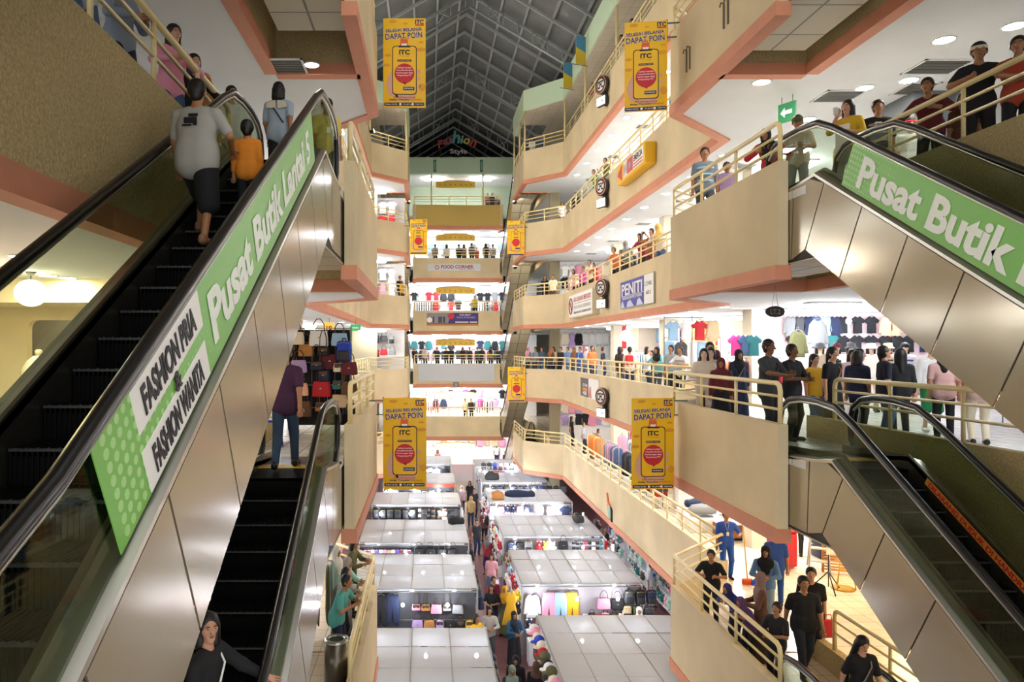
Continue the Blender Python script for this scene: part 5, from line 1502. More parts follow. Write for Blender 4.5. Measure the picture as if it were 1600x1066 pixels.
# ---- bag stall on the left, eye level
t = thing('bag_stand', 'wire stand hidden under hung bags beside the left railing', 'stand', (-2.15, 14.35, 0))
for x in (-.62, .62): MB().cyl((x, 0, 0), (x, 0, 2.05), .02, 6).build('upright', FRAME_W, t)
b = MB()
for z in (.45, .9, 1.35, 1.75, 2.03): b.cyl((-.62, 0, z), (.62, 0, z), .01, 5)
for k in range(9): b.cyl((-.62 + .155 * k, 0, .3), (-.62 + .155 * k, 0, 2.03), .005, 4)
b.build('grid', FRAME_W, t)
MB().box(-.64, .03, .1, .64, .06, 2.0).build('back_cloth', cm('black'), t)
BG = [('bag2', 'white', 0.0, 1.98), ('bag0', 'light blue', .42, 1.93), ('bag0', 'cream', -.42, 1.95),
      ('bag0', 'tan', -.25, 1.72), ('bag1', 'black', .1, 1.66), ('pack', 'royal blue', .52, 1.78), ('bag3', 'black', -.55, 1.70),
      ('bag0', 'lilac', -.38, 1.40), ('bag1', 'navy', -.02, 1.38), ('bag2', 'maroon', .22, 1.52), ('bag1', 'cream', .42, 1.34), ('bag0', 'maroon', .62, 1.36),
      ('bag1', 'grey', -.58, 1.22), ('bag3', 'navy', .12, 1.20),
      ('bag0', 'peach', -.34, .95), ('bag2', 'red', .06, .98), ('bag1', 'teal', .40, 1.0), ('bag0', 'brown', .62, .98), ('bag3', 'dark grey', -.56, .85),
      ('bag0', 'beige', .42, .72), ('bag2', 'brown', -.30, .60), ('bag1', 'tan', .05, .56), ('bag3', 'black', .62, .55), ('bag0', 'black', -.6, .5), ('bag0', 'dark grey', .3, .42)]
for i, (k, c, x, z) in enumerate(BG):
    lab = {('peach', 'bag0'): 'peach handbag with tan handles, low on the left bag stand', ('red', 'bag2'): 'bright red tote hanging in the middle of the left bag stand', ('royal blue', 'pack'): 'royal blue backpack at the top right of the left bag stand',
           ('white', 'bag2'): 'white tote with a tall handle topping the left bag stand', ('lilac', 'bag0'): 'lilac handbag on the left of the bag stand'}.get((c, k))
    w_ = KINDS_OF_GOODS[k][2]
    lv = 'upper part' if z > 1.6 else 'middle' if z > 1.1 else 'lower part' if z > .8 else 'bottom'
    good(k, c, -2.15 + x, 14.22 - (i % 3) * .07, z, 'on the %s of the left bag stand' % lv, RND.uniform(-.3, .3), .95, None, lab)
b = MB(); t = thing('plastic_stool', 'blue plastic stool behind the man in purple', 'stool', (-2.6, 11.9, 0))
MB().rbox(-.15, -.15, .42, .15, .15, .46, .02).build('seat', cm('royal blue', .4), t)
for sx in (-1, 1):
    for sy in (-1, 1): MB().tube([(sx * .13, sy * .13, .42), (sx * .17, sy * .17, 0)], .02, 6).build('leg', cm('royal blue', .4), t)
# shops deeper on the left, eye level
for i, (y, cols) in enumerate(((20.5, ['white', 'grey', 'navy', 'light blue']), (25.5, ['grey', 'brown', 'red', 'dark grey', 'pink']), (30.5, ['red', 'white', 'grey', 'black']))):
    rack(-5.0, y, 0, 2.4, math.radians(90), 1.5, 'clothes rack in the left shops at eye level, %s from near' % ROWN[i], cols, ['side0', 'side1'], '%s rack from near in the left shops' % ROWN[i], 1.2, 130 + i)
t = thing('shop_sign', 'small orange shop sign hanging over the left shops', 'sign', (-3.55, 26.0, 2.35))
MB().box(-.17, -.03, -.2, .17, .03, .2).build('plate', mat('#f0982a', .5, emit=.4), t); lettering('10', .2, .16, INKM, t, FRONT(0, -.035, 0), .04)
MB().cyl((0, 0, .2), (0, 0, .37), .008, 5).build('hanger', STEEL_D, t)
t = thing('shop_sign', 'small green sign hanging over the left shops', 'sign', (-2.75, 27.5, 2.4))
MB().box(-.2, -.03, -.12, .2, .03, .12).build('plate', mat('#2f9a5c', .5, emit=.3), t); MB().box(-.12, -.035, -.03, .12, -.03, .03).build('stripe', WHM, t)
MB().cyl((0, 0, .12), (0, 0, .32), .008, 5).build('hanger', STEEL_D, t)

# ---- warm store seen through the left balustrade
WARM_W = mat('#f0dcb4', .7)
b = MB(); zt = 2.72
b.box(-10.5, 12.6, 0, -7.0, 12.75, zt); b.box(-5.75, 12.6, 0, -3.6, 12.75, zt)
arch = [(-7.0, zt), (-7.0, 1.98)] + [(-6.85 + .15 * math.cos(math.pi - k * math.pi / 8), 1.98 + .15 * math.sin(k * math.pi / 8)) for k in range(5)] + [(-5.9 + .15 * math.cos(math.pi / 2 - k * math.pi / 8), 1.98 + .15 * math.sin(math.pi / 2 - k * math.pi / 8)) for k in range(5)] + [(-5.75, zt)]
b.prism(arch, 'y', 12.6, 12.75)
struct(b.build('wall_store', WARM_W))
struct(MB().box(-10.5, 15.0, 0, -3.6, 15.1, zt).build('wall_store', mat('#9a9aa0', .7)))
struct(MB().box(-10.5, 5.0, 0, -10.4, 15.0, zt).build('wall_store', WARM_W))
struct(MB().box(-10.4, 11.2, 2.35, -4.2, 12.6, 2.72).build('beam_store', WARM_W))
t = thing('globe_pendant', 'white globe pendant lamp in the warm store on the left', 'lamp', (-5.62, 10.2, 2.42))
MB().ell((0, 0, 0), .21, .21, .19, 20, 14).build('lamp_shade', mat('#fff3da', .5, emit=3.2), t)
MB().cyl((0, 0, .17), (0, 0, .26), .012, 6).build('stem', STEEL_D, t); MB().lathe([(.02, .24), (.08, .30), (.085, .36), (.02, .37)], 16).build('canopy', mat('#55504a', .5), t)
for i, (x, y) in enumerate(((38, 403), (75, 430), (105, 437), (8, 425))):
    d = FPX * (2.72 - EYE) / (PY - y); X = (x - PX) / FPX * d
    if i == 0: d, X = 8.4, -4.75
    else: d = min(d, 11.0); X = (x - PX) / FPX * d
    tt = downlight(X, d, 2.72, 'warm ceiling lamp in the left store, %s one' % ROWN[i], 'store lamps', .12)
shop_light(-6.2, 8.8, 2.715, 'warm oblong lamp on the ceiling of the left store', None, 1.2, .4, WARM_TUBE)
shop_light(-6.6, 13.8, 2.715, 'warm oblong lamp in the fitting space of the left store', None, .8, .3, WARM_TUBE)
t = thing('clothes_stand', 'black clothes rail in the niche of the left store', 'clothes rack', (-6.3, 13.6, 0))
MB().tube([(-.9, 0, 1.62), (.9, 0, 1.62)], .015, 6).build('rail', BLACK, t)
for s in (-1, 1): MB().tube([(s * .9, 0, 0), (s * .9, 0, 1.62)], .015, 6).build('upright', BLACK, t)
t = thing('dress_form', 'tailor dummy in a pale draped coat, left store', 'dress form', (-6.05, 11.2, 0))
b = MB(); b.lathe([(.05, 1.52), (.055, 1.60), (.03, 1.62), (.001, 1.62)], 14); b.build('neck', mat('#cbb896', .7), t)
b = MB(); rings = []
for z, rx, ry in ((.55, .30, .26), (.8, .29, .25), (1.1, .25, .2), (1.32, .24, .16), (1.44, .17, .11), (1.52, .07, .07)):
    rings.append([(rx * math.cos(a) * (1 + .05 * math.sin(6 * a)), ry * math.sin(a) * (1 + .05 * math.sin(6 * a)), z) for a in [2 * math.pi * k / 24 for k in range(24)]])
b.loft(rings, 0, True, True); b.build('coat', mat('#d8cfae', .85), t)
MB().cyl((0, 0, .03), (0, 0, .6), .02, 8).build('pole', BLACK, t); MB().lathe([(.2, 0), (.2, .02), (.03, .04)], 16).build('base', BLACK, t)
# lower left, lowest gallery through the glass
counter(-8.2, 17.4, -4, 2.0, .9, .8, 0, 'white display table with small wares, lowest left gallery', mat('#cfd6dc', .5))
for i in range(10):
    good('bag3', ['black', 'dark grey', 'grey', 'brown', 'navy'][i % 5], -9.0 + .18 * i, 17.3 + .2 * (i % 2), -2.95, 'lying on the white display table, lowest left gallery', .3 * i, .7)
shop_light(-8.0, 16.4, -1.285, 'cold oblong lamp over the white display table, lowest left gallery', None, 1.2, .3)

# ---- lowest right landing: cleaning gear and props
t = thing('waste_bin', 'red wheeled bin standing under the lower right landing', 'bin', (9.15, 18.6, -4))
MB().rbox(-.27, -.3, .05, .27, .3, .92, .05).build('body', cm('red', .4), t); MB().rbox(-.3, -.33, .92, .3, .33, 1.0, .03).build('lid', cm('red', .4), t)
for s in (-1, 1): MB().lathe([(.07, -.02), (.07, .02)], 12, mtx=Matrix.Translation((s * .22, .28, .07)) @ Matrix.Rotation(math.pi / 2, 4, 'Y')).build('wheel', BLACK, t)
t = thing('stack_of_crates', 'dark blue crate stack beside the red bin', 'crates', (10.7, 19.4, -4))
for k in range(3): MB().rbox(-.25, -.25, .32 * k, .25, .25, .30 + .32 * k, .03).build('crate', cm('navy', .5), t)
t = thing('step_ladder', 'small grey step ladder leaning by the slatted door', 'ladder', (9.75, 17.9, -4), math.radians(-25))
for s in (-1, 1):
    MB().tube([(s * .24, 0, 0), (s * .17, .35, 1.15)], .022, 6).build('rail', mat('#a9a7a0', .5), t); MB().tube([(s * .24, .75, 0), (s * .17, .38, 1.12)], .018, 6).build('back_leg', mat('#a9a7a0', .5), t)
for k in range(3): MB().box(-.22 + .02 * k, .06 + .09 * k, .28 + .3 * k, .22 - .02 * k, .24 + .09 * k, .31 + .3 * k).build('tread', mat('#b9b7b0', .5), t)
MB().box(-.17, .3, 1.13, .17, .46, 1.17).build('top_step', mat('#ddd8c8', .5), t)
t = thing('slatted_panel', 'wooden slatted door panel standing on the lower right floor', 'panel', (10.25, 18.0, -4), math.radians(-25))
for s in (-1, 1): MB().box(s * .32 - .03, -.02, 0, s * .32 + .03, .03, 1.15).build('stile', mat('#a8763c', .5), t)
b = MB()
for k in range(15): b.box(-.3, -.025, .06 + .073 * k, .3, .02, .10 + .073 * k)
b.build('slats', mat('#c08a48', .5), t)
t = thing('tripod_stand', 'black tripod poster stand on the lower right floor', 'stand', (9.3, 16.7, -4))
MB().cyl((0, 0, .1), (0, 0, 1.5), .015, 6).build('pole', BLACK, t)
for k in range(3):
    a = 2 * math.pi * k / 3 + .4; MB().tube([(0, 0, .45), (.38 * math.cos(a), .38 * math.sin(a), 0)], .014, 5).build('leg', BLACK, t)
MB().box(-.06, -.03, .85, .30, -.015, 1.5).build('poster', WHM, t)
t = thing('easel_sign', 'yellow metal easel sign beside the tripod stand', 'sign', (9.72, 16.7, -4))
for s in (-1, 1): MB().tube([(s * .22, 0, .02), (s * .05, .05, 1.35)], .016, 6).build('leg', mat('#d8a52c', .45), t)
MB().tube([(0, .4, .02), (0, .05, 1.3)], .016, 6).build('back_leg', mat('#d8a52c', .45), t); MB().tube([(-.15, .01, .5), (.15, .01, .5)], .012, 5).build('crossbar', mat('#d8a52c', .45), t)
MB().lathe([(.26, 0), (.26, .02), (.001, .025)], 20, c=(0, .15, 0)).build('base', mat('#a97f22', .5), t)
MB().box(-.12, -.01, .75, .12, .0, 1.2).build('board', WHM, t)
counter(9.3, 21.3, -4, 1.5, .6, .5, math.radians(5), 'low wooden stand with shoes, behind the man in blue', mat('#8a5a30', .5))
t = thing('trash_can', 'round steel trash can beside the lower left railing', 'trash can', (-1.52, 12.0, -4))
b = MB(); b.lathe([(.20, 0), (.20, .78)], 28, caps=True); b.build('body', STEEL_D, t)
b = MB(); b.lathe([(.205, .76), (.205, .80), (.13, .80), (.13, .74), (.205, .76)], 28, caps=False); b.build('rim', STEEL, t)
MB().lathe([(.13, .785), (.001, .785)], 24, caps=False).build('opening', BLACK, t)
rack(-2.5, 13.9, -4, 1.3, math.radians(10), 1.5, 'clothes rack of pale coats behind the lower left landing', ['white', 'cream', 'olive', 'green', 'white'], ['side2'], 'rack behind the lower left landing', 1.3, 200)
# warning board on the railing by the lowest escalator
t = thing('warning_board', 'yellow and white escalator warning board on the lowest right railing', 'sign', (6.98, 9.6, -4))
MB().box(-.02, -.55, .50, 0, .55, .98).build('yellow_board', mat('#e8c21c', .5), t); MB().box(-.022, -.55, .18, 0, .55, .50).build('white_board', WHM, t)
lettering('MELANGGAR DILARANG', .8, .07, INKM, t, basis((-.024, -.1, .80), (0, -1, 0), (0, 0, 1)), .01); lettering('ESCALATOR INI', .6, .07, INKM, t, basis((-.024, -.1, .68), (0, -1, 0), (0, 0, 1)), .01)
MB().prism([(.5, .55), (.34, .55), (.38, .92), (.46, .92)], 'x', -.026, -.02).build('blue_mark', cm('royal blue'), t)
for k in range(3):
    b = MB(); b.tube([(-.026, .35 - .33 * k + .09 * math.cos(a), .34 + .09 * math.sin(a)) for a in [2 * math.pi * q / 16 for q in range(16)]], .012, 5, closed=True); b.build('ban_ring', cm('purple'), t)
# ================================================================== people: one smooth body each, grown as a distance field
def sd_prims(prims, P, k=.02):
    """prims: (a, b, ra, rb, sy) tapered capsules; sy flattens front to back. Smooth union on points P (n,3)."""
    d = None
    for a, b, ra, rb, sy in prims:
        a = np.array(a); b = np.array(b); q = P
        S = np.array([1, 1.0 / sy, 1])
        aa, bb = a * S, b * S
        q = P * S
        ab = bb - aa; L = max(ab @ ab, 1e-9)
        t = np.clip(((q - aa) @ ab) / L, 0, 1)
        r = ra + (rb - ra) * t
        e = np.linalg.norm(q - aa - t[:, None] * ab, axis=1) - r
        e = e * min(1, sy)
        if d is None: d = e
        else:
            h = np.clip(.5 + .5 * (e - d) / k, 0, 1)
            d = e * (1 - h) + d * h - k * h * (1 - h)
            d = d
    return d
def surface(field, lo, hi, vox):
    """surface nets: smooth quad mesh of field(P) = 0 inside the box lo..hi"""
    lo = np.array(lo) - 2 * vox; hi = np.array(hi) + 2 * vox
    n = np.maximum(3, np.ceil((hi - lo) / vox).astype(int) + 1)
    ax = [lo[i] + vox * np.arange(n[i]) for i in range(3)]
    G = np.stack(np.meshgrid(*ax, indexing='ij'), -1).reshape(-1, 3)
    F = field(G).reshape(n)
    inside = F < 0
    c = np.zeros(n - 1, int)
    for dx in (0, 1):
        for dy in (0, 1):
            for dz in (0, 1):
                c += inside[dx:n[0] - 1 + dx, dy:n[1] - 1 + dy, dz:n[2] - 1 + dz]
    act = (c > 0) & (c < 8)
    idx = -np.ones(n - 1, int); I = np.argwhere(act); idx[act] = np.arange(len(I))
    acc = np.zeros((len(I), 3)); cnt = np.zeros(len(I))
    corners = [(0, 0, 0), (1, 0, 0), (0, 1, 0), (1, 1, 0), (0, 0, 1), (1, 0, 1), (0, 1, 1), (1, 1, 1)]
    for i in range(8):
        for j in range(i + 1, 8):
            a, b = np.array(corners[i]), np.array(corners[j])
            if abs(a - b).sum() != 1: continue
            fa = F[tuple((I + a).T)]; fb = F[tuple((I + b).T)]
            m = (fa < 0) != (fb < 0)
            t = np.where(m, fa / np.where(m, fa - fb, 1), 0)
            acc += np.where(m[:, None], a + (b - a) * t[:, None], 0); cnt += m
    V = lo + vox * (I + acc / np.maximum(cnt, 1)[:, None])
    Q = []
    for ax_ in range(3):
        o = [i for i in range(3) if i != ax_]
        s0 = [slice(None)] * 3; s1 = [slice(None)] * 3
        s0[ax_] = slice(0, n[ax_] - 1); s1[ax_] = slice(1, n[ax_])
        a, b = inside[tuple(s0)], inside[tuple(s1)]
        E = np.argwhere(a != b)
        E = E[(E[:, o[0]] > 0) & (E[:, o[1]] > 0) & (E[:, o[0]] < n[o[0]] - 1) & (E[:, o[1]] < n[o[1]] - 1)]
        if not len(E): continue
        fl = a[tuple(E.T)]
        u = np.zeros(3, int); v = np.zeros(3, int); u[o[0]] = 1; v[o[1]] = 1
        q = np.stack([idx[tuple((E - u - v).T)], idx[tuple((E - v).T)], idx[tuple(E.T)], idx[tuple((E - u).T)]], 1)
        if ax_ == 1: fl = ~fl
        q[~fl] = q[~fl][:, ::-1]
        Q.append(q)
    return V, (np.concatenate(Q) if Q else np.zeros((0, 4), int))
def box_of(prims, pad):
    lo = np.array([9.0] * 3); hi = -lo
    for a, b, ra, rb, sy in prims:
        for p, r in ((a, ra), (b, rb)):
            lo = np.minimum(lo, np.array(p) - r - pad); hi = np.maximum(hi, np.array(p) + r + pad)
    return lo, hi
def grown(name, prims, vox, m, parent, k=.02, cut=None, extra=None, flat=0.0):
    """mesh object from prims; cut(P) adds a distance to subtract (negative inside the part taken away)"""
    lo, hi = box_of(prims, .01)
    def f(P):
        d = sd_prims(prims, P, k)
        if cut is not None: d = np.maximum(d, -cut(P))
        return d
    V, Q = surface(f, lo, hi, vox)
    vs = [tuple(p) for p in V]; fs = [tuple(q) for q in Q]
    me = bpy.data.meshes.new(name)
    if extra is not None:
        n0 = len(vs); vs = vs + extra.v; fs = fs + [tuple(i + n0 for i in f_) for f_ in extra.f]
    me.from_pydata(vs, [], fs); me.materials.append(m)
    me.polygons.foreach_set('use_smooth', [True] * len(me.polygons)); me.update()
    o = bpy.data.objects.new(name, me); COL.objects.link(o)
    if parent is not None: o.parent = parent
    return o
def ik(a, t, l1, l2, hint):
    a, t, hint = Vector(a), Vector(t), Vector(hint)
    d = t - a; L = min(d.length, (l1 + l2) * .995)
    if d.length < 1e-6: d = Vector((0, 0, -1))
    u = d.normalized(); t = a + u * L
    x = (l1 * l1 - l2 * l2 + L * L) / (2 * L); h = math.sqrt(max(0, l1 * l1 - x * x))
    n = hint - u * hint.dot(u)
    if n.length < 1e-6: n = Vector((0, 1, 0))
    return tuple(a + u * x + n.normalized() * h), tuple(t)
def add(a, b): return (a[0] + b[0], a[1] + b[1], a[2] + b[2])
def mulv(a, k): return (a[0] * k, a[1] * k, a[2] * k)
def lerp(a, b, t): return tuple(a[i] + (b[i] - a[i]) * t for i in range(3))
SKIN = {'l': '#c9977a', 'm': '#a97753', 'd': '#7d5238', 'pale': '#d9b59c'}
HAIR = mat('#120f0f', .5); EYEW = mat('#b9b1a7', .6); LIP = mat('#93504a', .6); EYED = mat('#120d0b', .3)
SHOE = {'black': mat('#141416', .4), 'white': mat('#dcdad6', .5), 'brown': mat('#4a3222', .5), 'skin': mat('#9b6d50', .6)}
def person(label, x, y, z, face=0, h=1.65, pose='stand', skin='m', top='black', sleeve=.5, legs='navy', bottom='trousers', hair='short', hat=None,
           mask=None, build_=1.0, look=0.0, pitch=0.0, shoes='black', extras=(), vox=None, hijab=None, cat='person', longtop=False, lean=None, sitting=False, child=False, name='person'):
    """face: degrees the figure turns from facing the eye (0), positive to its left; legs / top: colour names or hex"""
    col = lambda c: cm(c, .85) if c in CN else mat(c, .85)
    pxm = FPX / max(1.0, y)
    if vox is None: vox = max(.012, min(.04, 1.35 / pxm)) / 1.0
    fine = pxm > 55
    r = thing(name, label, cat, (x, y, z), math.radians(face))
    S = h / 1.68
    hs = 1.18 if child else 1.0          # larger head on a child
    B = build_
    hip_z = .90; ln = 0.0
    sh_z = 1.38
    if pose in ('lean',): ln = math.radians(lean if lean is not None else 16)
    elif lean: ln = math.radians(lean)
    def U(p):                            # tilt the upper body forward about the hips
        dx, dy, dz = p[0], p[1], p[2] - .92
        return (dx, dy * math.cos(ln) - dz * math.sin(ln), .92 + dz * math.cos(ln) + dy * math.sin(ln))
    # legs
    foot = {-1: (-.10, 0, .07), 1: (.10, 0, .07)}
    if pose == 'walk': foot = {-1: (-.09, -.22, .07), 1: (.09, .20, .10)}
    if pose == 'climb': foot = {-1: (-.10, .05, .07), 1: (.12, -.33, .27)}
    hips = {s: (s * .085, 0, hip_z) for s in (-1, 1)}
    P_leg, P_shoe, joints = [], [], {}
    for s in (-1, 1):
        kn, an = ik(hips[s], foot[s], .43, .42, (s * .12, -1, 0))
        joints[s] = (kn, an)
    torso = [((-.055, 0, .93), (.055, 0, .93), .115 * B, .115 * B, .80), ((0, 0, 1.0), (0, .0, 1.12), .118 * B, .112 * B, .74), ((-.05, 0, 1.22), (.05, 0, 1.22), .115 * B, .115 * B, .74), ((-.10, .0, 1.335), (.10, .0, 1.335), .078, .078, .80), ((0, 0, 1.36), (0, 0, 1.42), .075, .06, .8)]
    torso = [(U(a), U(b), ra, rb, sy) for a, b, ra, rb, sy in torso]
    neck = [(U((0, .01, 1.38)), U((0, -.01, 1.50)), .052, .048, 1)]
    # head, turned by look (yaw) and pitch
    hc = Vector(U((0, -.015, 1.575)))
    Rh = Matrix.Rotation(math.radians(look), 3, 'Z') @ Matrix.Rotation(math.radians(pitch), 3, 'X')
    def Hd(p): return tuple(hc + Rh @ (Vector(p) * hs))
    head = [(Hd((0, .012, .025)), Hd((0, .012, .045)), .082 * hs, .078 * hs, 1.0), (Hd((0, -.02, -.01)), Hd((0, -.022, -.055)), .066 * hs, .045 * hs, 1.0), (Hd((0, -.03, -.075)), Hd((0, -.04, -.085)), .034 * hs, .030 * hs, 1)]
    if fine:
        head += [(Hd((0, -.082, .012)), Hd((0, -.104, -.022)), .010, .016, 1)] + [(Hd((s * .083, .01, .012)), Hd((s * .085, .012, -.02)), .017, .013, 1) for s in (-1, 1)]
    # arms
    hand = {s: (s * .235, -.02, .80) for s in (-1, 1)}; hint = {s: (s * .5, 1, 0) for s in (-1, 1)}
    if pose == 'lean': hand = {s: (s * .15, -.33, 1.17) for s in (-1, 1)}; hint = {s: (s * 1.0, -.1, -.9) for s in (-1, 1)}
    if pose == 'hold': hand = {s: (s * .09, -.27, 1.10) for s in (-1, 1)}; hint = {s: (s * 1, .6, -.6) for s in (-1, 1)}
    if pose == 'phone': hand = {-1: (-.07, -.36, 1.46), 1: (.07, -.36, 1.46)}; hint = {s: (s * .6, .2, -1) for s in (-1, 1)}
    if pose == 'drink': hand = {-1: (-.06, -.22, 1.40), 1: (.15, -.25, 1.12)}; hint = {s: (s * .6, .2, -1) for s in (-1, 1)}
    if pose == 'cross': hand = {-1: (.12, -.19, 1.12), 1: (-.12, -.22, 1.15)}; hint = {s: (s * 1, .4, -.8) for s in (-1, 1)}
    if pose == 'walk': hand = {-1: (-.24, .16, .86), 1: (.24, -.18, .88)}
    if pose == 'climb': hand = {-1: (-.28, -.24, 1.05), 1: (.27, -.14, .86)}
    if pose == 'reach': hand = {-1: (-.24, -.05, .82), 1: (.46, -.38, .98)}; hint = {s: (s * .4, .5, -1) for s in (-1, 1)}
    if pose == 'broom': hand = {-1: (-.24, -.04, .82), 1: (.24, -.22, 1.12)}
    if pose == 'railhand': hand = {-1: (-.20, -.40, 1.14), 1: (.10, -.30, 1.16)}; hint = {s: (s * 1, .5, -.6) for s in (-1, 1)}
    arm, palm = {}, MB()
    P_arm = []
    for s in (-1, 1):
        sh = U((s * .178 * (B * .5 + .5), .0, sh_z - .035))
        el, wr = ik(sh, hand[s], .27, .245, hint[s])
        arm[s] = (sh, el, wr)
        P_arm += [(sh, el, .052 * (B * .4 + .6), .041, 1), (el, wr, .041, .028, 1)]
        # hand: palm grown with the body, five separate fingers added as thin tubes
        d = (Vector(wr) - Vector(el)).normalized()
        kn_ = tuple(Vector(wr) + d * .075)
        P_arm.append((wr, kn_, .026, .030, .75))
        if pxm > 24:
            side = d.cross(Vector((0, -1, 0) if abs(d.y) < .8 else (0, 0, 1)))
            side.normalize()
            curl = d.cross(side).normalized() * (1 if pose in ('stand', 'walk', 'climb') else -1)
            for q in range(4):
                o_ = Vector(kn_) + side * (.030 - .020 * q)
                ln_ = (.062, .072, .068, .052)[q]
                p1 = o_ + d * ln_ * .45 + curl * .006; p2 = p1 + d * ln_ * .32 + curl * .018; p3 = p2 + d * ln_ * .16 + curl * .026
                palm.tube([tuple(o_ - d * .02), tuple(p1), tuple(p2), tuple(p3)], [.0095, .0090, .0080, .0062], 6)
            tb = Vector(wr) + d * .02 + side * .026
            palm.tube([tuple(tb), tuple(tb + side * .026 + d * .022), tuple(tb + side * .030 + d * .050 + curl * .008)], [.012, .0105, .007], 6)
    P_leg = []
    for s in (-1, 1):
        kn, an = joints[s]
        P_leg += [(hips[s], kn, .082 * B, .052, 1), (kn, an, .052, .036, 1)]
        toe = (an[0] + s * .02, an[1] - .15, an[2] - .035)
        P_shoe.append((s, (an[0], an[1] + .03, an[2] - .025), toe))
    feet = [(a, b, .038, .030, 1) for s, a, b in P_shoe]
    def scl(pr): return [(mulv(a, S), mulv(b, S), ra * S, rb * S, sy) for a, b, ra, rb, sy in pr]
    palm.v = [mulv(v, S) for v in palm.v]
    body = grown('body', scl(torso + neck + head + P_arm + P_leg + feet), vox, mat(SKIN.get(skin, skin), .55), r, .022 * S, None, palm)
    # --- clothes: shells grown over the same bones
    def inflate(pr, g): return [(a, b, ra + g, rb + g, sy) for a, b, ra, rb, sy in pr]
    sl = []
    for s in (-1, 1):
        sh, el, wr = arm[s]
        t = sleeve
        if t <= 0: continue
        if t <= .55: sl.append((sh, lerp(sh, el, t / .55 * .85), .066, .060, 1))
        else:
            sl.append((sh, el, .066, .054, 1)); sl.append((el, lerp(el, wr, min(1, (t - .5) / .5) * .93), .054, .044, 1))
    tz = 0
    body_top = inflate(torso[:4], .018) + [(U((-.045, 0, 1.10)), U((.045, 0, 1.10)), .118 * B, .118 * B, .84), ((-.058, 0, .97), (-.062, -.0, .855), .130 * B, .130 * B, .88), ((.058, 0, .97), (.062, -.0, .855), .130 * B, .130 * B, .88)] + [(U((-.06, 0, 1.37)), U((.06, 0, 1.37)), .058, .058, .9)]
    if longtop: body_top.append(((0, .0, .93), (0, .0, longtop if isinstance(longtop, float) else .72), .15 * B, .165 * B, .8))
    nk = np.array(U((0, -.01, 1.47))) * S
    nkr = .062 * S
    if hijab is None:
        cutn = lambda P: np.linalg.norm((P - nk) * np.array([1, 1, .6]), axis=1) - nkr
    else: cutn = None
    grown('shirt', scl(body_top + sl), vox, col(top), r, .03 * S, cutn)
    if bottom == 'skirt':
        lowz = .10
        sk = [q for s in (-1, 1) for q in (((s * .06, 0, .96), (s * .08, -.025, .50), .124 * B, .135 * B, .95), ((s * .08, -.025, .50), (s * .09, -.02, lowz + .06), .135 * B, .15, .95))]
        grown('skirt', scl(sk), vox, col(legs), r, .03 * S)
    elif bottom:
        frac = {'trousers': 1.0, 'shorts': .18, 'knee': .12}[bottom]
        lg = [((-.05, 0, .94), (.05, 0, .94), .122 * B, .122 * B, .82)]
        for s in (-1, 1):
            kn, an = joints[s]
            if bottom == 'trousers': lg += [(hips[s], kn, .096 * B, .068, 1), (kn, lerp(kn, an, .93), .068, .054, 1)]
            else: lg += [(hips[s], lerp(kn, an, .12), .105 * B, .088 * B, 1)]
        grown(bottom if bottom != 'knee' else 'shorts', scl(lg), vox, col(legs), r, .02 * S)
    for s, a, b in P_shoe:
        grown('shoe', scl([(a, b, .045, .036, 1), (add(a, (0, .01, .03)), a, .036, .04, 1)]), vox, SHOE.get(shoes, SHOE['black']), r, .02)
    # --- hair, headscarf, hats, mask, face
    fwd = Rh @ Vector((0, -1, 0)); upv = Rh @ Vector((0, 0, 1))
    fN, uN, hN = np.array(fwd), np.array(upv), np.array(hc) * S
    def facecut(rx, rz, dz, depth=-.02):
        """oval opened in front of the face"""
        def f(P):
            q = P - hN - uN * dz * S
            fz = q @ fN; uz = q @ uN
            rest = q - fz[:, None] * fN - uz[:, None] * uN
            e = np.sqrt((np.linalg.norm(rest, axis=1) / (rx * S * hs)) ** 2 + (uz / (rz * S * hs)) ** 2) - 1
            return np.maximum(e * rx * S, -(fz + depth * S))
        return f
    hv = min(vox, .016) if fine else vox
    if hijab:
        hj = [(Hd((0, .012, .03)), Hd((0, .012, .05)), .098 * hs, .094 * hs, 1), (Hd((0, -.0, -.02)), Hd((0, 0, -.09)), .088 * hs, .085 * hs, 1), (U((0, 0, 1.46)), U((0, -.01, 1.36)), .085, .12, .85), (U((-.09, -.01, 1.34)), U((.09, -.01, 1.34)), .10, .10, .9), (U((0, -.05, 1.30)), U((0, -.06, 1.18)), .13, .10, .7)]
        grown('headscarf', scl(hj), hv, col(hijab), r, .04 * S, facecut(.058, .078, -.028, -.03))
    elif hair:
        hr = [(Hd((0, .018, .035)), Hd((0, .02, .055)), .097 * hs, .092 * hs, 1), (Hd((0, .035, .0)), Hd((0, .04, -.04)), .078 * hs, .062 * hs, 1)]
        fc = facecut(.072, .090, -.014, .0)
        if hair in ('long', 'bob', 'tail'):
            zl = -.30 if hair == 'long' else -.12
            if hair == 'tail': hr += [(Hd((0, .10, .01)), Hd((0, .12, -.20)), .035, .02, 1)]
            else:
                hr += [(Hd((-.05, .03, .0)), Hd((-.065, .045, zl)), .058, .045, 1), (Hd((.05, .03, .0)), Hd((.065, .045, zl)), .058, .045, 1), (Hd((0, .05, .0)), Hd((0, .075, zl)), .06, .055, 1)]
            fc = facecut(.061, .090, -.016, -.0)
        grown('hair', scl(hr), hv, HAIR, r, .025 * S, fc)
    def M(me_mb, name, m):
        me_mb.v = [mulv(v, S) for v in me_mb.v]
        return me_mb.build(name, m, r)
    Hm = Matrix.Translation(hc) @ Rh.to_4x4() @ Matrix.Scale(hs, 4)
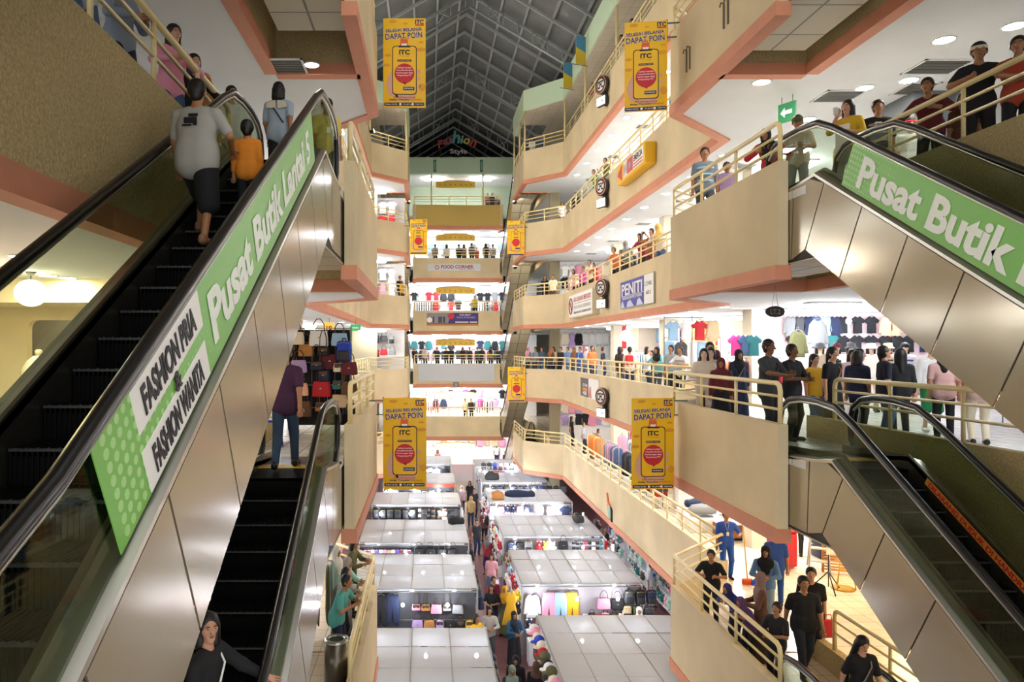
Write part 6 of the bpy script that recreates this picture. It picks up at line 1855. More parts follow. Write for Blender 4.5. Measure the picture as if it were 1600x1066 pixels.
    if hat:
        kind, hc_ = hat
        b = MB()
        if kind == 'cap':
            b.lathe([(.098, .02), (.099, .06), (.085, .10), (.05, .125), (.001, .132)], 16, c=(0, .012, .0), mtx=Hm)
            b.prism([(-.075, -.06), (-.06, -.15), (0, -.175), (.06, -.15), (.075, -.06)], 'z', .028, .04, mtx=Hm)
        elif kind == 'bucket':
            b.lathe([(.15, -.0), (.105, .045), (.10, .05), (.092, .12), (.001, .128), (.001, .12), (.085, .11), (.095, .045), (.14, -.008)], 18, c=(0, .012, .0), mtx=Hm, caps=False)
        elif kind == 'band':
            b.lathe([(.096, .025), (.098, .045), (.096, .068), (.09, .06), (.09, .03)], 18, c=(0, .012, 0), mtx=Hm, caps=False)
        M(b, {'cap': 'cap', 'bucket': 'bucket_hat', 'band': 'headband'}[kind], col(hc_))
    if mask:
        mk = [(Hd((0, -.028, -.03)), Hd((0, -.034, -.058)), .066 * hs, .054 * hs, 1), (Hd((0, -.075, -.03)), Hd((0, -.08, -.05)), .034, .03, 1)]
        nk2 = np.array(Hd((0, .05, -.04))) * S
        def cutm(P):
            q = P - hN; return np.minimum(.12 * S, (q @ fN) * -1 + .015 * S) * -1
        grown('face_mask', scl(mk), hv, col(mask), r, .02, lambda P: ((P - hN) @ fN) - .02 * S if False else -(((P - hN) @ fN) - .025 * S))
    if fine:
        for s in (-1, 1):
            b = MB(); b.ell((s * .032, -.0795, .012), .0115, .005, .0052, 8, 5, 0, Hm); M(b, 'eye', EYEW)
            b = MB(); b.ell((s * .032, -.0832, .012), .0058, .003, .0054, 8, 5, 0, Hm); M(b, 'pupil', EYED)
            b = MB(); b.tube([(s * .018, -.083, .030), (s * .034, -.083, .034), (s * .05, -.074, .029)], .0038, 5, 0, False, Hm); M(b, 'eyebrow', HAIR)
        if not mask:
            b = MB(); b.ell((0, -.083, -.055), .022, .006, .0065, 10, 5, 0, Hm); M(b, 'mouth', LIP)
    # --- carried things and trimmings that belong to the clothes
    for e in extras:
        k = e[0]
        if k == 'strap':            # cross-body strap and its bag: top-level thing is the person; the strap is worn
            b = MB(); sg = e[2] if len(e) > 2 else 1
            pts = [U((sg * .12, -.02, 1.40)), U((sg * .07, -.125, 1.28)), U((-sg * .06, -.135, 1.08)), U((-sg * .16, -.06, .94)), U((-sg * .10, .11, 1.05)), U((sg * .04, .12, 1.26)), U((sg * .12, .04, 1.40))]
            b.tube(pts, .010, 5, 0, True); M(b, 'shoulder_strap', col(e[1]))
        if k == 'bag':
            b = MB(); b.rbox(-.09, -.04, .82, .09, .04, .99, .03, mtx=Matrix.Translation((-.2 * (e[2] if len(e) > 2 else 1), -.03, 0))); M(b, 'shoulder_bag', col(e[1]))
        if k == 'phone':
            w_ = Vector(arm[-1][2]); w2 = Vector(arm[1][2]); c_ = (w_ + w2) / 2 if pose in ('phone', 'hold') else w_
            b = MB(); b.rbox(-.07 if pose == 'phone' else -.035, -.006, -.035 if pose == 'phone' else -.06, .07 if pose == 'phone' else .035, .006, .035 if pose == 'phone' else .06, .005, mtx=Matrix.Translation(c_ + Vector((0, -.05, .06)))); M(b, 'phone', BLACK)
        if k == 'collar':
            b = MB(); b.tube([U((.055 * math.cos(a), .015 + .055 * math.sin(a), 1.428 - .02 * math.sin(a))) for a in [2 * math.pi * q / 14 for q in range(14)]], .014, 6, 0, True); M(b, 'collar', col(e[1]))
        if k == 'yoke':
            b = MB()
            for s in (-1, 1): b.prism([(s * .02, 1.395), (s * .15, 1.36), (s * .17, 1.28), (s * .02, 1.26)], 'y', -.125, -.113)
            for s in (-1, 1): b.prism([(s * .02, 1.395), (s * .15, 1.36), (s * .17, 1.28), (s * .02, 1.26)], 'y', .105, .117)
            M(b, 'shirt_yoke', col(e[1]))
        if k == 'print':
            b = MB(); yy = e[2] if len(e) > 2 else -1
            for (px_, pz, w_, h_) in ((0, 1.25, .07, .06), (-.03, 1.30, .05, .03), (.04, 1.20, .05, .02), (-.05, 1.22, .02, .05)):
                y_ = -.118 * B if yy < 0 else .112 * B
                b.rbox(px_ - w_, y_ - .008, pz - h_ / 2, px_ + w_, y_ + .008, pz + h_ / 2, .006)
            M(b, 'shirt_print', col(e[1]))
        if k == 'stripe':
            for q in range(3):
                z_ = 1.02 + .13 * q
                rr = (.142 * B if q < 2 else .15)
                b = MB(); b.tube([U((rr * 1.12 * math.cos(a), rr * .80 * math.sin(a), z_)) for a in [2 * math.pi * u / 20 for u in range(20)]], .022, 6, 0, True, None); M(b, 'shirt_stripe', col(e[1]))
        if k == 'pack':
            b = MB(); b.rbox(-.15, .10, 1.0, .15, .24, 1.38, .06, 0, None, 3); M(b, 'worn_backpack', col(e[1]))
        if k == 'apron':
            b = MB(); b.rbox(-.12, -.165, .62, .12, -.135, 1.28, .015); M(b, 'apron', col(e[1]))
        if k == 'cup':
            w_ = Vector(arm[-1][2]); b = MB(); b.lathe([(.03, -.02), (.04, .10), (.042, .105), (.001, .105)], 12, c=tuple(w_ + Vector((0.02, -.06, .04)))); M(b, 'drink_cup', WHM)
        if k == 'badge':
            b = MB(); b.box(-.03, -.128, 1.10, .03, -.118, 1.19); M(b, 'badge', WHM); b = MB(); b.tube([U((-.05, -.06, 1.40)), (0, -.122, 1.19), U((.05, -.06, 1.40))], .005, 4); M(b, 'lanyard', col(e[1]))
    return r
def X_at(px, Y): return (px - PX) / FPX * Y
def Y_on(px, X): return X * FPX / (px - PX)
# ================================================================== who stands where
def at_lvl(nm): return LV[nm]
G3L = 'people at the upper left railing'
PEOPLE = []
def pp(label, x, y, z, face=0, **k):
    person(label, x, y, LV[z] if isinstance(z, str) else z, face, **k)
# upper left railing (third gallery)
pp('person in pale shirt and jeans at the upper left railing, first from the picture edge', -3.2, 6.6, 'L3', 70, top='#b9bcc0', legs='denim blue', pose='lean')
pp('person in blue-grey shirt and navy trousers beside the first at the upper left railing', -3.25, 7.6, 'L3', 70, top='#8792a3', sleeve=.9, legs='navy', pose='hold')
pp('girl with long hair and pink blouse leaning at the upper left railing', -3.2, 8.95, 'L3', 50, h=1.62, top='pink', sleeve=.9, legs='denim blue', hair='long', pose='lean', skin='l', lean=8)
pp('girl with long black hair and black top at the upper left railing', -3.2, 9.75, 'L3', 45, h=1.58, top='black', sleeve=.9, legs='black', hair='long', skin='l', pose='lean', lean=8)
pp('woman in a tan headscarf and white top at the upper left railing', -3.2, 10.35, 'L3', 40, h=1.56, top='cream', sleeve=1, legs='maroon', hijab='tan', skin='l')
pp('man in white shirt and white mask at the head of the left escalator', -2.98, 10.95, 'L3', 40, h=1.60, top='white', legs='grey', mask='white', skin='l')
# on the left escalators
stepz = lambda yt, y, zl: zl + 4 - max(0, yt - y) * math.tan(math.radians(30))
pp('stout man in a grey printed t-shirt and black shorts riding up the left escalator', -2.12, 6.62, stepz(9.0, 6.55, 0), 172, h=1.50, build_=1.32, top='#a7a6a0', legs='black', bottom='knee', pose='climb', extras=(('print', 'black', 1),), shoes='skin')
pp('small boy in orange top riding up beside the man in grey', -1.74, 6.95, stepz(9.0, 6.98, 0), 178, h=.98, child=True, top='#d9821f', sleeve=.9, legs='black')
pp('woman in light blue shirt with cream yoke stepping off the left escalator', -2.22, 10.75, 'L3', 172, h=1.58, top='#aebfd0', legs='black', hair='bob', extras=(('yoke', 'cream'), ('strap', 'black')), pose='walk')
pp('guard in yellow shirt and black cap beside the left escalator head', -1.62, 11.55, 'L3', 25, h=1.62, top='#d8c45e', legs='black', hat=('cap', 'black'), look=-35, extras=(('badge', 'navy'),))
pp('man in purple shirt and jeans stepping off the lower left escalator', -1.93, 9.75, 'L2', 178, h=1.66, top='#43203f', legs='#34455f', pose='walk', extras=())
pp('woman in black hoodie holding the handrail low on the left escalator', -1.72, 5.62, stepz(9.1, 5.62, -4), 75, h=1.56, top='black', sleeve=1, legs='black', hair='bob', skin='l', pose='reach', look=-40, pitch=-8, extras=(('strap', 'white'),))
# lower left railing
pp('man in teal shirt leaning on the lower left railing', -1.60, 12.7, 'L1', 78, h=1.66, top='#58aba2', legs='navy', pose='lean', skin='m', build_=1.12)
pp('woman with long black hair behind the man in teal, lower left railing', -1.62, 13.4, 'L1', 75, h=1.55, top='#b9b6b0', sleeve=.9, hair='long', legs='black', pose='lean', skin='l', lean=10)
pp('woman in beige-grey headscarf at the lower left railing', -1.64, 14.0, 'L1', 75, h=1.56, top='mint', sleeve=1, hijab='#b5aca3', legs='grey', bottom='skirt', pose='lean', lean=8)
pp('woman in white headscarf and pale blue robe, lower left railing', -1.86, 14.6, 'L1', 70, h=1.60, top='#a9c4c0', sleeve=1, hijab='white', legs='#8d958f', bottom='skirt', longtop=True)
pp('person with dark bushy hair at the back of the lower left railing', -1.62, 15.15, 'L1', 80, h=1.64, top='olive', sleeve=.9, legs='black', hair='bob', pose='lean', lean=6)
# upper right landing (third gallery)
pp('man in olive cap and pale shirt behind the right escalator newel', 6.35, 12.35, 'L3', -30, h=1.60, top='#c5b7a0', legs='grey', hat=('cap', 'olive'), pose='hold', pitch=15)
pp('woman in yellow shirt and white apron drinking at the right escalator head', 6.86, 11.75, 'L3', -60, h=1.66, top='#d9b32a', sleeve=.7, legs='white', hair='long', skin='l', pose='drink', extras=(('cup',), ('apron', 'white')))
pp('man in black mask and patterned shirt at the right escalator head', 7.35, 11.75, 'L3', -15, h=1.66, top='black', sleeve=.55, legs='black', mask='black', extras=(('print', 'white'), ('stripe', 'grey')))
pp('person in white behind the slanting rail at the right landing', 8.25, 12.3, 'L3', -20, h=1.55, top='white', legs='grey', hat=('band', 'red'), skin='l')
pp('man in maroon shirt bending over the upper right railing', 7.45, 10.65, 'L3', -50, h=1.60, top='maroon', pose='lean', legs='black', sleeve=.8)
pp('young man in black polo and cream headband at the upper right railing', 7.42, 9.7, 'L3', -30, h=1.72, top='#17181f', legs='black', hat=('band', 'cream'), pose='lean', lean=4)
pp('man in orange-red shirt with folded arms at the right picture edge', 7.55, 9.2, 'L3', -45, h=1.60, top='#a5402c', legs='black', pose='cross')
pp('tall person at the very edge of the upper right railing', 8.0, 9.45, 'L3', -50, h=1.76, top='maroon', legs='black', hair='bob', skin='l')
pp('child in brown top between the men at the upper right railing', 7.75, 10.4, 'L3', -40, h=1.30, child=True, top='brown', legs='navy')
# block with three rails, third gallery
pp('man in grey plaid shirt standing at the right block railing', 5.68, 14.75, 'L3', -12, h=1.72, top='#6f7b88', sleeve=.55, legs='#3d434c', extras=(('stripe', 'light blue'),))
pp('child in pale top beside the man in plaid', 5.72, 13.75, 'L3', -15, h=1.16, child=True, top='lilac', legs='grey')
pp('woman in red top with black headscarf bending by the rail end', 6.02, 12.6, 'L3', -40, h=1.5, top='red', sleeve=.9, hijab='black', legs='black', pose='lean', lean=38)
# higher galleries
pp('person in dark clothes at the topmost railing over the big right banner', 5.86, 13.3, 'L4', -60, h=1.6, top='black', legs='black', hair='bob', pose='lean')
pp('man in green shirt leaning at the railing above the arrow lightbox', 7.58, 32.3, 'L4', -60, h=1.62, top='green', pose='lean', legs='black')
pp('man in white mask and olive shirt above the arrow lightbox', 7.6, 30.6, 'L4', -60, h=1.68, top='olive', sleeve=.9, legs='olive', mask='white', pose='lean', lean=6)
pp('woman in white at the chamfered corner, arrow lightbox gallery', 7.35, 39.3, 'L4', -30, h=1.55, top='white', legs='black', hair='bob')
pp('man in black at the chamfered corner, arrow lightbox gallery', 7.68, 37.2, 'L4', -50, h=1.66, top='black', legs='black')
pp('person in white on the far right corner of the top gallery', 5.95, 40.7, 'L5', -20, h=1.55, top='white', legs='grey', hair='bob')
pp('person in blue on the far right corner of the top gallery', 6.3, 40.4, 'L5', -20, h=1.66, top='#5a6b86', legs='navy')
pp('person in red plaid at the top gallery railing, right of the logo sign', 7.6, 32.6, 'L5', -60, h=1.6, top='#b0656a', legs='black', pose='lean')
pp('person in white at the top gallery railing beside the big banner', 7.55, 27.6, 'L5', -60, h=1.6, top='white', legs='black', hair='bob', pose='lean')
pp('woman in black headscarf highest at the top gallery railing', 7.6, 26.3, 'L5', -60, h=1.62, top='grey', hijab='black', legs='black', pose='lean')
# third gallery wall, leaning over the PENITI sign
for i, (px, top, kw, lab) in enumerate((
    (1034, '#e0d2c2', dict(hijab='#e5c36a', legs='denim blue', sleeve=.9, pose='lean', skin='l'), 'woman in a yellow headscarf at the PENITI gallery railing, nearest the block'),
    (1018, '#8a5a40', dict(legs='maroon', pose='phone', extras=(('phone',),)), 'man in brown taking a photo at the PENITI gallery railing'),
    (1005, '#8e1f2c', dict(legs='black', pose='lean', hair='bob'), 'person in red leaning at the PENITI gallery railing'),
    (1026, '#6b5a50', dict(legs='black', pose='lean', hair='short', h=1.5), 'shorter person between the photographer and the yellow headscarf'),
    (983, '#5f6a60', dict(legs='black', hijab='grey', pose='lean'), 'woman in grey headscarf at the PENITI gallery railing'),
    (975, '#202024', dict(legs='black', pose='lean', h=1.66), 'person in black at the PENITI gallery railing'),
    (964, '#c8683a', dict(legs='black', pose='lean', sleeve=.9), 'person in orange at the PENITI gallery railing'),
    (990, '#1c1c20', dict(legs='black', pose='lean', h=1.5, hair='long'), 'long-haired person in black, low at the PENITI gallery railing'),
    (932, '#c23a3a', dict(legs='red', pose='lean', hair='bob', h=1.45), 'short person in red, far part of the PENITI gallery railing'),
    (925, '#e3d6c6', dict(legs='black', pose='lean', h=1.68), 'man in cream at the far part of the PENITI gallery railing'),
    (911, '#c33a8e', dict(legs='black', hair='long', h=1.6), 'woman in bright pink, far part of the PENITI gallery'),
    (900, '#e0b7a8', dict(legs='brown', hair='bob', pose='lean'), 'woman in pale pink, far part of the PENITI gallery railing'))):
    X = 7.58 if i not in (3, 5, 7) else 8.1; pp(lab, X, Y_on(px, X), 'L3', -60, top=top, **kw)
pp('woman in black at the far right corner railing, PENITI gallery', 6.55, 40.2, 'L3', -20, top='black', hair='long', legs='black')
pp('person in cream beside the woman in black, PENITI gallery corner', 6.95, 39.9, 'L3', -20, top='cream', legs='brown')
pp('man in black shirt on the far left block below the yellow banner', -1.55, 40.6, 'L3', 40, top='black', legs='black', h=1.66, skin='m')
pp('person in yellow beside the man in black, far left block', -1.42, 40.15, 'L3', 60, top='mustard', legs='black', h=1.35, hair='bob')
# eye-level crowd along the right wall
E2C = [
 (5.75, 41.2, 'grey', dict(hijab='pink'), 'woman in a pink headscarf, farthest left of the eye-level crowd'), (6.15, 41.0, '#7f8a99', dict(), 'man in grey-blue, second at the far end of the eye-level crowd'),
 (6.45, 40.6, '#39536f', dict(), 'man in dark blue, third at the far end of the eye-level crowd'), (6.85, 40.0, '#57483a', dict(hijab='#a3643f'), 'woman in a rust headscarf in the far eye-level crowd'),
 (7.1, 40.6, 'beige', dict(hair='bob'), 'woman in beige behind the rust headscarf'), (7.3, 39.5, 'black', dict(), 'man in black beside the rust headscarf'),
 (7.55, 38.8, '#5c7fb0', dict(), 'man in blue shirt at the chamfer of the eye-level railing'), (7.62, 37.4, '#7a5a3a', dict(hijab='#7a5336'), 'woman in brown headscarf in the eye-level crowd'),
 (7.66, 36.2, '#2450a0', dict(extras=(('badge', 'white'),)), 'man in bright blue with a badge in the eye-level crowd'), (7.7, 34.8, 'grey', dict(hijab='#c9c3c8'), 'woman in grey headscarf left of the man in orange'),
 (7.66, 33.5, '#d0713a', dict(face=20, h=1.7, sleeve=.9), 'man in orange shirt in the eye-level crowd'), (7.72, 28.9, '#3c2a22', dict(hair='long', face=120), 'woman with long brown hair seen from behind'),
 (7.75, 27.6, '#d8c9bd', dict(face=160, extras=(('pack', 'red'),)), 'person in cream with a red backpack, eye-level crowd'), (8.5, 27.3, 'black', dict(hair='long', h=1.52), 'short person in black by the red backpack'),
 (7.72, 25.3, '#c9c7c4', dict(hair='bob', face=60, pose='hold'), 'woman in pale grey turned sideways at the eye-level railing'), (7.68, 23.95, '#7fb5b5', dict(hijab='black', pose='lean', sleeve=.9, lean=6), 'woman in black headscarf and teal shirt leaning at eye level'),
 (8.1, 23.7, 'white', dict(mask='white', hair='bob'), 'person in white mask behind the teal shirt'), (7.68, 22.7, '#8e979b', dict(h=1.7), 'man in grey t-shirt at the eye-level railing'),
 (7.68, 21.8, '#d5dadb', dict(mask='white', pose='lean', lean=3, extras=(('stripe', 'grey'),)), 'person in white striped shirt and mask at the eye-level railing'),
 (8.6, 35.3, 'navy', dict(face=90), 'man in navy facing the shops, eye-level crowd'), (8.8, 38.2, 'black', dict(hair='long', face=100), 'woman in black facing the white shop'), (8.9, 33.0, '#8b2f6a', dict(hair='bob', face=80), 'woman in plum facing the shops')]
for x, y, c, kw, lab in E2C:
    kw = dict(kw); f = kw.pop('face', -55)
    pp(lab, x, y, 'L2', f, top=c, legs=kw.pop('legs', RND.choice(['black', 'navy', 'denim blue', 'dark grey'])), **kw)
# near right block and landing, eye level
pp('woman in white mask and cream top, first behind the near right railing', 5.82, 15.15, 'L2', -25, h=1.60, top='#ddd0bf', sleeve=1, legs='#cdbfae', hair='bob', mask='white', skin='pale', pose='hold')
pp('woman in white mask and beige cardigan behind the cream top woman', 6.2, 15.75, 'L2', -25, h=1.62, top='#cabba8', sleeve=1, legs='black', hair='bob', mask='white', skin='pale')
pp('man in black with glasses behind the masked women', 6.45, 16.45, 'L2', -15, h=1.74, top='black', legs='black', skin='l')
pp('short woman in maroon with a pale blue mask at the near right railing', 5.85, 14.35, 'L2', -25, h=1.42, top='maroon', sleeve=1, legs='black', bottom='skirt', hijab='maroon', mask='light blue')
pp('woman in navy striped dress and black headscarf, near right landing', 7.0, 16.2, 'L2', 10, h=1.58, top='#1f2c48', sleeve=1, hijab='#1b1b22', legs='navy', bottom='skirt', extras=(('strap', 'grey'),))
pp('person in maroon coat beside the navy striped dress', 6.9, 17.2, 'L2', 120, h=1.56, top='maroon', sleeve=1, legs='black', bottom='skirt', hijab='maroon')
pp('tall man in charcoal shirt resting a hand on the near right railing', 5.80, 12.25, 'L2', 35, h=1.76, top='#33353b', sleeve=.52, legs='#24262c', pose='railhand', skin='d', build_=1.14, extras=(('strap', 'black'),))
pp('man in black shirt holding a phone beside the charcoal shirt', 6.45, 12.75, 'L2', 30, h=1.68, top='black', sleeve=.55, legs='black', pose='hold', skin='d', build_=1.1, extras=(('phone',),))
pp('girl in mustard top behind the two men in dark shirts', 7.3, 13.6, 'L2', 20, h=1.50, top='mustard', legs='denim blue', hair='tail', skin='l')
pp('woman in white mask and long black dress at the right escalator head', 7.28, 12.95, 'L2', 30, h=1.63, top='#101013', sleeve=.45, legs='#101013', bottom='skirt', hair='tail', mask='white', skin='l', extras=(('strap', 'tan'),), build_=1.06)
pp('woman in pale pink with cream mask in the right shop', 8.85, 15.0, 'L2', -10, h=1.58, top='#d9b5b5', sleeve=.9, legs='white', hair='bob', mask='cream', skin='l')
pp('woman in grey with long hair and mask facing the t-shirts', 8.25, 13.75, 'L2', 50, h=1.60, top='#8b8480', sleeve=.9, legs='grey', hair='long', mask='white', skin='l')
pp('woman in navy looking up, behind the right escalator glass', 8.15, 12.85, 'L2', 75, h=1.66, top='#1a1f33', legs='denim blue', hair='tail', skin='l', pitch=-18, pose='stand')
pp('woman with long black hair and black top seen from behind, right shop', 8.6, 13.1, 'L2', 165, h=1.60, top='#15151a', sleeve=.9, legs='black', hair='long')
pp('woman in navy behind the grey long-haired shopper', 8.0, 13.4, 'L2', 120, h=1.56, top='navy', legs='black', hair='bob')
pp('woman in dusty pink by the green shorts, half hidden by the escalator', 9.25, 12.9, 'L2', 150, h=1.62, top='#c7a09a', legs='black', hair='long', extras=(('bag', 'tan'),))
pp('person in cream trousers farthest right in the shop', 9.35, 12.2, 'L2', 160, h=1.66, top='#c9a9a0', legs='cream')
# shop mannequins
for px, Y, top, hatk, lab, extra in ((1281, 18.6, '#9c8a76', ('bucket', 'dark grey'), 'mannequin in a dark mottled hat, leftmost of the hat row', ()), (1307, 18.4, '#ece6dc', ('cap', 'maroon'), 'mannequin in a red cap and white dotted sweater', (('print', 'black'),)),
    (1330, 18.6, '#d9b8b4', ('bucket', 'dark grey'), 'mannequin in a grey bucket hat and pink top', ()), (1361, 18.4, '#efe7dd', ('bucket', 'white'), 'mannequin in a white fluffy hat', ()), (1387, 18.4, '#d8c3a5', ('bucket', 'beige'), 'mannequin in a beige bucket hat and striped top', (('stripe', 'brown'),)),
    (1414, 18.2, '#e6e3ea', ('cap', 'black'), 'mannequin in a black cap and purple striped sweater', (('stripe', 'purple'),))):
    pp(lab, X_at(px, Y), Y, 'L2', -12, h=1.74, skin='pale', top=top, sleeve=.9, legs='beige', hair='long', hat=hatk, extras=extra, cat='mannequin', name='mannequin')
pp('headless looking mannequin with white top and green shorts', 9.85, 14.1, 'L2', -10, h=1.70, skin='pale', top='white', sleeve=.9, legs='#11713a', bottom='knee', hair=None, cat='mannequin', name='mannequin', shoes='white')
# lowest right gallery
pp('boy in black shirt leaning at the corner of the lower right railing', 5.82, 14.75, 'L1', -30, h=1.50, top='#121216', legs='black', pose='lean', lean=6)
pp('cleaner in blue overalls holding a broom, lower right floor', 7.3, 17.6, 'L1', -5, h=1.64, top='#2a55b5', sleeve=.5, legs='#2258b0', pose='broom', extras=(('badge', 'white'),))
pp('second cleaner in blue overalls, behind the woman in black headscarf', 7.62, 15.75, 'L1', 160, h=1.64, top='#2a4f9e', sleeve=.5, legs='#1f4b92')
pp('woman in black headscarf and denim jacket, lower right floor', 6.86, 14.6, 'L1', -30, h=1.60, top='#5d83b5', sleeve=1, hijab='#121216', legs='#8fa7c0', pose='hold')
pp('woman in mauve headscarf walking along the lower right railing', 6.0, 12.95, 'L1', -110, h=1.58, top='#6d4a3c', sleeve=1, hijab='#8f7470', legs='#4f3a33', bottom='skirt', pose='hold')
pp('man in black polo with white collar, lower right floor', 6.45, 12.35, 'L1', -5, h=1.70, top='#121318', legs='#20242f', extras=(('collar', 'white'),), build_=1.16, pose='walk')
pp('woman in white mask and black t-shirt behind the black polo', 6.98, 13.1, 'L1', -20, h=1.62, top='#121216', legs='black', hair='short', mask='white', skin='l')
pp('child in blue headscarf bent over the lower right railing', 5.78, 13.45, 'L1', -70, h=1.30, top='#2b3f8e', sleeve=.9, hijab='#2c3270', legs='navy', pose='lean', lean=26)
pp('child in purple headscarf bent over the lower right railing', 5.76, 12.85, 'L1', -70, h=1.26, top='#5a3a68', sleeve=.9, hijab='#5c3c6c', legs='black', pose='lean', lean=26)
pp('boy in dark shirt holding a black camera by the lower right railing', 5.80, 11.95, 'L1', -60, h=1.40, top='#1a1a20', legs='black', pose='hold', extras=(('phone',),))
pp('young woman in black t-shirt with a grey strap on the lowest escalator', 6.12, 10.15, 'L1', 8, h=1.56, top='#101014', legs='#8fa6c4', hair='long', skin='l', pitch=22, extras=(('strap', 'grey'),), pose='walk')
pp('person in black beside the red bin, lower right floor', 10.0, 19.5, 'L1', 150, h=1.62, top='black', sleeve=.9, legs='black')
for px, c, lab, kw in ((880, 'grey', 'shopper in grey among the far racks of the lowest right gallery', {}), (893, 'black', 'shopper in black among the far racks of the lowest right gallery', dict(hair='long')), (912, '#8a8f98', 'shopper in pale blue by the racks of the lowest right gallery', {}), (924, '#23242c', 'shopper bending over clothes, lowest right gallery', dict(pose='lean', lean=35))):
    X = 8.3; pp(lab, X, Y_on(px, X), 'L1', 60, top=c, legs='black', **kw)
# ground floor shoppers in the aisles
LGP = [(762, 840, '#b02a38', dict(hijab='grey'), 'shopper in red with a grey headscarf in the stall aisle'), (768, 869, '#d99aa2', dict(hair='long'), 'shopper in pink with long hair in the stall aisle'),
 (771, 902, '#8e2038', dict(h=1.66), 'man in dark red shirt in the stall aisle'), (768, 918, '#1c1c20', dict(hair='bob', mask='white', pose='hold'), 'woman in black with a white mask in the stall aisle'),
 (789, 920, '#4c4a45', dict(hijab='#e0a51e', bottom='skirt', legs='olive'), 'woman in a mustard headscarf in the stall aisle'), (765, 953, '#a8a39c', dict(hair='bob', mask='white', sleeve=.9, legs='dark grey', pose='hold'), 'woman in grey cardigan and white mask in the stall aisle'),
 (803, 960, '#1e4f6b', dict(hijab='#17212e', sleeve=1, legs='black', bottom='skirt', pose='hold'), 'woman in blue top and black headscarf at the rope of the aisle'), (744, 965, '#e3b722', dict(hair='long'), 'woman in yellow by the second left stall'),
 (806, 1030, '#141418', dict(hijab='black', bottom='skirt', legs='black', sleeve=1), 'woman all in black at the bottom of the aisle'), (800, 1046, '#20242a', dict(hijab='#8a9a86', bottom='skirt', legs='black'), 'woman in a patterned green-grey headscarf at the bottom of the aisle'),
 (838, 1040, '#151519', dict(hijab='#6b5140', sleeve=1, legs='black'), 'woman in brown headscarf beside the caps of the nearest right stall'), (736, 778, '#a58a5c', dict(hijab='#a58a5c'), 'woman in tan in the middle of the far aisle'),
 (722, 761, '#cfa9b0', dict(hijab='#d9c3c6'), 'woman in pale pink in the far aisle'), (734, 754, '#17171b', dict(hair='long'), 'person in black in the far aisle'), (741, 766, '#2a2a32', dict(), 'man in dark clothes right of the tan woman'),
 (776, 696, '#e6e4e0', dict(), 'man in white at the far end of the stalls'), (790, 707, '#a02834', dict(hair='bob'), 'person in red at the far end of the stalls'), (684, 705, '#d39ab0', dict(hair='long'), 'woman in pink at the far left end of the stalls'),
 (757, 800, '#7b4a4a', dict(hair='bob'), 'woman in dusty red between the middle stalls'), (745, 815, '#232830', dict(), 'man in black between the middle stalls'), (1018, 880, '#d7dce4', dict(extras=(('print', 'royal blue'),), legs='cream', h=1.66), 'man in white t-shirt with blue print in the right aisle'),
 (931, 814, '#17171c', dict(hair='long', pose='phone'), 'woman in black taking a photo in the right aisle'), (944, 827, '#1b1b20', dict(hair='long', legs='tan'), 'woman with long brown hair in the right aisle'), (999, 953, '#e2e2e0', dict(hijab='white'), 'woman in white headscarf behind the nearest right stall'),
 (660, 1068, '#2a2a2e', dict(), None)]
for px, py, c, kw, lab in LGP:
    if not lab: continue
    kw = dict(kw); h = kw.get('h', 1.58); s = (py - PY) / (EYE + 8.0 - h); Y = FPX / s
    pp(lab, (px - PX) / s, Y, 'LG', RND.choice([-40, -15, 0, 20, 150, 40]), top=c, legs=kw.pop('legs', RND.choice(['black', 'navy', 'denim blue'])), **kw)
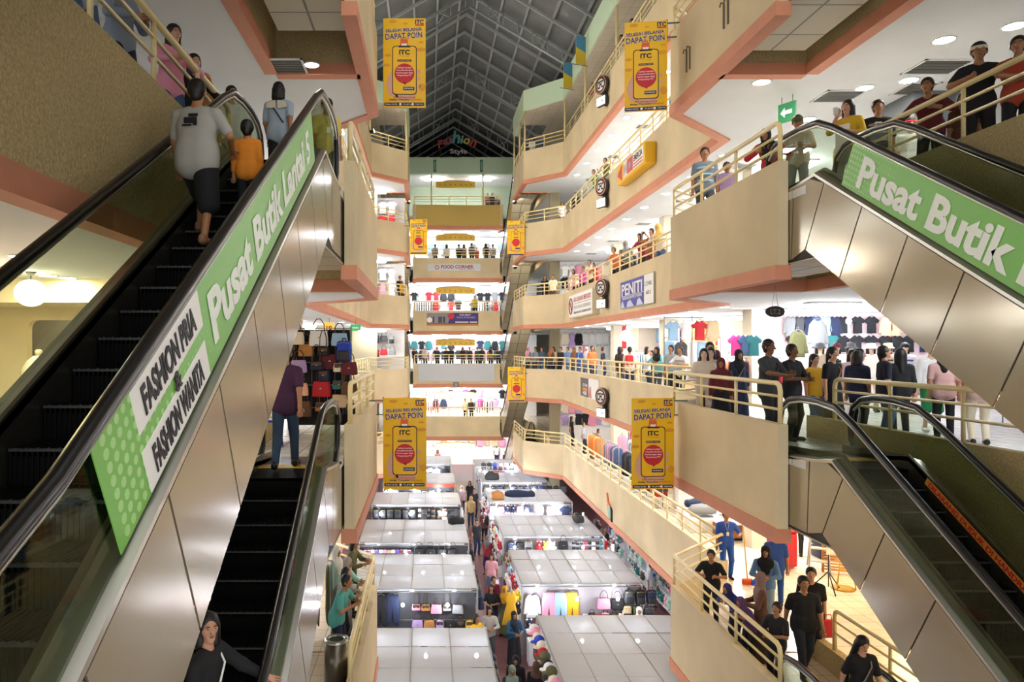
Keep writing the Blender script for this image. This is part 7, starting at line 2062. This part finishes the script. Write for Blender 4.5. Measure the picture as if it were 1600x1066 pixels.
# end galleries
def endp(px, nm, c, lab, Y=None, **kw):
    Y = Y or (57.2 if px > 774 or px < 655 else 56.0)
    pp(lab, X_at(px, Y), Y, nm, kw.pop('face', 20), top=c, legs=kw.pop('legs', 'black'), **kw)
for px, c, lab, kw in ((680, 'grey', 'person in grey', {}), (698, '#d8d2cc', 'person in white', dict(hair='long')), (717, 'black', 'person in black', {}), (725, '#7d6a58', 'person in brown', dict(hair='long')), (737, '#6e665c', 'tall person in olive', dict(h=1.74)), (745, '#c8503a', 'small person in red', dict(h=1.4)), (759, '#3a1c20', 'person in maroon', dict(h=1.7, hair='long')), (770, '#b4aca4', 'person in beige', {})):
    endp(px, 'L4', c, lab + ' at the end railing above the FOOD CORNER board', face=160, **kw)
for px, c, lab, kw in ((648, 'black', 'person in black, first', {}), (664, '#cfc8c2', 'person in white, second', dict(hijab='#d9c4c4')), (683, '#20242e', 'person in navy, third', {}), (697, '#23262c', 'person in charcoal, fourth', {}), (705, '#1a1a1e', 'person in black, fifth', dict(hair='long')), (723, '#3a2226', 'person in maroon, sixth', dict(hair='bob')), (734, '#3c4044', 'person in dark grey, seventh', {}), (746, '#2f5a56', 'person in teal, eighth', {}), (753, '#31343c', 'person in slate, ninth', dict(hair='long')), (766, '#a58b3a', 'person in ochre, tenth', dict(hijab='#2a2a2e')), (778, '#3a3f4a', 'person in blue-grey, eleventh', {})):
    endp(px, 'L2', c, lab + ' from left behind the rail above the white cloth', **kw)
for px, nm, c, lab in ((787, 'L3', '#5a6270', 'man in grey-blue at the right end above the FOR RENT banner'), (742, 'L3', '#b8a72a', 'person in yellow-green behind the rail above the FOR RENT banner'), (727, 'L1', '#dcdad6', 'person in white behind the lowest end railing'), (736, 'L1', '#2a2a30', 'person in black behind the lowest end railing'), (762, 'L5', '#8a5a5a', 'person in dusty red at the topmost end railing'), (769, 'L5', '#2c2e36', 'person in black at the topmost end railing'), (777, 'L5', '#4a3f3a', 'person in brown at the topmost end railing')):
    endp(px, nm, c, lab)
# broom and dustpan beside the cleaner
t = thing('broom', 'orange broom held by the cleaner in blue overalls', 'broom', (7.62, 17.15, -4))
MB().tube([(0, 0, .12), (-.06, .10, 1.35)], .013, 6).build('handle', mat('#d9a23a', .5), t); MB().rbox(-.13, -.04, .0, .13, .04, .14, .03).build('brush', mat('#d9531f', .8), t)
t = thing('dustpan', 'blue dustpan on the floor beside the broom', 'dustpan', (7.95, 16.95, -4), math.radians(30))
MB().prism([(-.16, 0), (.16, 0), (.13, .26), (-.13, .26)], 'z', .0, .02).build('pan', cm('royal blue', .4), t); MB().box(-.14, .24, 0, .14, .27, .12).build('back_wall', cm('royal blue', .4), t)
t = thing('tote_bag', 'red shopping bag held by the woman in mask behind the black polo', 'bag', (7.22, 12.98, -4))
b = MB(); b.rbox(-.14, -.05, .42, .14, .05, .74, .03); b.build('body', cm('red'), t); b = MB(); b.tube([(-.07, 0, .73), (-.05, 0, .83), (.05, 0, .83), (.07, 0, .73)], .009, 5); b.build('handle', cm('red'), t)
